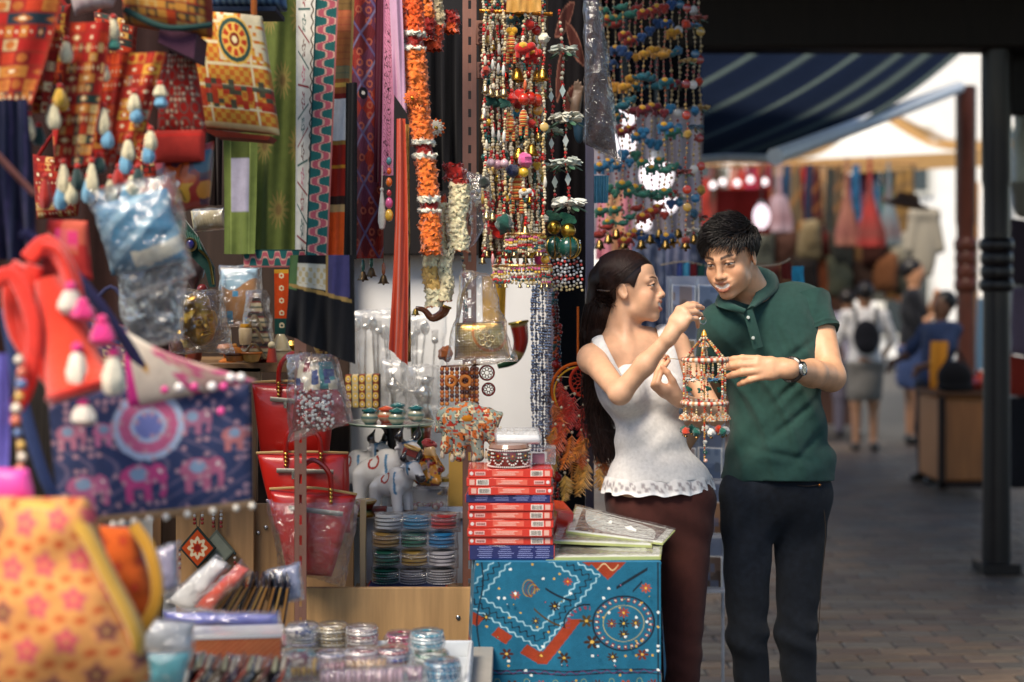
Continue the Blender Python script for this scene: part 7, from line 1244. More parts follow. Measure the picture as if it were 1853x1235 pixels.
g_ = np.random.default_rng(21); pk = [('silver-grey', 'b8bcc2'), ('coral', 'd0604a'), ('aqua', '6ab0b8'), ('plum', '6a3a5a'), ('mustard', 'c8a048'), ('ivory', 'd8d0bc'), ('crimson', 'a0242c'), ('navy', '2a3460'), ('rose', 'c87a90'), ('mint', '8ab8a0'), ('bronze', '8a6a40'), ('lilac', '9a90c0'), ('charcoal', '3a3a40'), ('peach', 'd8a080'), ('teal', '2a6a70'), ('wine', '5a1c2c')]
for i, (nm, c) in enumerate(pk):
    x = 300+(i % 8)*34+8*g_.normal(); y = (1150, 1205)[i // 8]+8*g_.normal(); Y = (3.42, 3.08)[i // 8]; a = g_.uniform(-.5, .5); w, h = 24, 12; cs_, sn = math.cos(a), math.sin(a); cor = [(x+u_*w*cs_-v_*h*sn, y+u_*w*sn*.4+v_*h*cs_) for u_, v_ in ((-1, -1), (1, -1), (1, 1), (-1, 1))]
    t = thing('trinket_packet', f'small {nm} trinket packet in clear film on the low table', 'packet', P(x, y+12, Y), 'small trinket packets on the low table'); pillow(cor, Y, .03, (lambda u, v, c=c, i=i: mixc(np.tile(C(c), u.shape+(1,)), (hash2(np.floor(u*9), np.floor(v*5), i) > .6)*.7, 'd8d4cc')), 'packet_body', 'bead', nu=14, nv=10, parent=t, nz=.003, sc=40, seed=i); wrapbox([(p_[0]+(p_[0]-x)*.2, p_[1]+(p_[1]-y)*.3) for p_ in cor], Y-.012, .045, t, seed=90+i, n=18)
# ================================================================ hanging beaded charms
def charm(kind, c, s, col, parent, seed=0):
    m = MB(); c = np.asarray(c, float); k = C(col); mat = 'felt'
    if kind == 'bell': bell_mb(m, c-np.array([0, 0, s]), s*1.6, col); mat = 'gold'
    elif kind == 'pompom': pompom_mb(m, c, s, col, seed)
    elif kind == 'elephant':
        m.sph(c, (s*1.0, s*.55, s*.7), k, 10, 8); m.sph(c+np.array([s*.95, -.1*s, s*.2]), (s*.5, s*.42, s*.5), k, 10, 8); m.sph(c+np.array([s*.75, -.35*s, s*.2]), (s*.28, s*.1, s*.38), k*1.25, 8, 6); m.tube(catmull([c+np.array([s*1.3, -.1*s, s*.1]), c+np.array([s*1.6, -.1*s, -s*.3]), c+np.array([s*1.55, -.1*s, -s*.75])], 6), s*.16, k, 6)
        for x in (-.6, .5): m.cyl(c+np.array([x*s, 0, -s*.3]), c+np.array([x*s, 0, -s*1.05]), s*.27, s*.25, k, 8)
        m.sph(c+np.array([0, -.05*s, s*.25]), (s*.62, s*.58, s*.5), C('d8a030'), 8, 6)
    elif kind == 'bird': m.sph(c, (s*1.0, s*.5, s*.6), k, 10, 8); m.sph(c+np.array([s*.8, 0, s*.45]), s*.38, k*1.15, 8, 6); m.sph(c+np.array([-s*1.1, 0, -s*.1]), (s*.6, s*.2, s*.25), k*.8, 8, 5, rot(0, .4, 0)); m.cyl(c+np.array([s*1.1, 0, s*.45]), c+np.array([s*1.4, 0, s*.4]), s*.12, s*.02, C('d89a30'), 6); m.sph(c+np.array([0, -s*.4, 0]), (s*.55, s*.2, s*.3), k*1.4, 8, 5, rot(0, .3, 0))
    elif kind == 'striped':                      # striped camel body
        for i in range(9): a = i/8; m.torus(c+np.array([0, 0, s*(1.6-2.6*a)]), s*(.35+.35*math.sin(a*3.1)), s*.2, C(('c8541c', 'd8b060')[i % 2]), 14, 6)
        for x in (-.55, .55):
            for i in range(7): m.torus(c+np.array([x*s, 0, -s*(1.0+.28*i)]), s*.22, s*.13, C(('c8541c', 'd8b060')[i % 2]), 10, 5)
        m.sph(c+np.array([.2*s, -.2*s, s*.4]), (s*.8, s*.5, s*.55), C('d8cfb8'), 10, 8)
    elif kind == 'diamond': m.prism([(0, s*1.5), (s*.7, 0), (0, -s*1.5), (-s*.7, 0)], s*.3, c, k); mat = 'gloss'
    elif kind == 'flower':
        g_ = np.random.default_rng(seed)
        for i in range(26): a = g_.uniform(0, 6.28); e = g_.uniform(-.5, .5); d = np.array([math.cos(a)*math.cos(e), math.sin(a)*math.cos(e), math.sin(e)]); m.sph(c+d*s*.75*np.array([1.15, 1, .6]), (s*.5, s*.28, s*.1), np.clip(k*(.85+.3*g_.random()), 0, 1), 7, 4, rot(g_.uniform(-.6, .6), g_.uniform(-.6, .6), a))
        for i in range(5): a = i*1.3; m.sph(c+np.array([math.cos(a)*s*.9, math.sin(a)*s*.9, -s*.5]), (s*.5, s*.2, s*.05), C('2f5a3c'), 7, 4, rot(.3, .5, a))
    elif kind == 'heart': m.sph(c+np.array([-s*.35, 0, s*.2]), (s*.55, s*.35, s*.55), k, 8, 6); m.sph(c+np.array([s*.35, 0, s*.2]), (s*.55, s*.35, s*.55), k, 8, 6); m.sph(c-np.array([0, 0, s*.35]), (s*.5, s*.33, s*.6), k, 8, 6)
    elif kind == 'disc': m.lathe([(.0001, s*.15), (s*.8, s*.15), (s, 0), (s*.8, -s*.15), (.0001, -s*.15)], c, k, 16, rot(math.pi/2)); mat = 'gloss'
    elif kind == 'ball': m.sph(c, s, k, 14, 10); mat = 'bead'
    elif kind == 'goldball': m.sph(c, s, k, 14, 10); mat = 'gold'
    elif kind == 'drop': m.lathe([(.0001, s*1.6), (s*.3, s*1.2), (s*.5, 0), (s*.35, -s*1.2), (.0001, -s*1.5)], c, k, 8); mat = 'bead'
    elif kind == 'leaf': m.sph(c, (s*1.1, s*.12, s*.5), k, 10, 6, rot(0, .5, 0)); m.sph(c+np.array([0, -.02*s, -.3*s]), (s*.9, s*.12, s*.45), k*.8, 10, 6, rot(0, -.5, 0))
    names = {'bell': 'bell', 'pompom': 'pompom', 'elephant': 'felt_elephant', 'bird': 'felt_bird', 'striped': 'striped_camel', 'diamond': 'mirror_diamond', 'flower': 'paper_flower', 'heart': 'heart_charm', 'disc': 'shell_disc', 'ball': 'ball', 'goldball': 'ball', 'drop': 'drop_bead', 'leaf': 'leaf_charm'}
    return m.build(names[kind], mat, parent)
def strand(x0, x1, y0, y1, Y, label, cat, group, palette, rpx=3.2, step=6.2, charms=(), seed=0, mat='bead', name='bead_strand', wob=2.):
    g_ = np.random.default_rng(seed); t = thing(name, label, cat, P(x1, y1, Y), group); n = int((y1-y0)/step); ys = np.linspace(y0, y1, n); xs = x0+(x1-x0)*(ys-y0)/(y1-y0)+wob*np.sin(ys*.05+seed)
    m = MB(); m.tube(np.array([P(x, y, Y) for x, y in zip(xs[::3], ys[::3])]), .0011, C('b8a080'), 4); m.build('thread', 'cloth', t)
    idx = (np.arange(n)//3+g_.integers(0, 2, n)) % len(palette); col = np.array([C(palette[i]) for i in idx]); r = S(rpx, Y)*(.7+.6*g_.random(n)); m = MB(); m.sphs(np.array([P(x, y, Y) for x, y in zip(xs, ys)])+g_.normal(size=(n, 3))*.0012, r, col, 7, 5); tag(m.build('beads', mat, t), kind='stuff')
    for i, (k, y, spx, col_) in enumerate(charms):
        j = min(n-1, max(0, int((y-y0)/(y1-y0)*n))); charm(k, P(xs[j], y, Y-.006), S(spx, Y), col_, t, seed*31+i)
    return t
# ---- dense door charms beside the slotted post
GD = 'beaded door charms beside the slotted post'; PAL = ['cfc4a4', 'd8ccb0', 'a8281c', '1f4f4a', 'cbb98a', 'd8ccb0', 'c0281e', 'e0d8c4']; PGOLD = ['c9b58a', 'd8c8a0', 'c0a468', 'd8ccb0', 'b02a1e', 'd8c49a']
cs = [(877, -30, 455, [('bell', 160, 8, 'cdb98a'), ('drop', 110, 6, 'd8d0b8'), ('drop', 205, 6, 'e0dcd0'), ('pompom', 128, 8, 'a0301c'), ('drop', 262, 6, 'd8d0b8'), ('pompom', 330, 10, '1a2420'), ('bell', 388, 8, 'd0bc88')]),
      (889, -30, 500, [('drop', 70, 6, 'b9a48a'), ('drop', 118, 7, 'd6d6cc'), ('bell', 165, 9, 'cdb98a'), ('leaf', 182, 12, '1d4a40'), ('drop', 240, 7, 'd6d6cc'), ('ball', 295, 8, 'c8a8b0'), ('bell', 390, 9, 'd0bc88'), ('drop', 470, 7, 'd8a0a0')]),
      (901, -30, 512, [('drop', 90, 7, 'c8c4b8'), ('drop', 125, 7, 'd6d6cc'), ('bell', 168, 9, 'cdb98a'), ('leaf', 184, 13, '1f5044'), ('drop', 246, 7, 'e0e0d8'), ('ball', 298, 9, 'c89aa8'), ('pompom', 412, 22, 'b81c12'), ('bell', 505, 8, 'a89470')]),
      (912, -30, 508, [('drop', 128, 7, 'd6d6cc'), ('bell', 165, 9, 'cdb98a'), ('leaf', 186, 12, '1d4a40'), ('drop', 248, 7, 'd6d6cc'), ('ball', 296, 8, 'c8a8b0'), ('pompom', 405, 16, '14423a'), ('drop', 460, 7, 'c82a22')]),
      (924, -30, 490, [('heart', 58, 12, 'd8a028'), ('striped', 85, 11, 'c8541c'), ('elephant', 36, 9, '1f3a3a'), ('pompom', 180, 10, 'b81c12'), ('striped', 228, 10, 'c8541c'), ('pompom', 310, 12, '20284a'), ('bell', 420, 9, 'c8a860')]),
      (936, -30, 505, [('elephant', 33, 11, '1d4a44'), ('pompom', 55, 9, '1a2a28'), ('bell', 132, 14, 'd0a040'), ('pompom', 178, 16, 'b81c12'), ('elephant', 205, 10, '2a7a90'), ('bell', 275, 13, 'd0a040'), ('striped', 345, 15, 'c8541c'), ('heart', 312, 10, 'd8b030')]),
      (948, -30, 512, [('elephant', 88, 16, 'b81c14'), ('drop', 155, 7, 'c85a24'), ('ball', 180, 11, 'c03018'), ('striped', 218, 10, 'c8541c'), ('pompom', 290, 13, 'd05a90'), ('ball', 312, 9, 'd8b030'), ('elephant', 348, 10, 'd0ccc0'), ('bell', 415, 10, 'b09060')]),
      (960, -30, 515, [('pompom', 45, 9, 'c0281c'), ('elephant', 100, 15, 'b81c14'), ('bell', 268, 13, 'd0a040'), ('ball', 178, 12, 'c82a18'), ('pompom', 224, 8, 'c0281c'), ('ball', 350, 8, 'c02820'), ('heart', 458, 10, 'd8b030')]),
      (972, -30, 505, [('ball', 55, 9, 'b01c16'), ('bell', 134, 12, 'd0a040'), ('ball', 182, 12, 'c83a1c'), ('disc', 200, 9, 'c8882c'), ('bell', 245, 9, 'c8a860'), ('heart', 300, 9, 'd8a838'), ('pompom', 470, 9, 'd0387a')]),
      (983, -30, 470, [('pompom', 70, 10, 'd8d0b8'), ('bell', 132, 12, 'd0a040'), ('disc', 230, 8, 'c9a860'), ('drop', 330, 7, 'd8d0c0'), ('ball', 470, 8, 'd8a83a')])]
for i, (x, y0, y1, ch) in enumerate(cs): strand(x, x+2, y0, y1, 4.16+.03*(i % 3), f'{ORD[i]} beaded door charm counting from the slotted post', 'charm', GD, PAL if i % 2 == 0 else PGOLD, 2.8, 4.8, ch, seed=i+1)
for i in range(14): strand(876+i*8.3, 875+i*8.3, -30, 470-12*(i % 3), 4.24+.02*(i % 2), f'{ORD[i]} plain cream bead string hanging behind the door charms', 'beads', 'cream bead strings behind the door charms', [PGOLD, PAL, ['cfc8b8', 'b8b4a8', 'd8ccb0', '9a2a20', '28504a']][i % 3], 3.3, 4.8, [('bell', 470-12*(i % 3), 7, 'b8a070')]+[(['drop', 'pompom', 'bell', 'ball'][(i+k) % 4], 60+k*75+12*(i % 5), 7, ['d8d0bc', 'b02a1e', 'c8a860', '1f5048', 'd8b040'][(i*2+k) % 5]) for k in range(5)], seed=50+i)
m = MB(); m.tube(np.array([P(868, 20, 4.2), P(1000, 26, 4.2)]), .006, C('b87830'), 8); tag(m.build('charm_bar', 'gold'), 'gilded bar from which the door charms hang', 'bar')
t = thing('toran_header', 'red and gold cloth header above the door charms', 'header', P(950, 20, 4.15)); sheet((918, 978, -30), (916, 980, 22), 4.15, lambda u, v: mixc(np.tile(C('b8281c'), u.shape+(1,)), (v > .55)*1., 'c8923c'), 'cloth_header', 'silk', nu=20, nv=16, folds=(2, .008), parent=t)
# round beaded lantern tiers low on the charms
for k, (x, y, w, l) in enumerate(((950, 425, 34, 'upper'), (945, 482, 52, 'lower'))):
    t = thing('beaded_ring', f'{l} beaded ring with a fringe of drops under the door charms', 'charm', P(x, y+30, 4.12), 'beaded rings under the door charms'); o = P(x, y, 4.14); r = S(w, 4.14); m = MB(); a = np.arange(46)*2*math.pi/46; ps = o+np.stack([r*np.cos(a), r*.6*np.sin(a), 0*a], 1); m.sphs(ps, .005, np.array([C(['b8281c', 'd8ccb0', 'c8a060'][i % 3]) for i in range(46)])); tag(m.build('ring_beads', 'bead', t), kind='stuff'); m = MB(); m.torus(o, r, .003, C('c8a060'), 40, 5); m.build('ring_wire', 'gold', t)
    for rr in (0, 1):
        m = MB(); q = ps[rr::2]; nn = 6
        m.sphs(np.concatenate([q-np.array([0, 0, .008*(j+1)])+np.random.default_rng(j+k).normal(size=q.shape)*.0022 for j in range(nn)]), .0042*(.7+.6*np.random.default_rng(9).random(nn*len(q))), np.array([C(['d8ccb0', 'b8281c', '1f4f4a', 'd8c8a0', 'c05a8a', 'd8b040'][(j+i // 4) % 6]) for j in range(nn) for i in range(len(q))])); tag(m.build('fringe_beads', 'bead', t), kind='stuff')
    for i in range(0, 46, 6): charm('bell', ps[i]-np.array([0, 0, .055]), .007, 'a89874', t)
# ---- white flower garlands with mirrors and green globes
GW = 'white flower mobiles with mirror diamonds'
fl = [('flower', 90, 22, 'ccd2c4'), ('diamond', 165, 8, 'a8b4ac'), ('flower', 212, 26, 'd8d6c4'), ('diamond', 255, 8, 'b4b8b0'), ('flower', 292, 24, 'ccd4c8'), ('diamond', 325, 8, 'a8b0a8'), ('flower', 366, 26, 'd4d6cc'), ('leaf', 395, 16, '2f6a50')]
t1_ = strand(1014, 1030, 20, 405, 4.24, 'front white flower mobile ending in a green globe', 'mobile', GW, ['8a1c18', 'b02a24', 'c9c0a8'], 3.0, 7., fl+[('goldball', 418, 14, 'b8923c'), ('ball', 448, 20, '154a40')], 91)
t2_ = strand(996, 1004, 120, 405, 4.30, 'rear white flower mobile ending in a green globe', 'mobile', GW, ['8a1c18', 'b02a24', 'c9c0a8'], 3.0, 7., [('diamond', 175, 7, 'a8b4ac'), ('flower', 235, 18, 'b8c4b0'), ('diamond', 260, 7, 'b4b8b0'), ('flower', 300, 18, 'a8b8a4'), ('diamond', 330, 8, 'a8b0a8'), ('leaf', 390, 14, '3a6a58'), ('goldball', 412, 13, 'b8923c'), ('ball', 446, 19, '154a40')], 92)
for tt, xc, Yc in ((t1_, 1031, 4.24), (t2_, 1003, 4.30)):
    o = P(xc, 448, Yc-.006); m = MB()
    for k in range(4): m.torus(o, S(20, Yc), .0022, C('b89a50'), 24, 5, rot(math.pi/2, 0, k*.8))
    m.build('gold_braid', 'gold', tt); m = MB(); g_ = np.random.default_rng(3); a = np.arange(26)*.9; m.sphs(o+np.stack([S(20, Yc)*np.cos(a)*.9, -S(20, Yc)*.45*np.abs(np.sin(a*1.3)), S(12, Yc)*np.sin(a*2.1)], 1), .0032, C('d8d8d0')); tag(m.build('studs', 'silver', tt), kind='stuff')
    for i in range(7): m = MB(); x = xc-22+i*7.2; m.sphs(np.array([P(x+1.6*math.sin(k*2.1+i*1.7), 470+k*6.6+3*math.sin(i*2.3), Yc-.02*math.sin(i)) for k in range(9)]), .0045, np.array([C(['b9bcc0', 'b8281c', 'c4c8cc', 'a8acb0', 'c8c8c8', 'b02a20', 'b4b8bc', 'a09a88', 'b0a070'][k]) for k in range(9)])); tag(m.build('fringe_beads', 'bead', tt), kind='stuff')
# ---- silver chains
for i in range(6): strand(963+i*6.2, 964+i*6.2, 470, 815, 4.6+.03*(i % 2), f'{ORD[i]} silver bead chain counting from the white wall', 'chain', 'silver bead chains by the dark backcloth', ['b9bac4', '9a9ba8', 'd0d0d8', '8a8a94'], 3.2, 5.4, [], 120+i, 'silver', 'silver_chain', 1.0)
for i, (x, y1, pal) in enumerate(((1001, 700, ['a8281c', '5a2a1c', '2a5a5a', 'c8501c']), (1008, 760, ['5a1c18', '8a2a1c', '3a5a60', 'b8481c']), (1004, 900, ['a0301c', '4a1c14', 'c8601c', '2a4a44']), (1014, 905, ['8a1c14', 'b8281c', '3a2a1c', '24506a']))): strand(x, x+6-3*i, 500+90*(i//2), y1, 4.7, f'{ORD[i]} dark red bead string between the silver chains and the dreamcatcher', 'beads', 'dark red bead strings', pal, 3.4, 6., [('ball', y1-40, 8, 'b01c16')], 140+i)
# ---- dreamcatcher
Yd = 4.62; t = thing('dreamcatcher', 'orange and red dreamcatcher with feathers beside the long hair', 'dreamcatcher', P(1045, 850, Yd)); dc = P(1046, 706, Yd); FR = rot(math.pi/2)
m = MB(); m.torus(dc, S(48, Yd), .005, C('d8641c'), 48, 6, FR @ rot(0, 0, 0)); m.build('outer_hoop', 'cloth', t); m = MB(); m.torus(dc+np.array([.005, -.008, -.008]), S(46, Yd), .003, C('d8a030'), 48, 6, FR); m.build('yarn_hoop', 'cloth', t); ic = P(1060, 690, Yd-.01); m = MB(); m.torus(ic, S(28, Yd), .005, C('c83a24'), 40, 6, FR); m.build('inner_hoop', 'cloth', t)
m = MB(); n = 14
for ring in range(4):
    r0 = S(28, Yd)*(1-.23*ring); r1 = S(28, Yd)*(1-.23*(ring+1))
    for i in range(n): a0 = 2*math.pi*(i+.5*ring)/n; a1 = 2*math.pi*(i+.5*ring+.5)/n; a2 = 2*math.pi*(i+.5*ring+1)/n; f_ = lambda r, a: ic+np.array([r*math.cos(a), 0, r*math.sin(a)]); m.tube(np.array([f_(r0, a0), f_(r1, a1), f_(r0, a2)]), .0013, C('d0442c'), 4)
tag(m.build('web', 'cloth', t), kind='stuff'); m = MB()
for i in range(12): a = i*.52; m.tube(np.array([dc+S(48, Yd)*np.array([math.cos(a), 0, math.sin(a)]), ic+S(28, Yd)*np.array([math.cos(a+.3), 0, math.sin(a+.3)])]), .0012, C('e0c8a8'), 4)
tag(m.build('cords', 'cloth', t), kind='stuff')
m = MB(); m.tube(np.array([P(1046, 555, Yd), P(1046, 658, Yd)]), .004, C('d86a24'), 6); m.build('hanging_cord', 'cloth', t)
def feather(top, L_, w, col, ang, parent, seed):
    g_ = np.random.default_rng(seed); m = MB(); n = 16; top = np.asarray(top); d = np.array([math.sin(ang), .15*g_.normal(), -math.cos(ang)]); s_ = np.cross(d, [0, 1, 0]); bend = g_.normal()*.2*L_
    sp = np.array([top+d*L_*k/n+s_*bend*(k/n)**2 for k in range(n+1)]); m.tube(sp, .001, C(col)*.7, 4)
    for k in range(2, 2*n):
        f_ = k/(2*n); q = sp[0]*(1-f_)+sp[-1]*f_ if False else sp[min(n, k//2)]; wd = w*math.sin(math.pi*min(1, f_**.6)*.93)*(1+.25*g_.normal())
        for side in (-1, 1): e = q+side*s_*wd+d*wd*(.8+.3*g_.random())+np.array([0, .006*g_.normal(), 0]); m.tube(np.array([q, (q+e)/2+d*wd*.12, e]), np.array([.0016, .0022, .0006]), np.clip(C(col)*(.8+.45*g_.random()), 0, 1), 3, cap=False)
    return m.build('feather', 'feather', parent, 180)
g_ = np.random.default_rng(17)
for i, (x, y, c, L_) in enumerate(((1010, 690, 'd83a1c', 60), (1024, 705, 'c8281c', 70), (1040, 715, 'd82a1c', 75), (1056, 735, 'd0321c', 66), (1030, 735, 'd8421c', 60), (1068, 700, 'c8301c', 60), (1016, 740, 'e0641c', 70), (1005, 770, 'd88a24', 60), (1035, 785, 'e0781c', 66), (1052, 780, 'd8661c', 70), (1066, 790, 'e08a2c', 60), (1075, 770, 'd8541c', 60), (1012, 815, 'd8a03a', 66), (1030, 822, 'e0902c', 70), (1046, 838, 'd89a34', 60), (1064, 836, 'd8a048', 62), (1080, 815, 'e07a28', 60), (1088, 800, 'd8902c', 62), (1022, 858, 'd8a848', 48), (1084, 845, 'd8a24a', 44), (1000, 730, 'd8742c', 60), (1048, 755, 'c8281c', 64), (1020, 772, 'e05a1c', 64))):
    feather(P(x, y, Yd-.02-.004*(i % 4)), S(L_, Yd), S(12, Yd), c, g_.normal()*.25, t, i); m = MB(); m.sph(P(x, y-2, Yd-.02-.004*(i % 4)), .005, C('d8c8a8')); m.build('bead', 'bead', t)
# ---- wrapped dark garment, blue-edged plastic
t = thing('wrapped_garment', 'dark garment in a long plastic sleeve beside the flower mobiles', 'garment', P(1080, 300, 4.45)); pillow([(1062, -30), (1078, -30), (1118, 288), (1060, 262)], 4.45, .05, lambda u, v: mixc(np.tile(C('2a1c20'), u.shape+(1,)), (np.sin(u*9+v*20) > .6)*.4, '5a3a38'), 'garment', nu=20, nv=40, parent=t); wrapbox([(1056, -30), (1084, -30), (1126, 298), (1056, 258)], 4.42, .08, t, seed=71, nz=.010)
t = thing('leaf_cloth', 'black cloth printed with big brown lotus leaves behind the flower mobiles', 'cloth', P(1030, 440, 4.8)); 
def p_leaf(u, v):
    c = np.tile(C('120d10'), u.shape+(1,))
    for (x, y, a, s) in ((.45, .12, .5, .12), (.7, .2, -.6, .13), (.35, .3, 1.2, .1), (.62, .38, .3, .1)):
        X, Y2 = (u-x)*.45, v-y; X, Y2 = X*math.cos(a)-Y2*math.sin(a), X*math.sin(a)+Y2*math.cos(a); d = np.abs(Y2)-.035*np.clip(1-(X/s)**2, 0, 1); c = mixc(c, (d < 0)*.8, '5a2c24'); c = mixc(c, (np.abs(d) < .004)*(np.abs(X) < s)*1., '8a5a4a')
    return c
sheet((988, 1064, -30), (985, 1062, 520), 4.82, p_leaf, 'cloth_panel', nu=60, nv=160, folds=(2, .01), parent=t)
t = thing('carved_hand', 'small carved wooden hand figure beside the flower mobiles', 'figurine', P(1042, 205, 4.5)); h_, _ = hand_prims(P(1042, 190, 4.5), (.15, 0, 1), (0, 1, 0), .42, 1, [(5, 5, 5)]*4); sdf_obj(h_+[cap(P(1042, 192, 4.5), P(1040, 215, 4.5), .012, .016), ell(P(1048, 235, 4.5), (.018, .014, .045))], 'carving', 'wood', lambda V: mixc(np.tile(C('7a6250'), (len(V), 1)), (V[:, 2] < P(0, 212, 4.5)[2])*1., '24465a'), .003, t)
t = thing('purple_post', 'slim purple-grey upright beside the long-haired person', 'post', P(1066, 500, 4.75)); m = MB(); a = P(1067, -30, 4.75); m.box((a[0], 4.75, 1.25), (.028, .03, 2.5), C('5c5668'), bev=.003); m.build('upright', 'paint', t); m = MB(); m.box((a[0], 4.75, .012), (.08, .08, .02), C('5c5668')); m.build('foot', 'paint', t)
# ---- wrapped pearls, gold clutch, horn, earrings, orange beads, elephant puppet
t = thing('wrapped_pearls', 'string of pearls and trinkets in crinkled plastic on the post', 'packet', P(860, 450, 4.3)); m = MB(); g2 = np.random.default_rng(3); m.sphs([P(862+10*g2.normal(), 350+14*g2.normal(), 4.3) for _ in range(50)], .006, np.array([C(['d8cfb8', 'c8b890', 'b8c0c8'][i % 3]) for i in range(50)])); tag(m.build('pearls', 'bead', t), kind='stuff'); wrapbox([(842, 308), (885, 318), (892, 390), (852, 452)], 4.26, .07, t, seed=81, nz=.010)
strand(828, 840, 420, 500, 4.22, 'gold and dark bead necklace hanging over the post', 'necklace', 'necklaces by the post', ['cdb98a', 'd8c8a0', '243a3a'], 3., 6., [('ball', 498, 6, 'a83a2a')], 160); strand(846, 838, 500, 600, 4.2, 'brown beaded cord above the gold clutch', 'necklace', 'necklaces by the post', ['6a4a30', '8a6a44', '24443a', '7a2a24'], 4., 7., [], 161)
t = thing('gold_clutch', 'gold beaded clutch bag hanging in a clear plastic bag', 'bag', P(870, 660, 4.1)); pillow([(824, 585), (912, 582), (924, 648), (822, 652)], 4.12, .06, lambda u, v: mixc(mixc(np.tile(C('a8864a'), u.shape+(1,)), (np.hypot((u*22) % 1-.5, (v*14) % 1-.5) < .3)*.8, 'd8bc80'), (np.abs(np.hypot((u-.68)*1.3, (v-.25)*.8)-.42) < .03)*1., 'c8783a'), 'clutch', 'gold', nu=80, nv=50, parent=t); m = MB(); m.tube(catmull([P(826, 590, 4.1), P(842, 520, 4.1), P(862, 500, 4.1)], 14), .005, C('8a6a3c'), 6); m.build('strap', 'gold', t)
for k in range(5): a = k*1.2; m = MB(); m.torus(P(880+10*math.cos(a), 614+9*math.sin(a), 4.08), .008, .0022, C('e0c890'), 14, 5, rot(math.pi/2)); m.build('scroll', 'gold', t)
wrapbox([(834, 488), (890, 498), (936, 655), (806, 668)], 4.07, .09, t, seed=83, nz=.010)
t = thing('painted_horn', 'curved red and green painted horn on the white wall', 'horn', P(925, 665, 4.9)); hp_ = catmull([P(938, 584, 4.9), P(942, 620, 4.9), P(930, 650, 4.9), P(900, 662, 4.9)], 20); m = MB(); m.tube(hp_, np.linspace(.032, .012, 20), np.array([C('c8b070') if k in (0, 1, 10, 11) else (C('b02a20') if k < 10 else C('2f5a3a')) for k in range(20)]), 14); m.build('horn_body', 'bead', t); m = MB(); m.torus(hp_[0], .032, .005, C('c8a850'), 20, 6, frame(hp_[0]-hp_[1])); m.build('rim', 'gold', t)
t = thing('brass_horn', 'small curled brown horn with brass tips below the cream garlands', 'horn', P(780, 580, 4.3)); hp_ = catmull([P(752, 558, 4.3), P(768, 562, 4.3), P(782, 576, 4.3), P(800, 568, 4.3), P(806, 555, 4.3)], 18); m = MB(); m.tube(hp_, np.linspace(.006, .017, 18), C('7a4424'), 10); m.build('horn_body', 'ceramic', t); m = MB(); m.torus(hp_[-1], .016, .004, C('c8a050'), 18, 6, frame(hp_[-1]-hp_[-2])); m.build('rim', 'gold', t); m = MB(); bell_mb(m, P(752, 570, 4.3), .02, 'b89850'); m.build('bell', 'gold', t)
for k, (x, y, r) in enumerate(((881, 675, 13), (884, 705, 11))):
    t = thing('filigree_hoop', ('upper', 'lower')[k]+' red and silver filigree hoop pendant', 'pendant', P(x, y+r, 4.35), 'filigree hoop pendants'); o = P(x, y, 4.35); m = MB(); m.torus(o, S(r, 4.35), .003, C('7a2420'), 26, 6, rot(math.pi/2)); m.build('hoop', 'bead', t); m = MB()
    for i in range(8): a = i*.785; m.torus(o+S(r*.55, 4.35)*np.array([math.cos(a), 0, math.sin(a)]), S(r*.24, 4.35), .0012, C('b8b0a4'), 10, 4, rot(math.pi/2))
    tag(m.build('filigree', 'silver', t), kind='stuff')
t = thing('bead_curtain', 'short curtain of orange and brown carved beads above the elephant puppet', 'beads', P(832, 735, 4.14)); m = MB(); m.tube(np.array([P(798, 664, 4.14), P(868, 660, 4.14)]), .003, C('5a3018'), 6); m.build('cord', 'cloth', t)
for i in range(8):
    x = 800+i*9; m = MB(); ys = np.arange(668, 735-3*(i % 3), 7); m.sphs([P(x, y, 4.14) for y in ys], S(4.2, 4.14), np.array([C(['b8641c', '5a2414', 'c8782c', '8a3a18', 'b8641c', '4a1c12', 'c06a20'][(k+i//2) % 7]) for k in range(len(ys))])); tag(m.build('bead_row', 'bead', t), kind='stuff')
for x in (816, 842): m = MB(); m.torus(P(x, 690, 4.12), .014, .005, C('c8762c'), 16, 6, rot(math.pi/2)); m.build('carved_ring', 'wood', t)
m = MB(); pompom_mb(m, P(806, 640, 4.16), .022, '8a4a20', 4); m.build('pompom', 'felt', t)
t = thing('elephant_puppet', 'pair of patchwork elephant puppets in teal, cream and orange', 'puppet', P(850, 830, 4.12)); q = lambda x, y, d=0.: P(x, y, 4.12+d)
def pup(V): c = np.tile(C('8a978c'), (len(V), 1)); n1 = vnoise(V, 130, 3); n2 = vnoise(V, 110, 8); c = mixc(c, (n1 > .2)*1., 'd8c8a0'); c = mixc(c, (n2 > .3)*1., 'c0642c'); c = mixc(c, (np.abs(n1-.2) < .07)*1., '1f2c28'); c = mixc(c, (n2 < -.45)*1., 'a83020'); return c
sdf_obj([ell(q(846, 765), (.058, .03, .05)), cap(q(815, 775), q(806, 812), .02, .017), cap(q(835, 790), q(832, 826), .02, .017), cap(q(862, 790), q(866, 826), .02, .017), cap(q(885, 780), q(894, 800), .02, .016), ell(q(882, 758), (.03, .026, .034)), cap(q(893, 768), q(906, 750), .011, .008), ell(q(808, 755), (.03, .02, .032)), cap(q(800, 762), q(790, 780), .010, .007), ell(q(846, 745), (.036, .028, .03))], 'puppet_body', 'cloth', pup, .0033, t)
m = MB(); m.sph(q(846, 756, -.012), (.030, .022, .022), C('b8741c'), 14, 10); m.build('howdah', 'cloth', t)
for k, x in enumerate((800, 818, 838, 858, 880)): m = MB(); tassel_mb(m, q(x, 812+6*(k % 2), -.01), .03, .007, 'b8a890', '5a2018'); m.build('tassel', 'felt', t)
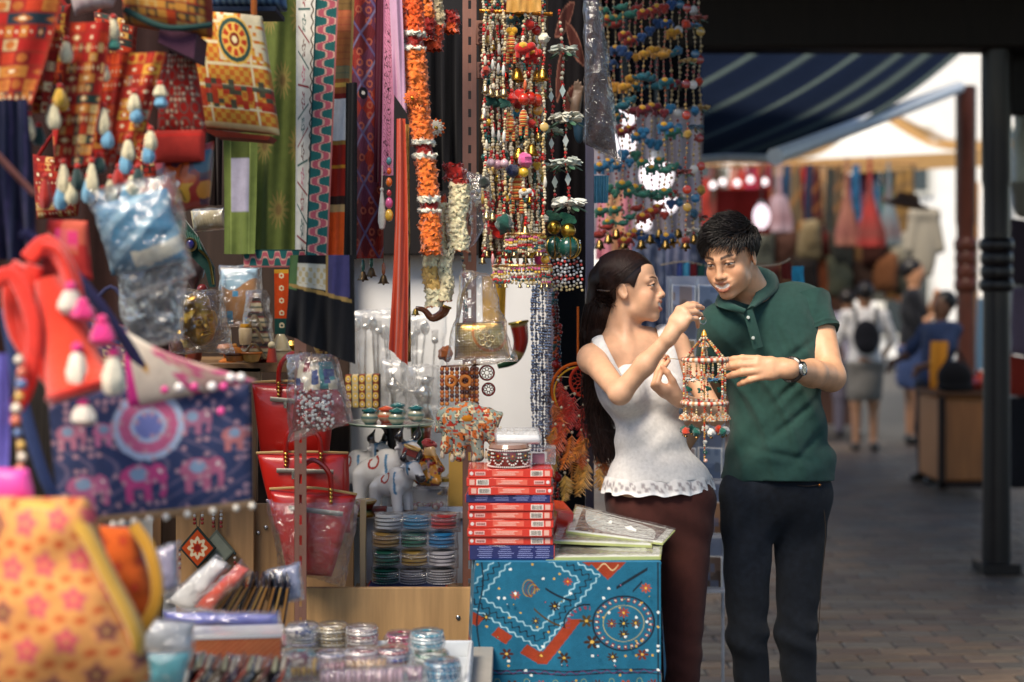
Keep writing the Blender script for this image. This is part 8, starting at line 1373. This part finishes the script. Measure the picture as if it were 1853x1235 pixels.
for k, x in enumerate((906, 830)): m = MB(); m.sphs([q(x, 775+8*j, -.01) for j in range(6)], .0045, np.array([C(['c8b890', '7a2018'][j % 2]) for j in range(6)])); tag(m.build('bead_drop', 'bead', t), kind='stuff')
# ---- felt animal strands behind the couple
GA = 'felt animal strands behind the couple'; FC = ['2f6a58', '8a2a20', '24406a', 'b8802c', '1f5a64', '6a2028', '2a6a90', '2f6a58']
xs_ = [1086, 1099, 1112, 1126, 1139, 1151, 1163, 1177, 1190, 1202, 1215, 1229, 1243, 1256, 1266]
for i, x in enumerate(xs_):
    right = x > 1215; Y = 5.15+.10*(i % 3); ch = []; g_ = np.random.default_rng(200+i)
    for k, y in enumerate((18, 55, 100, 150, 200, 245, 298, 345, 385, 425)):
        if right: ch.append((['disc', 'pompom', 'flower', 'disc'][(k+i) % 4], y+8*g_.normal(), 8 if (k+i) % 4 != 2 else 13, ['8a2a20', 'c0b8b0', 'b8381c', '2a6a90', 'b89040', '24506a'][(k*2+i) % 6]))
        else: ch.append((['elephant', 'bird', 'elephant', 'heart'][(k+i//3) % 4], y+9*g_.normal(), 9+4*g_.random(), FC[(k+(i//5)) % 8]))
    ch.append(('bell', 440-10*(i % 3), 10, '8a7040')); strand(x, x+2*math.sin(i), -30, 452-12*(i % 4), Y, f'{ORD[i]} felt charm strand behind the couple, counting from the purple-grey upright', 'charm', GA, ['a88c58', 'b8a078', '8a2a24', 'a08858'] if i % 3 else ['8a3a2c', 'a85a34', 'b8904a'], 2.5, 8.6, ch, 210+i)
# ================================================================ the mobile the couple hold up
Yh = 4.08; t = thing('beaded_mobile', 'beaded two-tier mobile with bells and pompoms held between the couple', 'mobile', P(1276, 835, Yh)); MP = ['d8c49a', 'e0d8c8', 'c8501c', 'c8b07a', 'd8a04a', 'e0d0b0', 'b8382a']
def string(a, b, step=.0062, r=.0032, nm='beads', seed=0):
    n = max(2, int(np.linalg.norm(np.asarray(b)-a)/step)); g_ = np.random.default_rng(seed); tt = np.linspace(0, 1, n)[:, None]; m = MB(); m.sphs(a*(1-tt)+b*tt, r*(.75+.5*g_.random(n)), np.array([C(MP[k]) for k in g_.integers(0, 7, n)]), 7, 5); m.tube(np.array([a, b]), .0008, C('b8a080'), 4); tag(m.build(nm, 'bead', t), kind='stuff')
apx = P(1274, 606, Yh); m = MB(); m.torus(P(1272, 580, Yh), S(7, Yh), .0012, C('b8b8b0'), 22, 5, rot(math.pi/2, 0, .5)); m.build('hanging_ring', 'silver', t); m = MB(); m.lathe([(.002, .014), (.006, .006), (.009, -.002), (.004, -.008)], apx, C('d8a02c'), 12); m.build('cap_bead', 'bead', t)
def hoop(cy, r, nm):
    o = P(1275, cy, Yh); m = MB(); nn = 96; a = np.arange(nn+1)*2*math.pi/nn; cols = np.array([C(['d8ccb8', 'b8402c', 'e0d4c0', 'c88a5a'][(i//2) % 4]) for i in range(nn+1)]); m.torus(o, r, .0062, cols, nn, 8); m.build(nm, 'cloth', t); return o
o1 = hoop(651, S(40, Yh), 'upper_hoop'); o2 = hoop(729, S(40, Yh), 'lower_hoop'); rr = S(40, Yh)
for i in range(6):
    a = i*math.pi/3+.25; p1 = o1+rr*np.array([math.cos(a), math.sin(a), 0]); p2 = o2+rr*np.array([math.cos(a), math.sin(a), 0]); string(apx, p1, seed=i); string(p1, p2, seed=10+i)
string(apx, P(1275, 835, Yh), seed=30)
def umb(c, s, seed):
    g_ = np.random.default_rng(seed); m = MB(); ps = []; 
    for k in range(5):
        th = .25+.3*k; n = 5+4*k
        for i in range(n): a = 2*math.pi*i/n; ps.append(c+s*np.array([math.sin(th)*math.cos(a), math.sin(th)*math.sin(a), math.cos(th)]))
    m.sphs(np.array(ps), s*.17, np.array([C(['d8c090', 'c88a5a', 'e0d8c4', 'c8642c', 'a8a8a0'][k]) for k in g_.integers(0, 5, len(ps))]), 6, 4); tag(m.build('beaded_dome', 'bead', t), kind='stuff')
umb(P(1274, 628, Yh), .014, 1)
for i in range(8):
    a = i*math.pi/4+.4; p1 = o1+rr*.72*np.array([math.cos(a), math.sin(a), 0]); e = p1-np.array([0, 0, .05]); string(p1, e, seed=40+i)
    if i % 2: umb(e-np.array([0, 0, .006]), .013, i); charm('leaf', e-np.array([0, 0, .035]), .010, ['17564a', '1d6a58'][i // 2 % 2], t, i)
    else: charm('flower', e-np.array([0, 0, .005]), .013, ['2a6a90', '245a84', 'd0ccc4', '2a6a90'][i//2], t, i)
for i in range(9):
    a = i*2*math.pi/9; p1 = o2+rr*np.array([math.cos(a), math.sin(a), 0])*.95; e = p1-np.array([0, 0, .04]); string(p1, e, seed=60+i); umb(e-np.array([0, 0, .008]), .0135, 20+i); charm('pompom', e-np.array([0, 0, .04]), .0115, ['d8d4cc', 'c83a1c', 'd8d4cc', '17564a', '17564a', 'b83a20', '17564a', 'd8d4cc', '17564a'][i], t, i); charm('bell', e-np.array([0, 0, .05]), .006, '8a6a44', t)
charm('heart', P(1276, 820, Yh), .008, '17564a', t); charm('pompom', P(1276, 800, Yh), .006, 'd8d4cc', t); charm('ball', P(1277, 834, Yh), .006, 'd8a898', t)
for sx, tip in ((-1, TW2[1]), (1, TM[0])):
    a = o1+np.array([sx*rr*1.02, 0, 0]); m = MB(); b = np.asarray(tip); m.tube(np.array([a, b]), .0012, C('c8b890'), 5); m.build('side_thread', 'cloth', t); umb(b+np.array([0, -.004, 0]), .010, 90+sx)
# ================================================================ lane in the background
# garment rail with hanging bags and scarves
Yg = 15.6; t = thing('garment_rail', 'long rail of hanging scarves and bags at the far stall', 'rail', P(1480, 480, Yg)); m = MB(); m.tube(np.array([P(1255, 300, Yg), P(1660, 296, Yg)]), .02, C('b08048'), 8); m.build('rail', 'wood', t)
for x in (1262, 1652): m = MB(); m.tube(np.array([P(x, 298, Yg), P(x, 850, Yg)]), .022, C('6a5a4a'), 8); m.build('upright', 'steel', t)
GN_ = 'hanging scarves and bags on the far rail'
its = [(1335, 318, 400, 20, 'b03a30', 'sheet'), (1362, 316, 420, 16, 'a8304a', 'sheet'), (1384, 310, 400, 18, '7a2a30', 'sheet'), (1410, 304, 425, 22, 'a89098', 'bag'), (1424, 312, 380, 9, '2a4a6a', 'sheet'), (1440, 312, 420, 12, '6a5a44', 'sheet'), (1452, 310, 400, 10, 'b02a1c', 'sheet'), (1466, 312, 398, 11, '24304a', 'sheet'), (1478, 316, 395, 9, '4a1c1c', 'sheet'), (1490, 312, 405, 11, 'c09a70', 'sheet'), (1503, 318, 420, 11, '3a3c38', 'sheet'), (1518, 312, 410, 9, '5a4a3a', 'sheet'), (1533, 300, 450, 22, '8a5a4c', 'bag'), (1549, 312, 400, 9, '2f6a94', 'sheet'), (1574, 298, 452, 24, '96302c', 'bag'), (1608, 306, 450, 20, '6a7a80', 'bag'), (1636, 320, 420, 22, '8a6a3c', 'sheet')]
for i, (x, y0, y1, w, c, k) in enumerate(its):
    Y = Yg-.05*(i % 3); l = f'{ORD[i]} item on the far garment rail, counting from the dark-haired person'
    if k == 'sheet': o = sheet((x-w*.7, x+w*.7, y0-14), (x-w, x+w, y1), Y, (lambda u, v, c=c, i=i: mixc(np.tile(C(c), u.shape+(1,)), (np.sin(v*(8+i)+u*3) > .7)*.4, ['c8b8a0', '2a2a3a', 'b87a3a'][i % 3])), 'hanging_scarf', nu=16, nv=24, folds=(2, .03)); tag(o, l, 'scarf', GN_)
    else:
        t = thing('hanging_bag', l, 'bag', P(x, y1, Y), GN_); Yb = Y-.2; m = MB(); z = lambda y: P(0, y, Yb)[2]; prof = [(S(3, Yb), z(y0)), (S(5, Yb), z(y0+50)), (S(w*.5, Yb), z(y1-70)), (S(w, Yb), z(y1-28)), (S(w*.95, Yb), z(y1-6)), (.001, z(y1))]; m.lathe(prof, (P(x, 0, Yb)[0], Yb, 0), mixc(np.tile(C(c), (6, 1)), np.array([.0, .5, .0, .6, .0, .4]), ['6a3a3a', 'c8a890', '4a3a34'][i % 3]), 16, sy=.5, wob=(.22*np.sin(np.arange(16)*2.0+i)+.1*np.random.default_rng(i).standard_normal(16))[None]*np.linspace(.3, 1, 6)[:, None]); m.build('bag_body', 'cloth', t); m = MB(); m.tube(np.array([P(x-3, y0, Yb), P(x, y0-16, Yb), P(x+3, y0, Yb)]), .012, C(c), 6); m.build('strap', 'cloth', t)
# second row of garments below and dim stall stuff
GL = 'folded garments and bags heaped under the far rail'
g_ = np.random.default_rng(12); low = ['6a6a5c', '4a3028', '8a7a5c', '5a1c1a', '3a3a34', '7a5a3a', '402018', '8a8474', '5c2a20', '6a4a34', '2c2420', '8a4a2c', '5a5a48', '3a2820', '6f4428', '4a4a40']
for i, c in enumerate(low):
    x = 1380+(i % 8)*36+8*g_.normal(); y = 405+(i//8)*62+8*g_.normal(); w = 24; Y = 16.2+.1*(i % 2)
    o = pillow([(x-w, y), (x+w, y+4), (x+w*.9, y+78), (x-w*.9, y+74)], Y, .22, solid(c), 'hanging_garment', nu=14, nv=14, nz=.03, sc=6, seed=i); tag(o, f'{ORD[i % 8]} drab garment in the {("upper", "lower")[i//8]} row below the far rail', 'garment', GL)
t = thing('display_screen', 'dark board wall of the far stall behind the garments', 'board', P(1400, 560, 17)); m = MB(); m.box((P(1390, 0, 17)[0], 17, 1.05), (2.0, .05, 2.1), C('4a3228')); m.build('board', 'wood_dark', t); m = MB(); m.box((P(1390, 0, 17)[0], 16.96, 2.12), (2.0, .06, .04), C('5a3a28')); m.build('top_strip', 'wood', t)
# red banner with round lit lamp, bulbs
o = sheet((1296, 1392, 342), (1296, 1394, 425), 11.6, solid('a8302c'), 'banner', nu=12, nv=12, folds=(2, .02)); tag(o, 'plain red banner behind the head of the dark-haired person', 'banner')
def lamp(px, py, Y, r, label, tall=1.0, colr='fff2f4'):
    t = thing('globe_lamp', label, 'lamp', P(px, py, Y), 'lit lamps of the stalls'); o = P(px, py, Y); m = MB(); m.sph(o, (r, r, r*tall), C(colr), 16, 12); m.build('globe', 'screen_lamp', t); m = MB(); m.lathe([(.001, r*.5), (r*.35, r*.45), (r*.4, 0), (.001, 0)], o+np.array([0, 0, r*tall*.96]), C('c8c8c4'), 12); m.build('socket', 'paint', t); m = MB(); m.cyl(o+np.array([0, 0, r*tall*1.4]), o+np.array([0, 0, r*tall*1.4+.5]), .006, .006, C('2a2a2a'), 6); m.build('cable', 'paint', t)
lamp(1378, 392, 11.2, .068, 'upright oval lamp glowing pink-white in front of the red banner', 1.5, 'ffe6ee')
for i, (x, y) in enumerate(((1290, 336), (1308, 330), (1334, 332), (1358, 326), (1384, 330))): lamp(x, y, 13.4, .032, f'{ORD[i]} small round bulb of the string above the red banner')
for i, (x, y, r) in enumerate(((1133, 212, .05), (1126, 258, .075), (1188, 318, .09), (1206, 368, .06), (1165, 405, .04))): lamp(x, y, 7.4, r, f'{("upper", "second", "largest", "fourth", "lowest")[i]} white globe lamp glowing behind the felt strands')
o = sheet((1082, 1146, 340), (1078, 1142, 470), 6.3, lambda u, v: mixc(np.tile(C('d88a9a'), u.shape+(1,)), (np.abs(u-.55+.1*np.sin(v*6)) < .2)*1., 'e0a880'), 'hanging_cloth', nu=16, nv=20, folds=(2, .02)); tag(o, 'pink and peach cloth hanging behind the felt strands', 'cloth')  # pink cloth with a wavy peach band, not emissive
o = sheet((1074, 1102, 318), (1074, 1100, 368), 4.9, lambda u, v: mixc(np.tile(C('3f86a4'), u.shape+(1,)), (np.sin(u*40) > .5)*.5, '9cc4d4'), 'hanging_scarf', nu=20, nv=14, folds=(4, .006)); tag(o, 'small turquoise fringed scarf next to the wrapped dark garment', 'scarf')
# stall goods between and behind the couple
for i, (x0, x1, y0, y1, c) in enumerate(((1236, 1248, 475, 512, '4a9ac0'), (1249, 1262, 476, 512, '6a1c24'), (1263, 1276, 478, 512, '24504a'), (1225, 1235, 476, 508, '3a4a8a'), (1415, 1432, 476, 505, '5a1c18'), (1433, 1455, 482, 512, '2f86a8'))): o = sheet((x0, x1, y0), (x0, x1, y1), 5.7, solid(c), 'hanging_ribbon', nu=8, nv=10, folds=(1, .01)); tag(o, ('sky blue', 'wine red', 'bottle green', 'indigo', 'maroon', 'bright turquoise')[i]+' ribbon bundle pegged on the cord behind the couple', 'ribbon', 'ribbon bundles behind the couple')
m = MB(); m.tube(catmull([P(1195, 480, 5.7), P(1240, 474, 5.7), P(1300, 484, 5.7), P(1400, 480, 5.7), P(1430, 468, 5.7)], 20), .0025, C('b8a890'), 6); tag(m.build('peg_cord', 'cloth'), 'pale cord with pegged ribbons behind the couple', 'cord')
t = thing('postcard_rack', 'tall wire rack of picture postcards behind the couple', 'rack', (P(1270, 0, 5.3)[0], 5.3, 0)); g2 = np.random.default_rng(33)
for x in (1212, 1262, 1308): m = MB(); a = P(x, 505, 5.3); m.tube(np.array([[a[0], 5.3, .08], [a[0], 5.3, a[2]]]), .006, C('b8bcc8'), 6); m.build('wire_upright', 'steel', t)
for r_ in range(6):
    y = 515+r_*98
    for c_ in range(2):
        x = 1215+c_*48; cl = [C(h) for h in (['9aa0b8', '6a7a94', 'b8a890', '8a6a54', '7a8a9a', '5a4a44'][(r_*2+c_) % 6], 'c8c4c0')]
        def pc(u, v, cl=cl, s=r_*3+c_): c = np.tile(cl[0], u.shape+(1,)); c = mixc(c, (v > .55+.1*np.sin(u*9+s))*1., np.array(cl[0])*.5); c = mixc(c, (hash2(np.floor(u*6), np.floor(v*4), s) > .6)*.6, ['8a6a4a', '4a5a7a', 'b8a08a'][s % 3]); return mixc(c, ((u < .04) | (u > .96) | (v < .04) | (v > .96))*1., 'd8d8d8')
        pillow([(x, y), (x+44, y+2), (x+44, y+60), (x, y+58)], 5.28, .006, pc, 'postcard', 'gloss', nu=30, nv=24, parent=t, e=.05)
    m = MB(); m.box(P(1260, y+64, 5.27), (.215, .05, .008), C('c0c4d0')); m.build('wire_tray', 'steel', t)
m = MB(); m.box((P(1268, 0, 5.32)[0], 5.32, .05), (.3, .28, .05), C('2a2a2e')); m.build('base', 'paint', t)
sheet((1205, 1312, 500), (1205, 1312, 1070), 5.38, solid('a8aabb'), 'back_panel', 'paint', nu=4, nv=4, folds=(1, 0.), parent=t)
# wooden counter, black camera bag, red and orange goods
t = thing('wooden_counter', 'pale wood counter with a dark frame beside the black column', 'counter', P(1745, 885, 11.0)); a = P(1700, 718, 11.); b = P(1800, 885, 11.); m = MB(); m.box(((a[0]+b[0])/2, 11.3, (a[2]+b[2])/2+.02), (b[0]-a[0], .55, a[2]-b[2]-.05), C('9a5e2c')); m.build('cabinet', 'wood', t)
for q in ((a[0]+.02, a[2], b[2]), ): m = MB(); m.box((q[0], 11.01, (q[1]+q[2])/2), (.05, .04, q[1]-q[2]), C('24140f')); m.build('frame_upright', 'wood_dark', t)
m = MB(); m.box(((a[0]+b[0])/2, 11.01, b[2]+.03), (b[0]-a[0], .04, .05), C('24140f')); m.build('frame_rail', 'wood_dark', t); m = MB(); m.box(((a[0]+b[0])/2, 11.3, a[2]+.015), (b[0]-a[0]+.06, .6, .03), C('5a3a24')); m.build('counter_top', 'wood_dark', t)
t = thing('shoulder_bag', 'soft black bag resting on the wooden counter', 'bag', P(1728, 718, 11.1)); ct = a[2]+.032; q = np.array([P(1728, 0, 11.15)[0], 11.15, ct]); sdf_obj([ell(q+np.array([0, 0, .11]), (.14, .09, .13)), ell(q+np.array([.0, 0, .03]), (.15, .1, .03), k=.03)], 'bag_body', 'cloth', lambda V: np.tile(C('121014'), (len(V), 1)), .012, t); m = MB(); m.tube(catmull([q+np.array([-.1, 0, .18]), q+np.array([0, -.02, .32]), q+np.array([.1, 0, .18])], 12), .012, C('17151a'), 6); m.build('strap', 'cloth', t)
for i, (x, y, r, c, l) in enumerate(((1762, 700, .07, '8a2418', 'round red pot'), (1785, 690, .085, 'a83a1c', 'orange round pot'), (1748, 690, .045, '5a1c14', 'small dark red pot'))): t = thing('round_pot', l+' on the wooden counter', 'pot', (P(x, 0, 11.2)[0], 11.25, ct), 'round pots on the counter'); o_ = np.array([P(x, 0, 11.2)[0], 11.25+.05*i, ct]); m = MB(); m.lathe([(r*.4, r*1.8), (r*.5, r*1.75), (r*.45, r*1.5), (r, r*.9), (r*.8, r*.25), (r*.4, 0), (.001, 0)], o_, C(c), 18); m.build('pot_body', 'ceramic', t); m = MB(); m.torus(o_+np.array([0, 0, r*1.78]), r*.45, r*.08, C(c)*.7, 16, 6); m.build('rim', 'ceramic', t)
o = sheet((1684, 1716, 618), (1682, 1712, 705), 11.5, solid('c8862c'), 'orange_cloth', nu=10, nv=12, folds=(2, .02)); tag(o, 'amber cloth over the arm of the person in dark blue', 'cloth')
# shirt on a hanger, beige
t = thing('hanging_shirt', 'beige T-shirt on a hanger against the bright sky', 'shirt', P(1672, 500, 15.)); Ys = 15.0; q = lambda x, y, d=0.: P(x, y, Ys+d)
sdf_obj([ell(q(1672, 445), (.14, .07, .38), k=.03), cap(q(1655, 388), q(1690, 388), .07, .07, k=.05), cap(q(1688, 392), q(1701, 450), .065, .055, k=.03), cap(q(1656, 392), q(1645, 450), .065, .055, k=.03), cut(lambda p: q(0, 502)[2]-p[:, 2])], 'shirt_body', 'cloth', lambda V: np.tile(C('8f887a'), (len(V), 1)), .012, t)
m = MB(); m.tube(catmull([q(1655, 384), q(1672, 374), q(1690, 384)], 8), .01, C('4a3a2c'), 6); m.tube(np.array([q(1672, 374), q(1672, 355), q(1676, 350)]), .006, C('8a8a8a'), 6); m.build('hanger', 'wood', t)
t = thing('sun_hat', 'brown hat perched at the end of the far rail', 'hat', P(1642, 372, 12.1)); o_ = P(1640, 370, 12.1); m = MB(); m.lathe([(.001, .10), (.09, .09), (.11, .02), (.2, 0), (.19, -.012), (.001, -.01)], o_, C('6a4a34'), 20, rot(0, .2, 0)); m.build('crown', 'cloth', t); m = MB(); m.torus(o_+np.array([0, 0, .025]), .108, .012, C('2a1c14'), 20, 6, rot(0, .2, 0)); m.build('hat_band', 'cloth', t)
# goods past the black column
GE = 'goods hanging past the black column'
for i, (cor, c, l) in enumerate((([(1835, 170), (1865, 170), (1865, 335), (1837, 335)], 'b8bcae', 'pale curtain behind the black column'), ([(1828, 330), (1870, 320), (1870, 400), (1840, 392)], '7a7468', 'grey felt hat behind the black column'), ([(1826, 395), (1870, 400), (1870, 520), (1832, 515)], '3a3038', 'dark plum jacket behind the black column'), ([(1830, 520), (1870, 520), (1870, 650), (1828, 640)], '6a5a6a', 'mauve shirt behind the black column'), ([(1826, 640), (1870, 650), (1870, 720), (1824, 715)], '8a2a1c', 'red folded cloth behind the black column'), ([(1822, 720), (1875, 715), (1875, 880), (1826, 885)], '1c1a1e', 'black draped plinth behind the black column'))): o = pillow(cor, 9.4+.02*i, .12, solid(c), 'hung_garment', nu=14, nv=18, nz=.012, sc=9, seed=i); tag(o, l, 'garment', GE)
o = sheet((1757, 1772, 330), (1757, 1770, 690), 13.6, solid('c8843a'), 'hanging_banner', nu=6, nv=20, folds=(1, .02)); tag(o, 'narrow amber banner between the two iron columns', 'banner')
o = sheet((1768, 1790, 540), (1766, 1792, 700), 13.2, solid('7a9ab0'), 'hanging_cloth', nu=8, nv=16, folds=(2, .02)); tag(o, 'pale blue cloth between the two iron columns', 'cloth')

o = sheet((1050, 1268, -60), (1050, 1266, 196), 7.9, solid('15161c'), 'backdrop', 'tarp', nu=20, nv=12, folds=(5, .05)); tag(o, 'dark tarpaulin added to darken the view above the lamps behind the felt strands', 'backdrop')  # dark sheet added to keep the upper background dim
for i, (x0, x1, y0, y1, Y, c, l) in enumerate(((1140, 1205, 425, 600, 6.6, '5a6480', 'slate blue scarf'), (1196, 1250, 440, 600, 6.7, '8a8ca8', 'pale lavender scarf'), (1244, 1310, 430, 600, 6.8, '3a4258', 'dark indigo scarf'), (1300, 1340, 400, 600, 7.2, '6a2a30', 'wine coloured scarf'))): o = sheet((x0, x1, y0), (x0, x1, y1), Y, (lambda u, v, c=c: mixc(np.tile(C(c), u.shape+(1,)), (np.sin(v*30+u*8) > .6)*.35, 'b0b4c8')), 'hanging_scarf', nu=16, nv=20, folds=(3, .03)); tag(o, l+' on show behind the two smiling people', 'scarf', 'scarves on show behind the couple')
for i, (x, y, h) in enumerate(((870, 60, 44), (872, 128, 30))):
    t = thing('wood_plaque', ('upper', 'lower')[i]+' carved wooden plaque hung on the slotted post', 'plaque', P(x, y+h/2, 4.3), 'carved plaques on the post'); m = MB(); m.box(P(x, y, 4.36), (S(18, 4.36), .012, S(h, 4.36)), C('8a5a44'), bev=.002); m.build('block', 'wood', t)
    for k in range(3): m = MB(); m.torus(P(x, y-h*.3+k*h*.3, 4.35), .007, .0025, C('5a3426'), 12, 5, rot(math.pi/2)); m.build('carving', 'wood', t)

g_ = np.random.default_rng(77); dense = ['a83a30', '6a2a24', 'b88a5a', '2f5a7a', 'c0504a', '4a3a30', 'd0a878', '7a2a40', '3a6a5a', 'b8602c', '8a8a80', '5a2a5a', 'c8b090', '9a2a20', '34405a', '7a5a34', 'b06a70', '2a2a30']
for r_, (y0, y1, Yq, nm) in enumerate(((306, 440, 16.6, 'upper'), (418, 540, 16.9, 'lower'))):
    for i in range(18):
        x = 1272+i*21+4*g_.normal(); c = dense[(i*5+r_*7) % 18]; w = 11+3*g_.random(); o = sheet((x-w*.8, x+w*.8, y0+6*g_.normal()), (x-w, x+w, y1+14*g_.normal()), Yq+.05*(i % 3), (lambda u, v, c=c, i=i: mixc(np.tile(C(c), u.shape+(1,)), (np.sin(v*(10+i)+u*4+i) > .5)*.45, dense[(i*3+1) % 18])), 'hanging_scarf', nu=10, nv=20, folds=(2, .03), ph=i); tag(o, f'{ORD[i]} tightly packed scarf in the {nm} back row of the far stall', 'scarf', 'tightly packed scarves of the far stall')
o = sheet((1072, 1272, 186), (1072, 1270, 450), 7.95, lambda u, v: mixc(np.tile(C('a8a2ac'), u.shape+(1,)), (np.sin(u*26+2*np.sin(v*5)) > .3)*.5, 'c8b0ac'), 'hanging_cloth', nu=40, nv=30, folds=(7, .04)); tag(o, 'mauve-grey cloth hanging behind the white globe lamps', 'cloth')
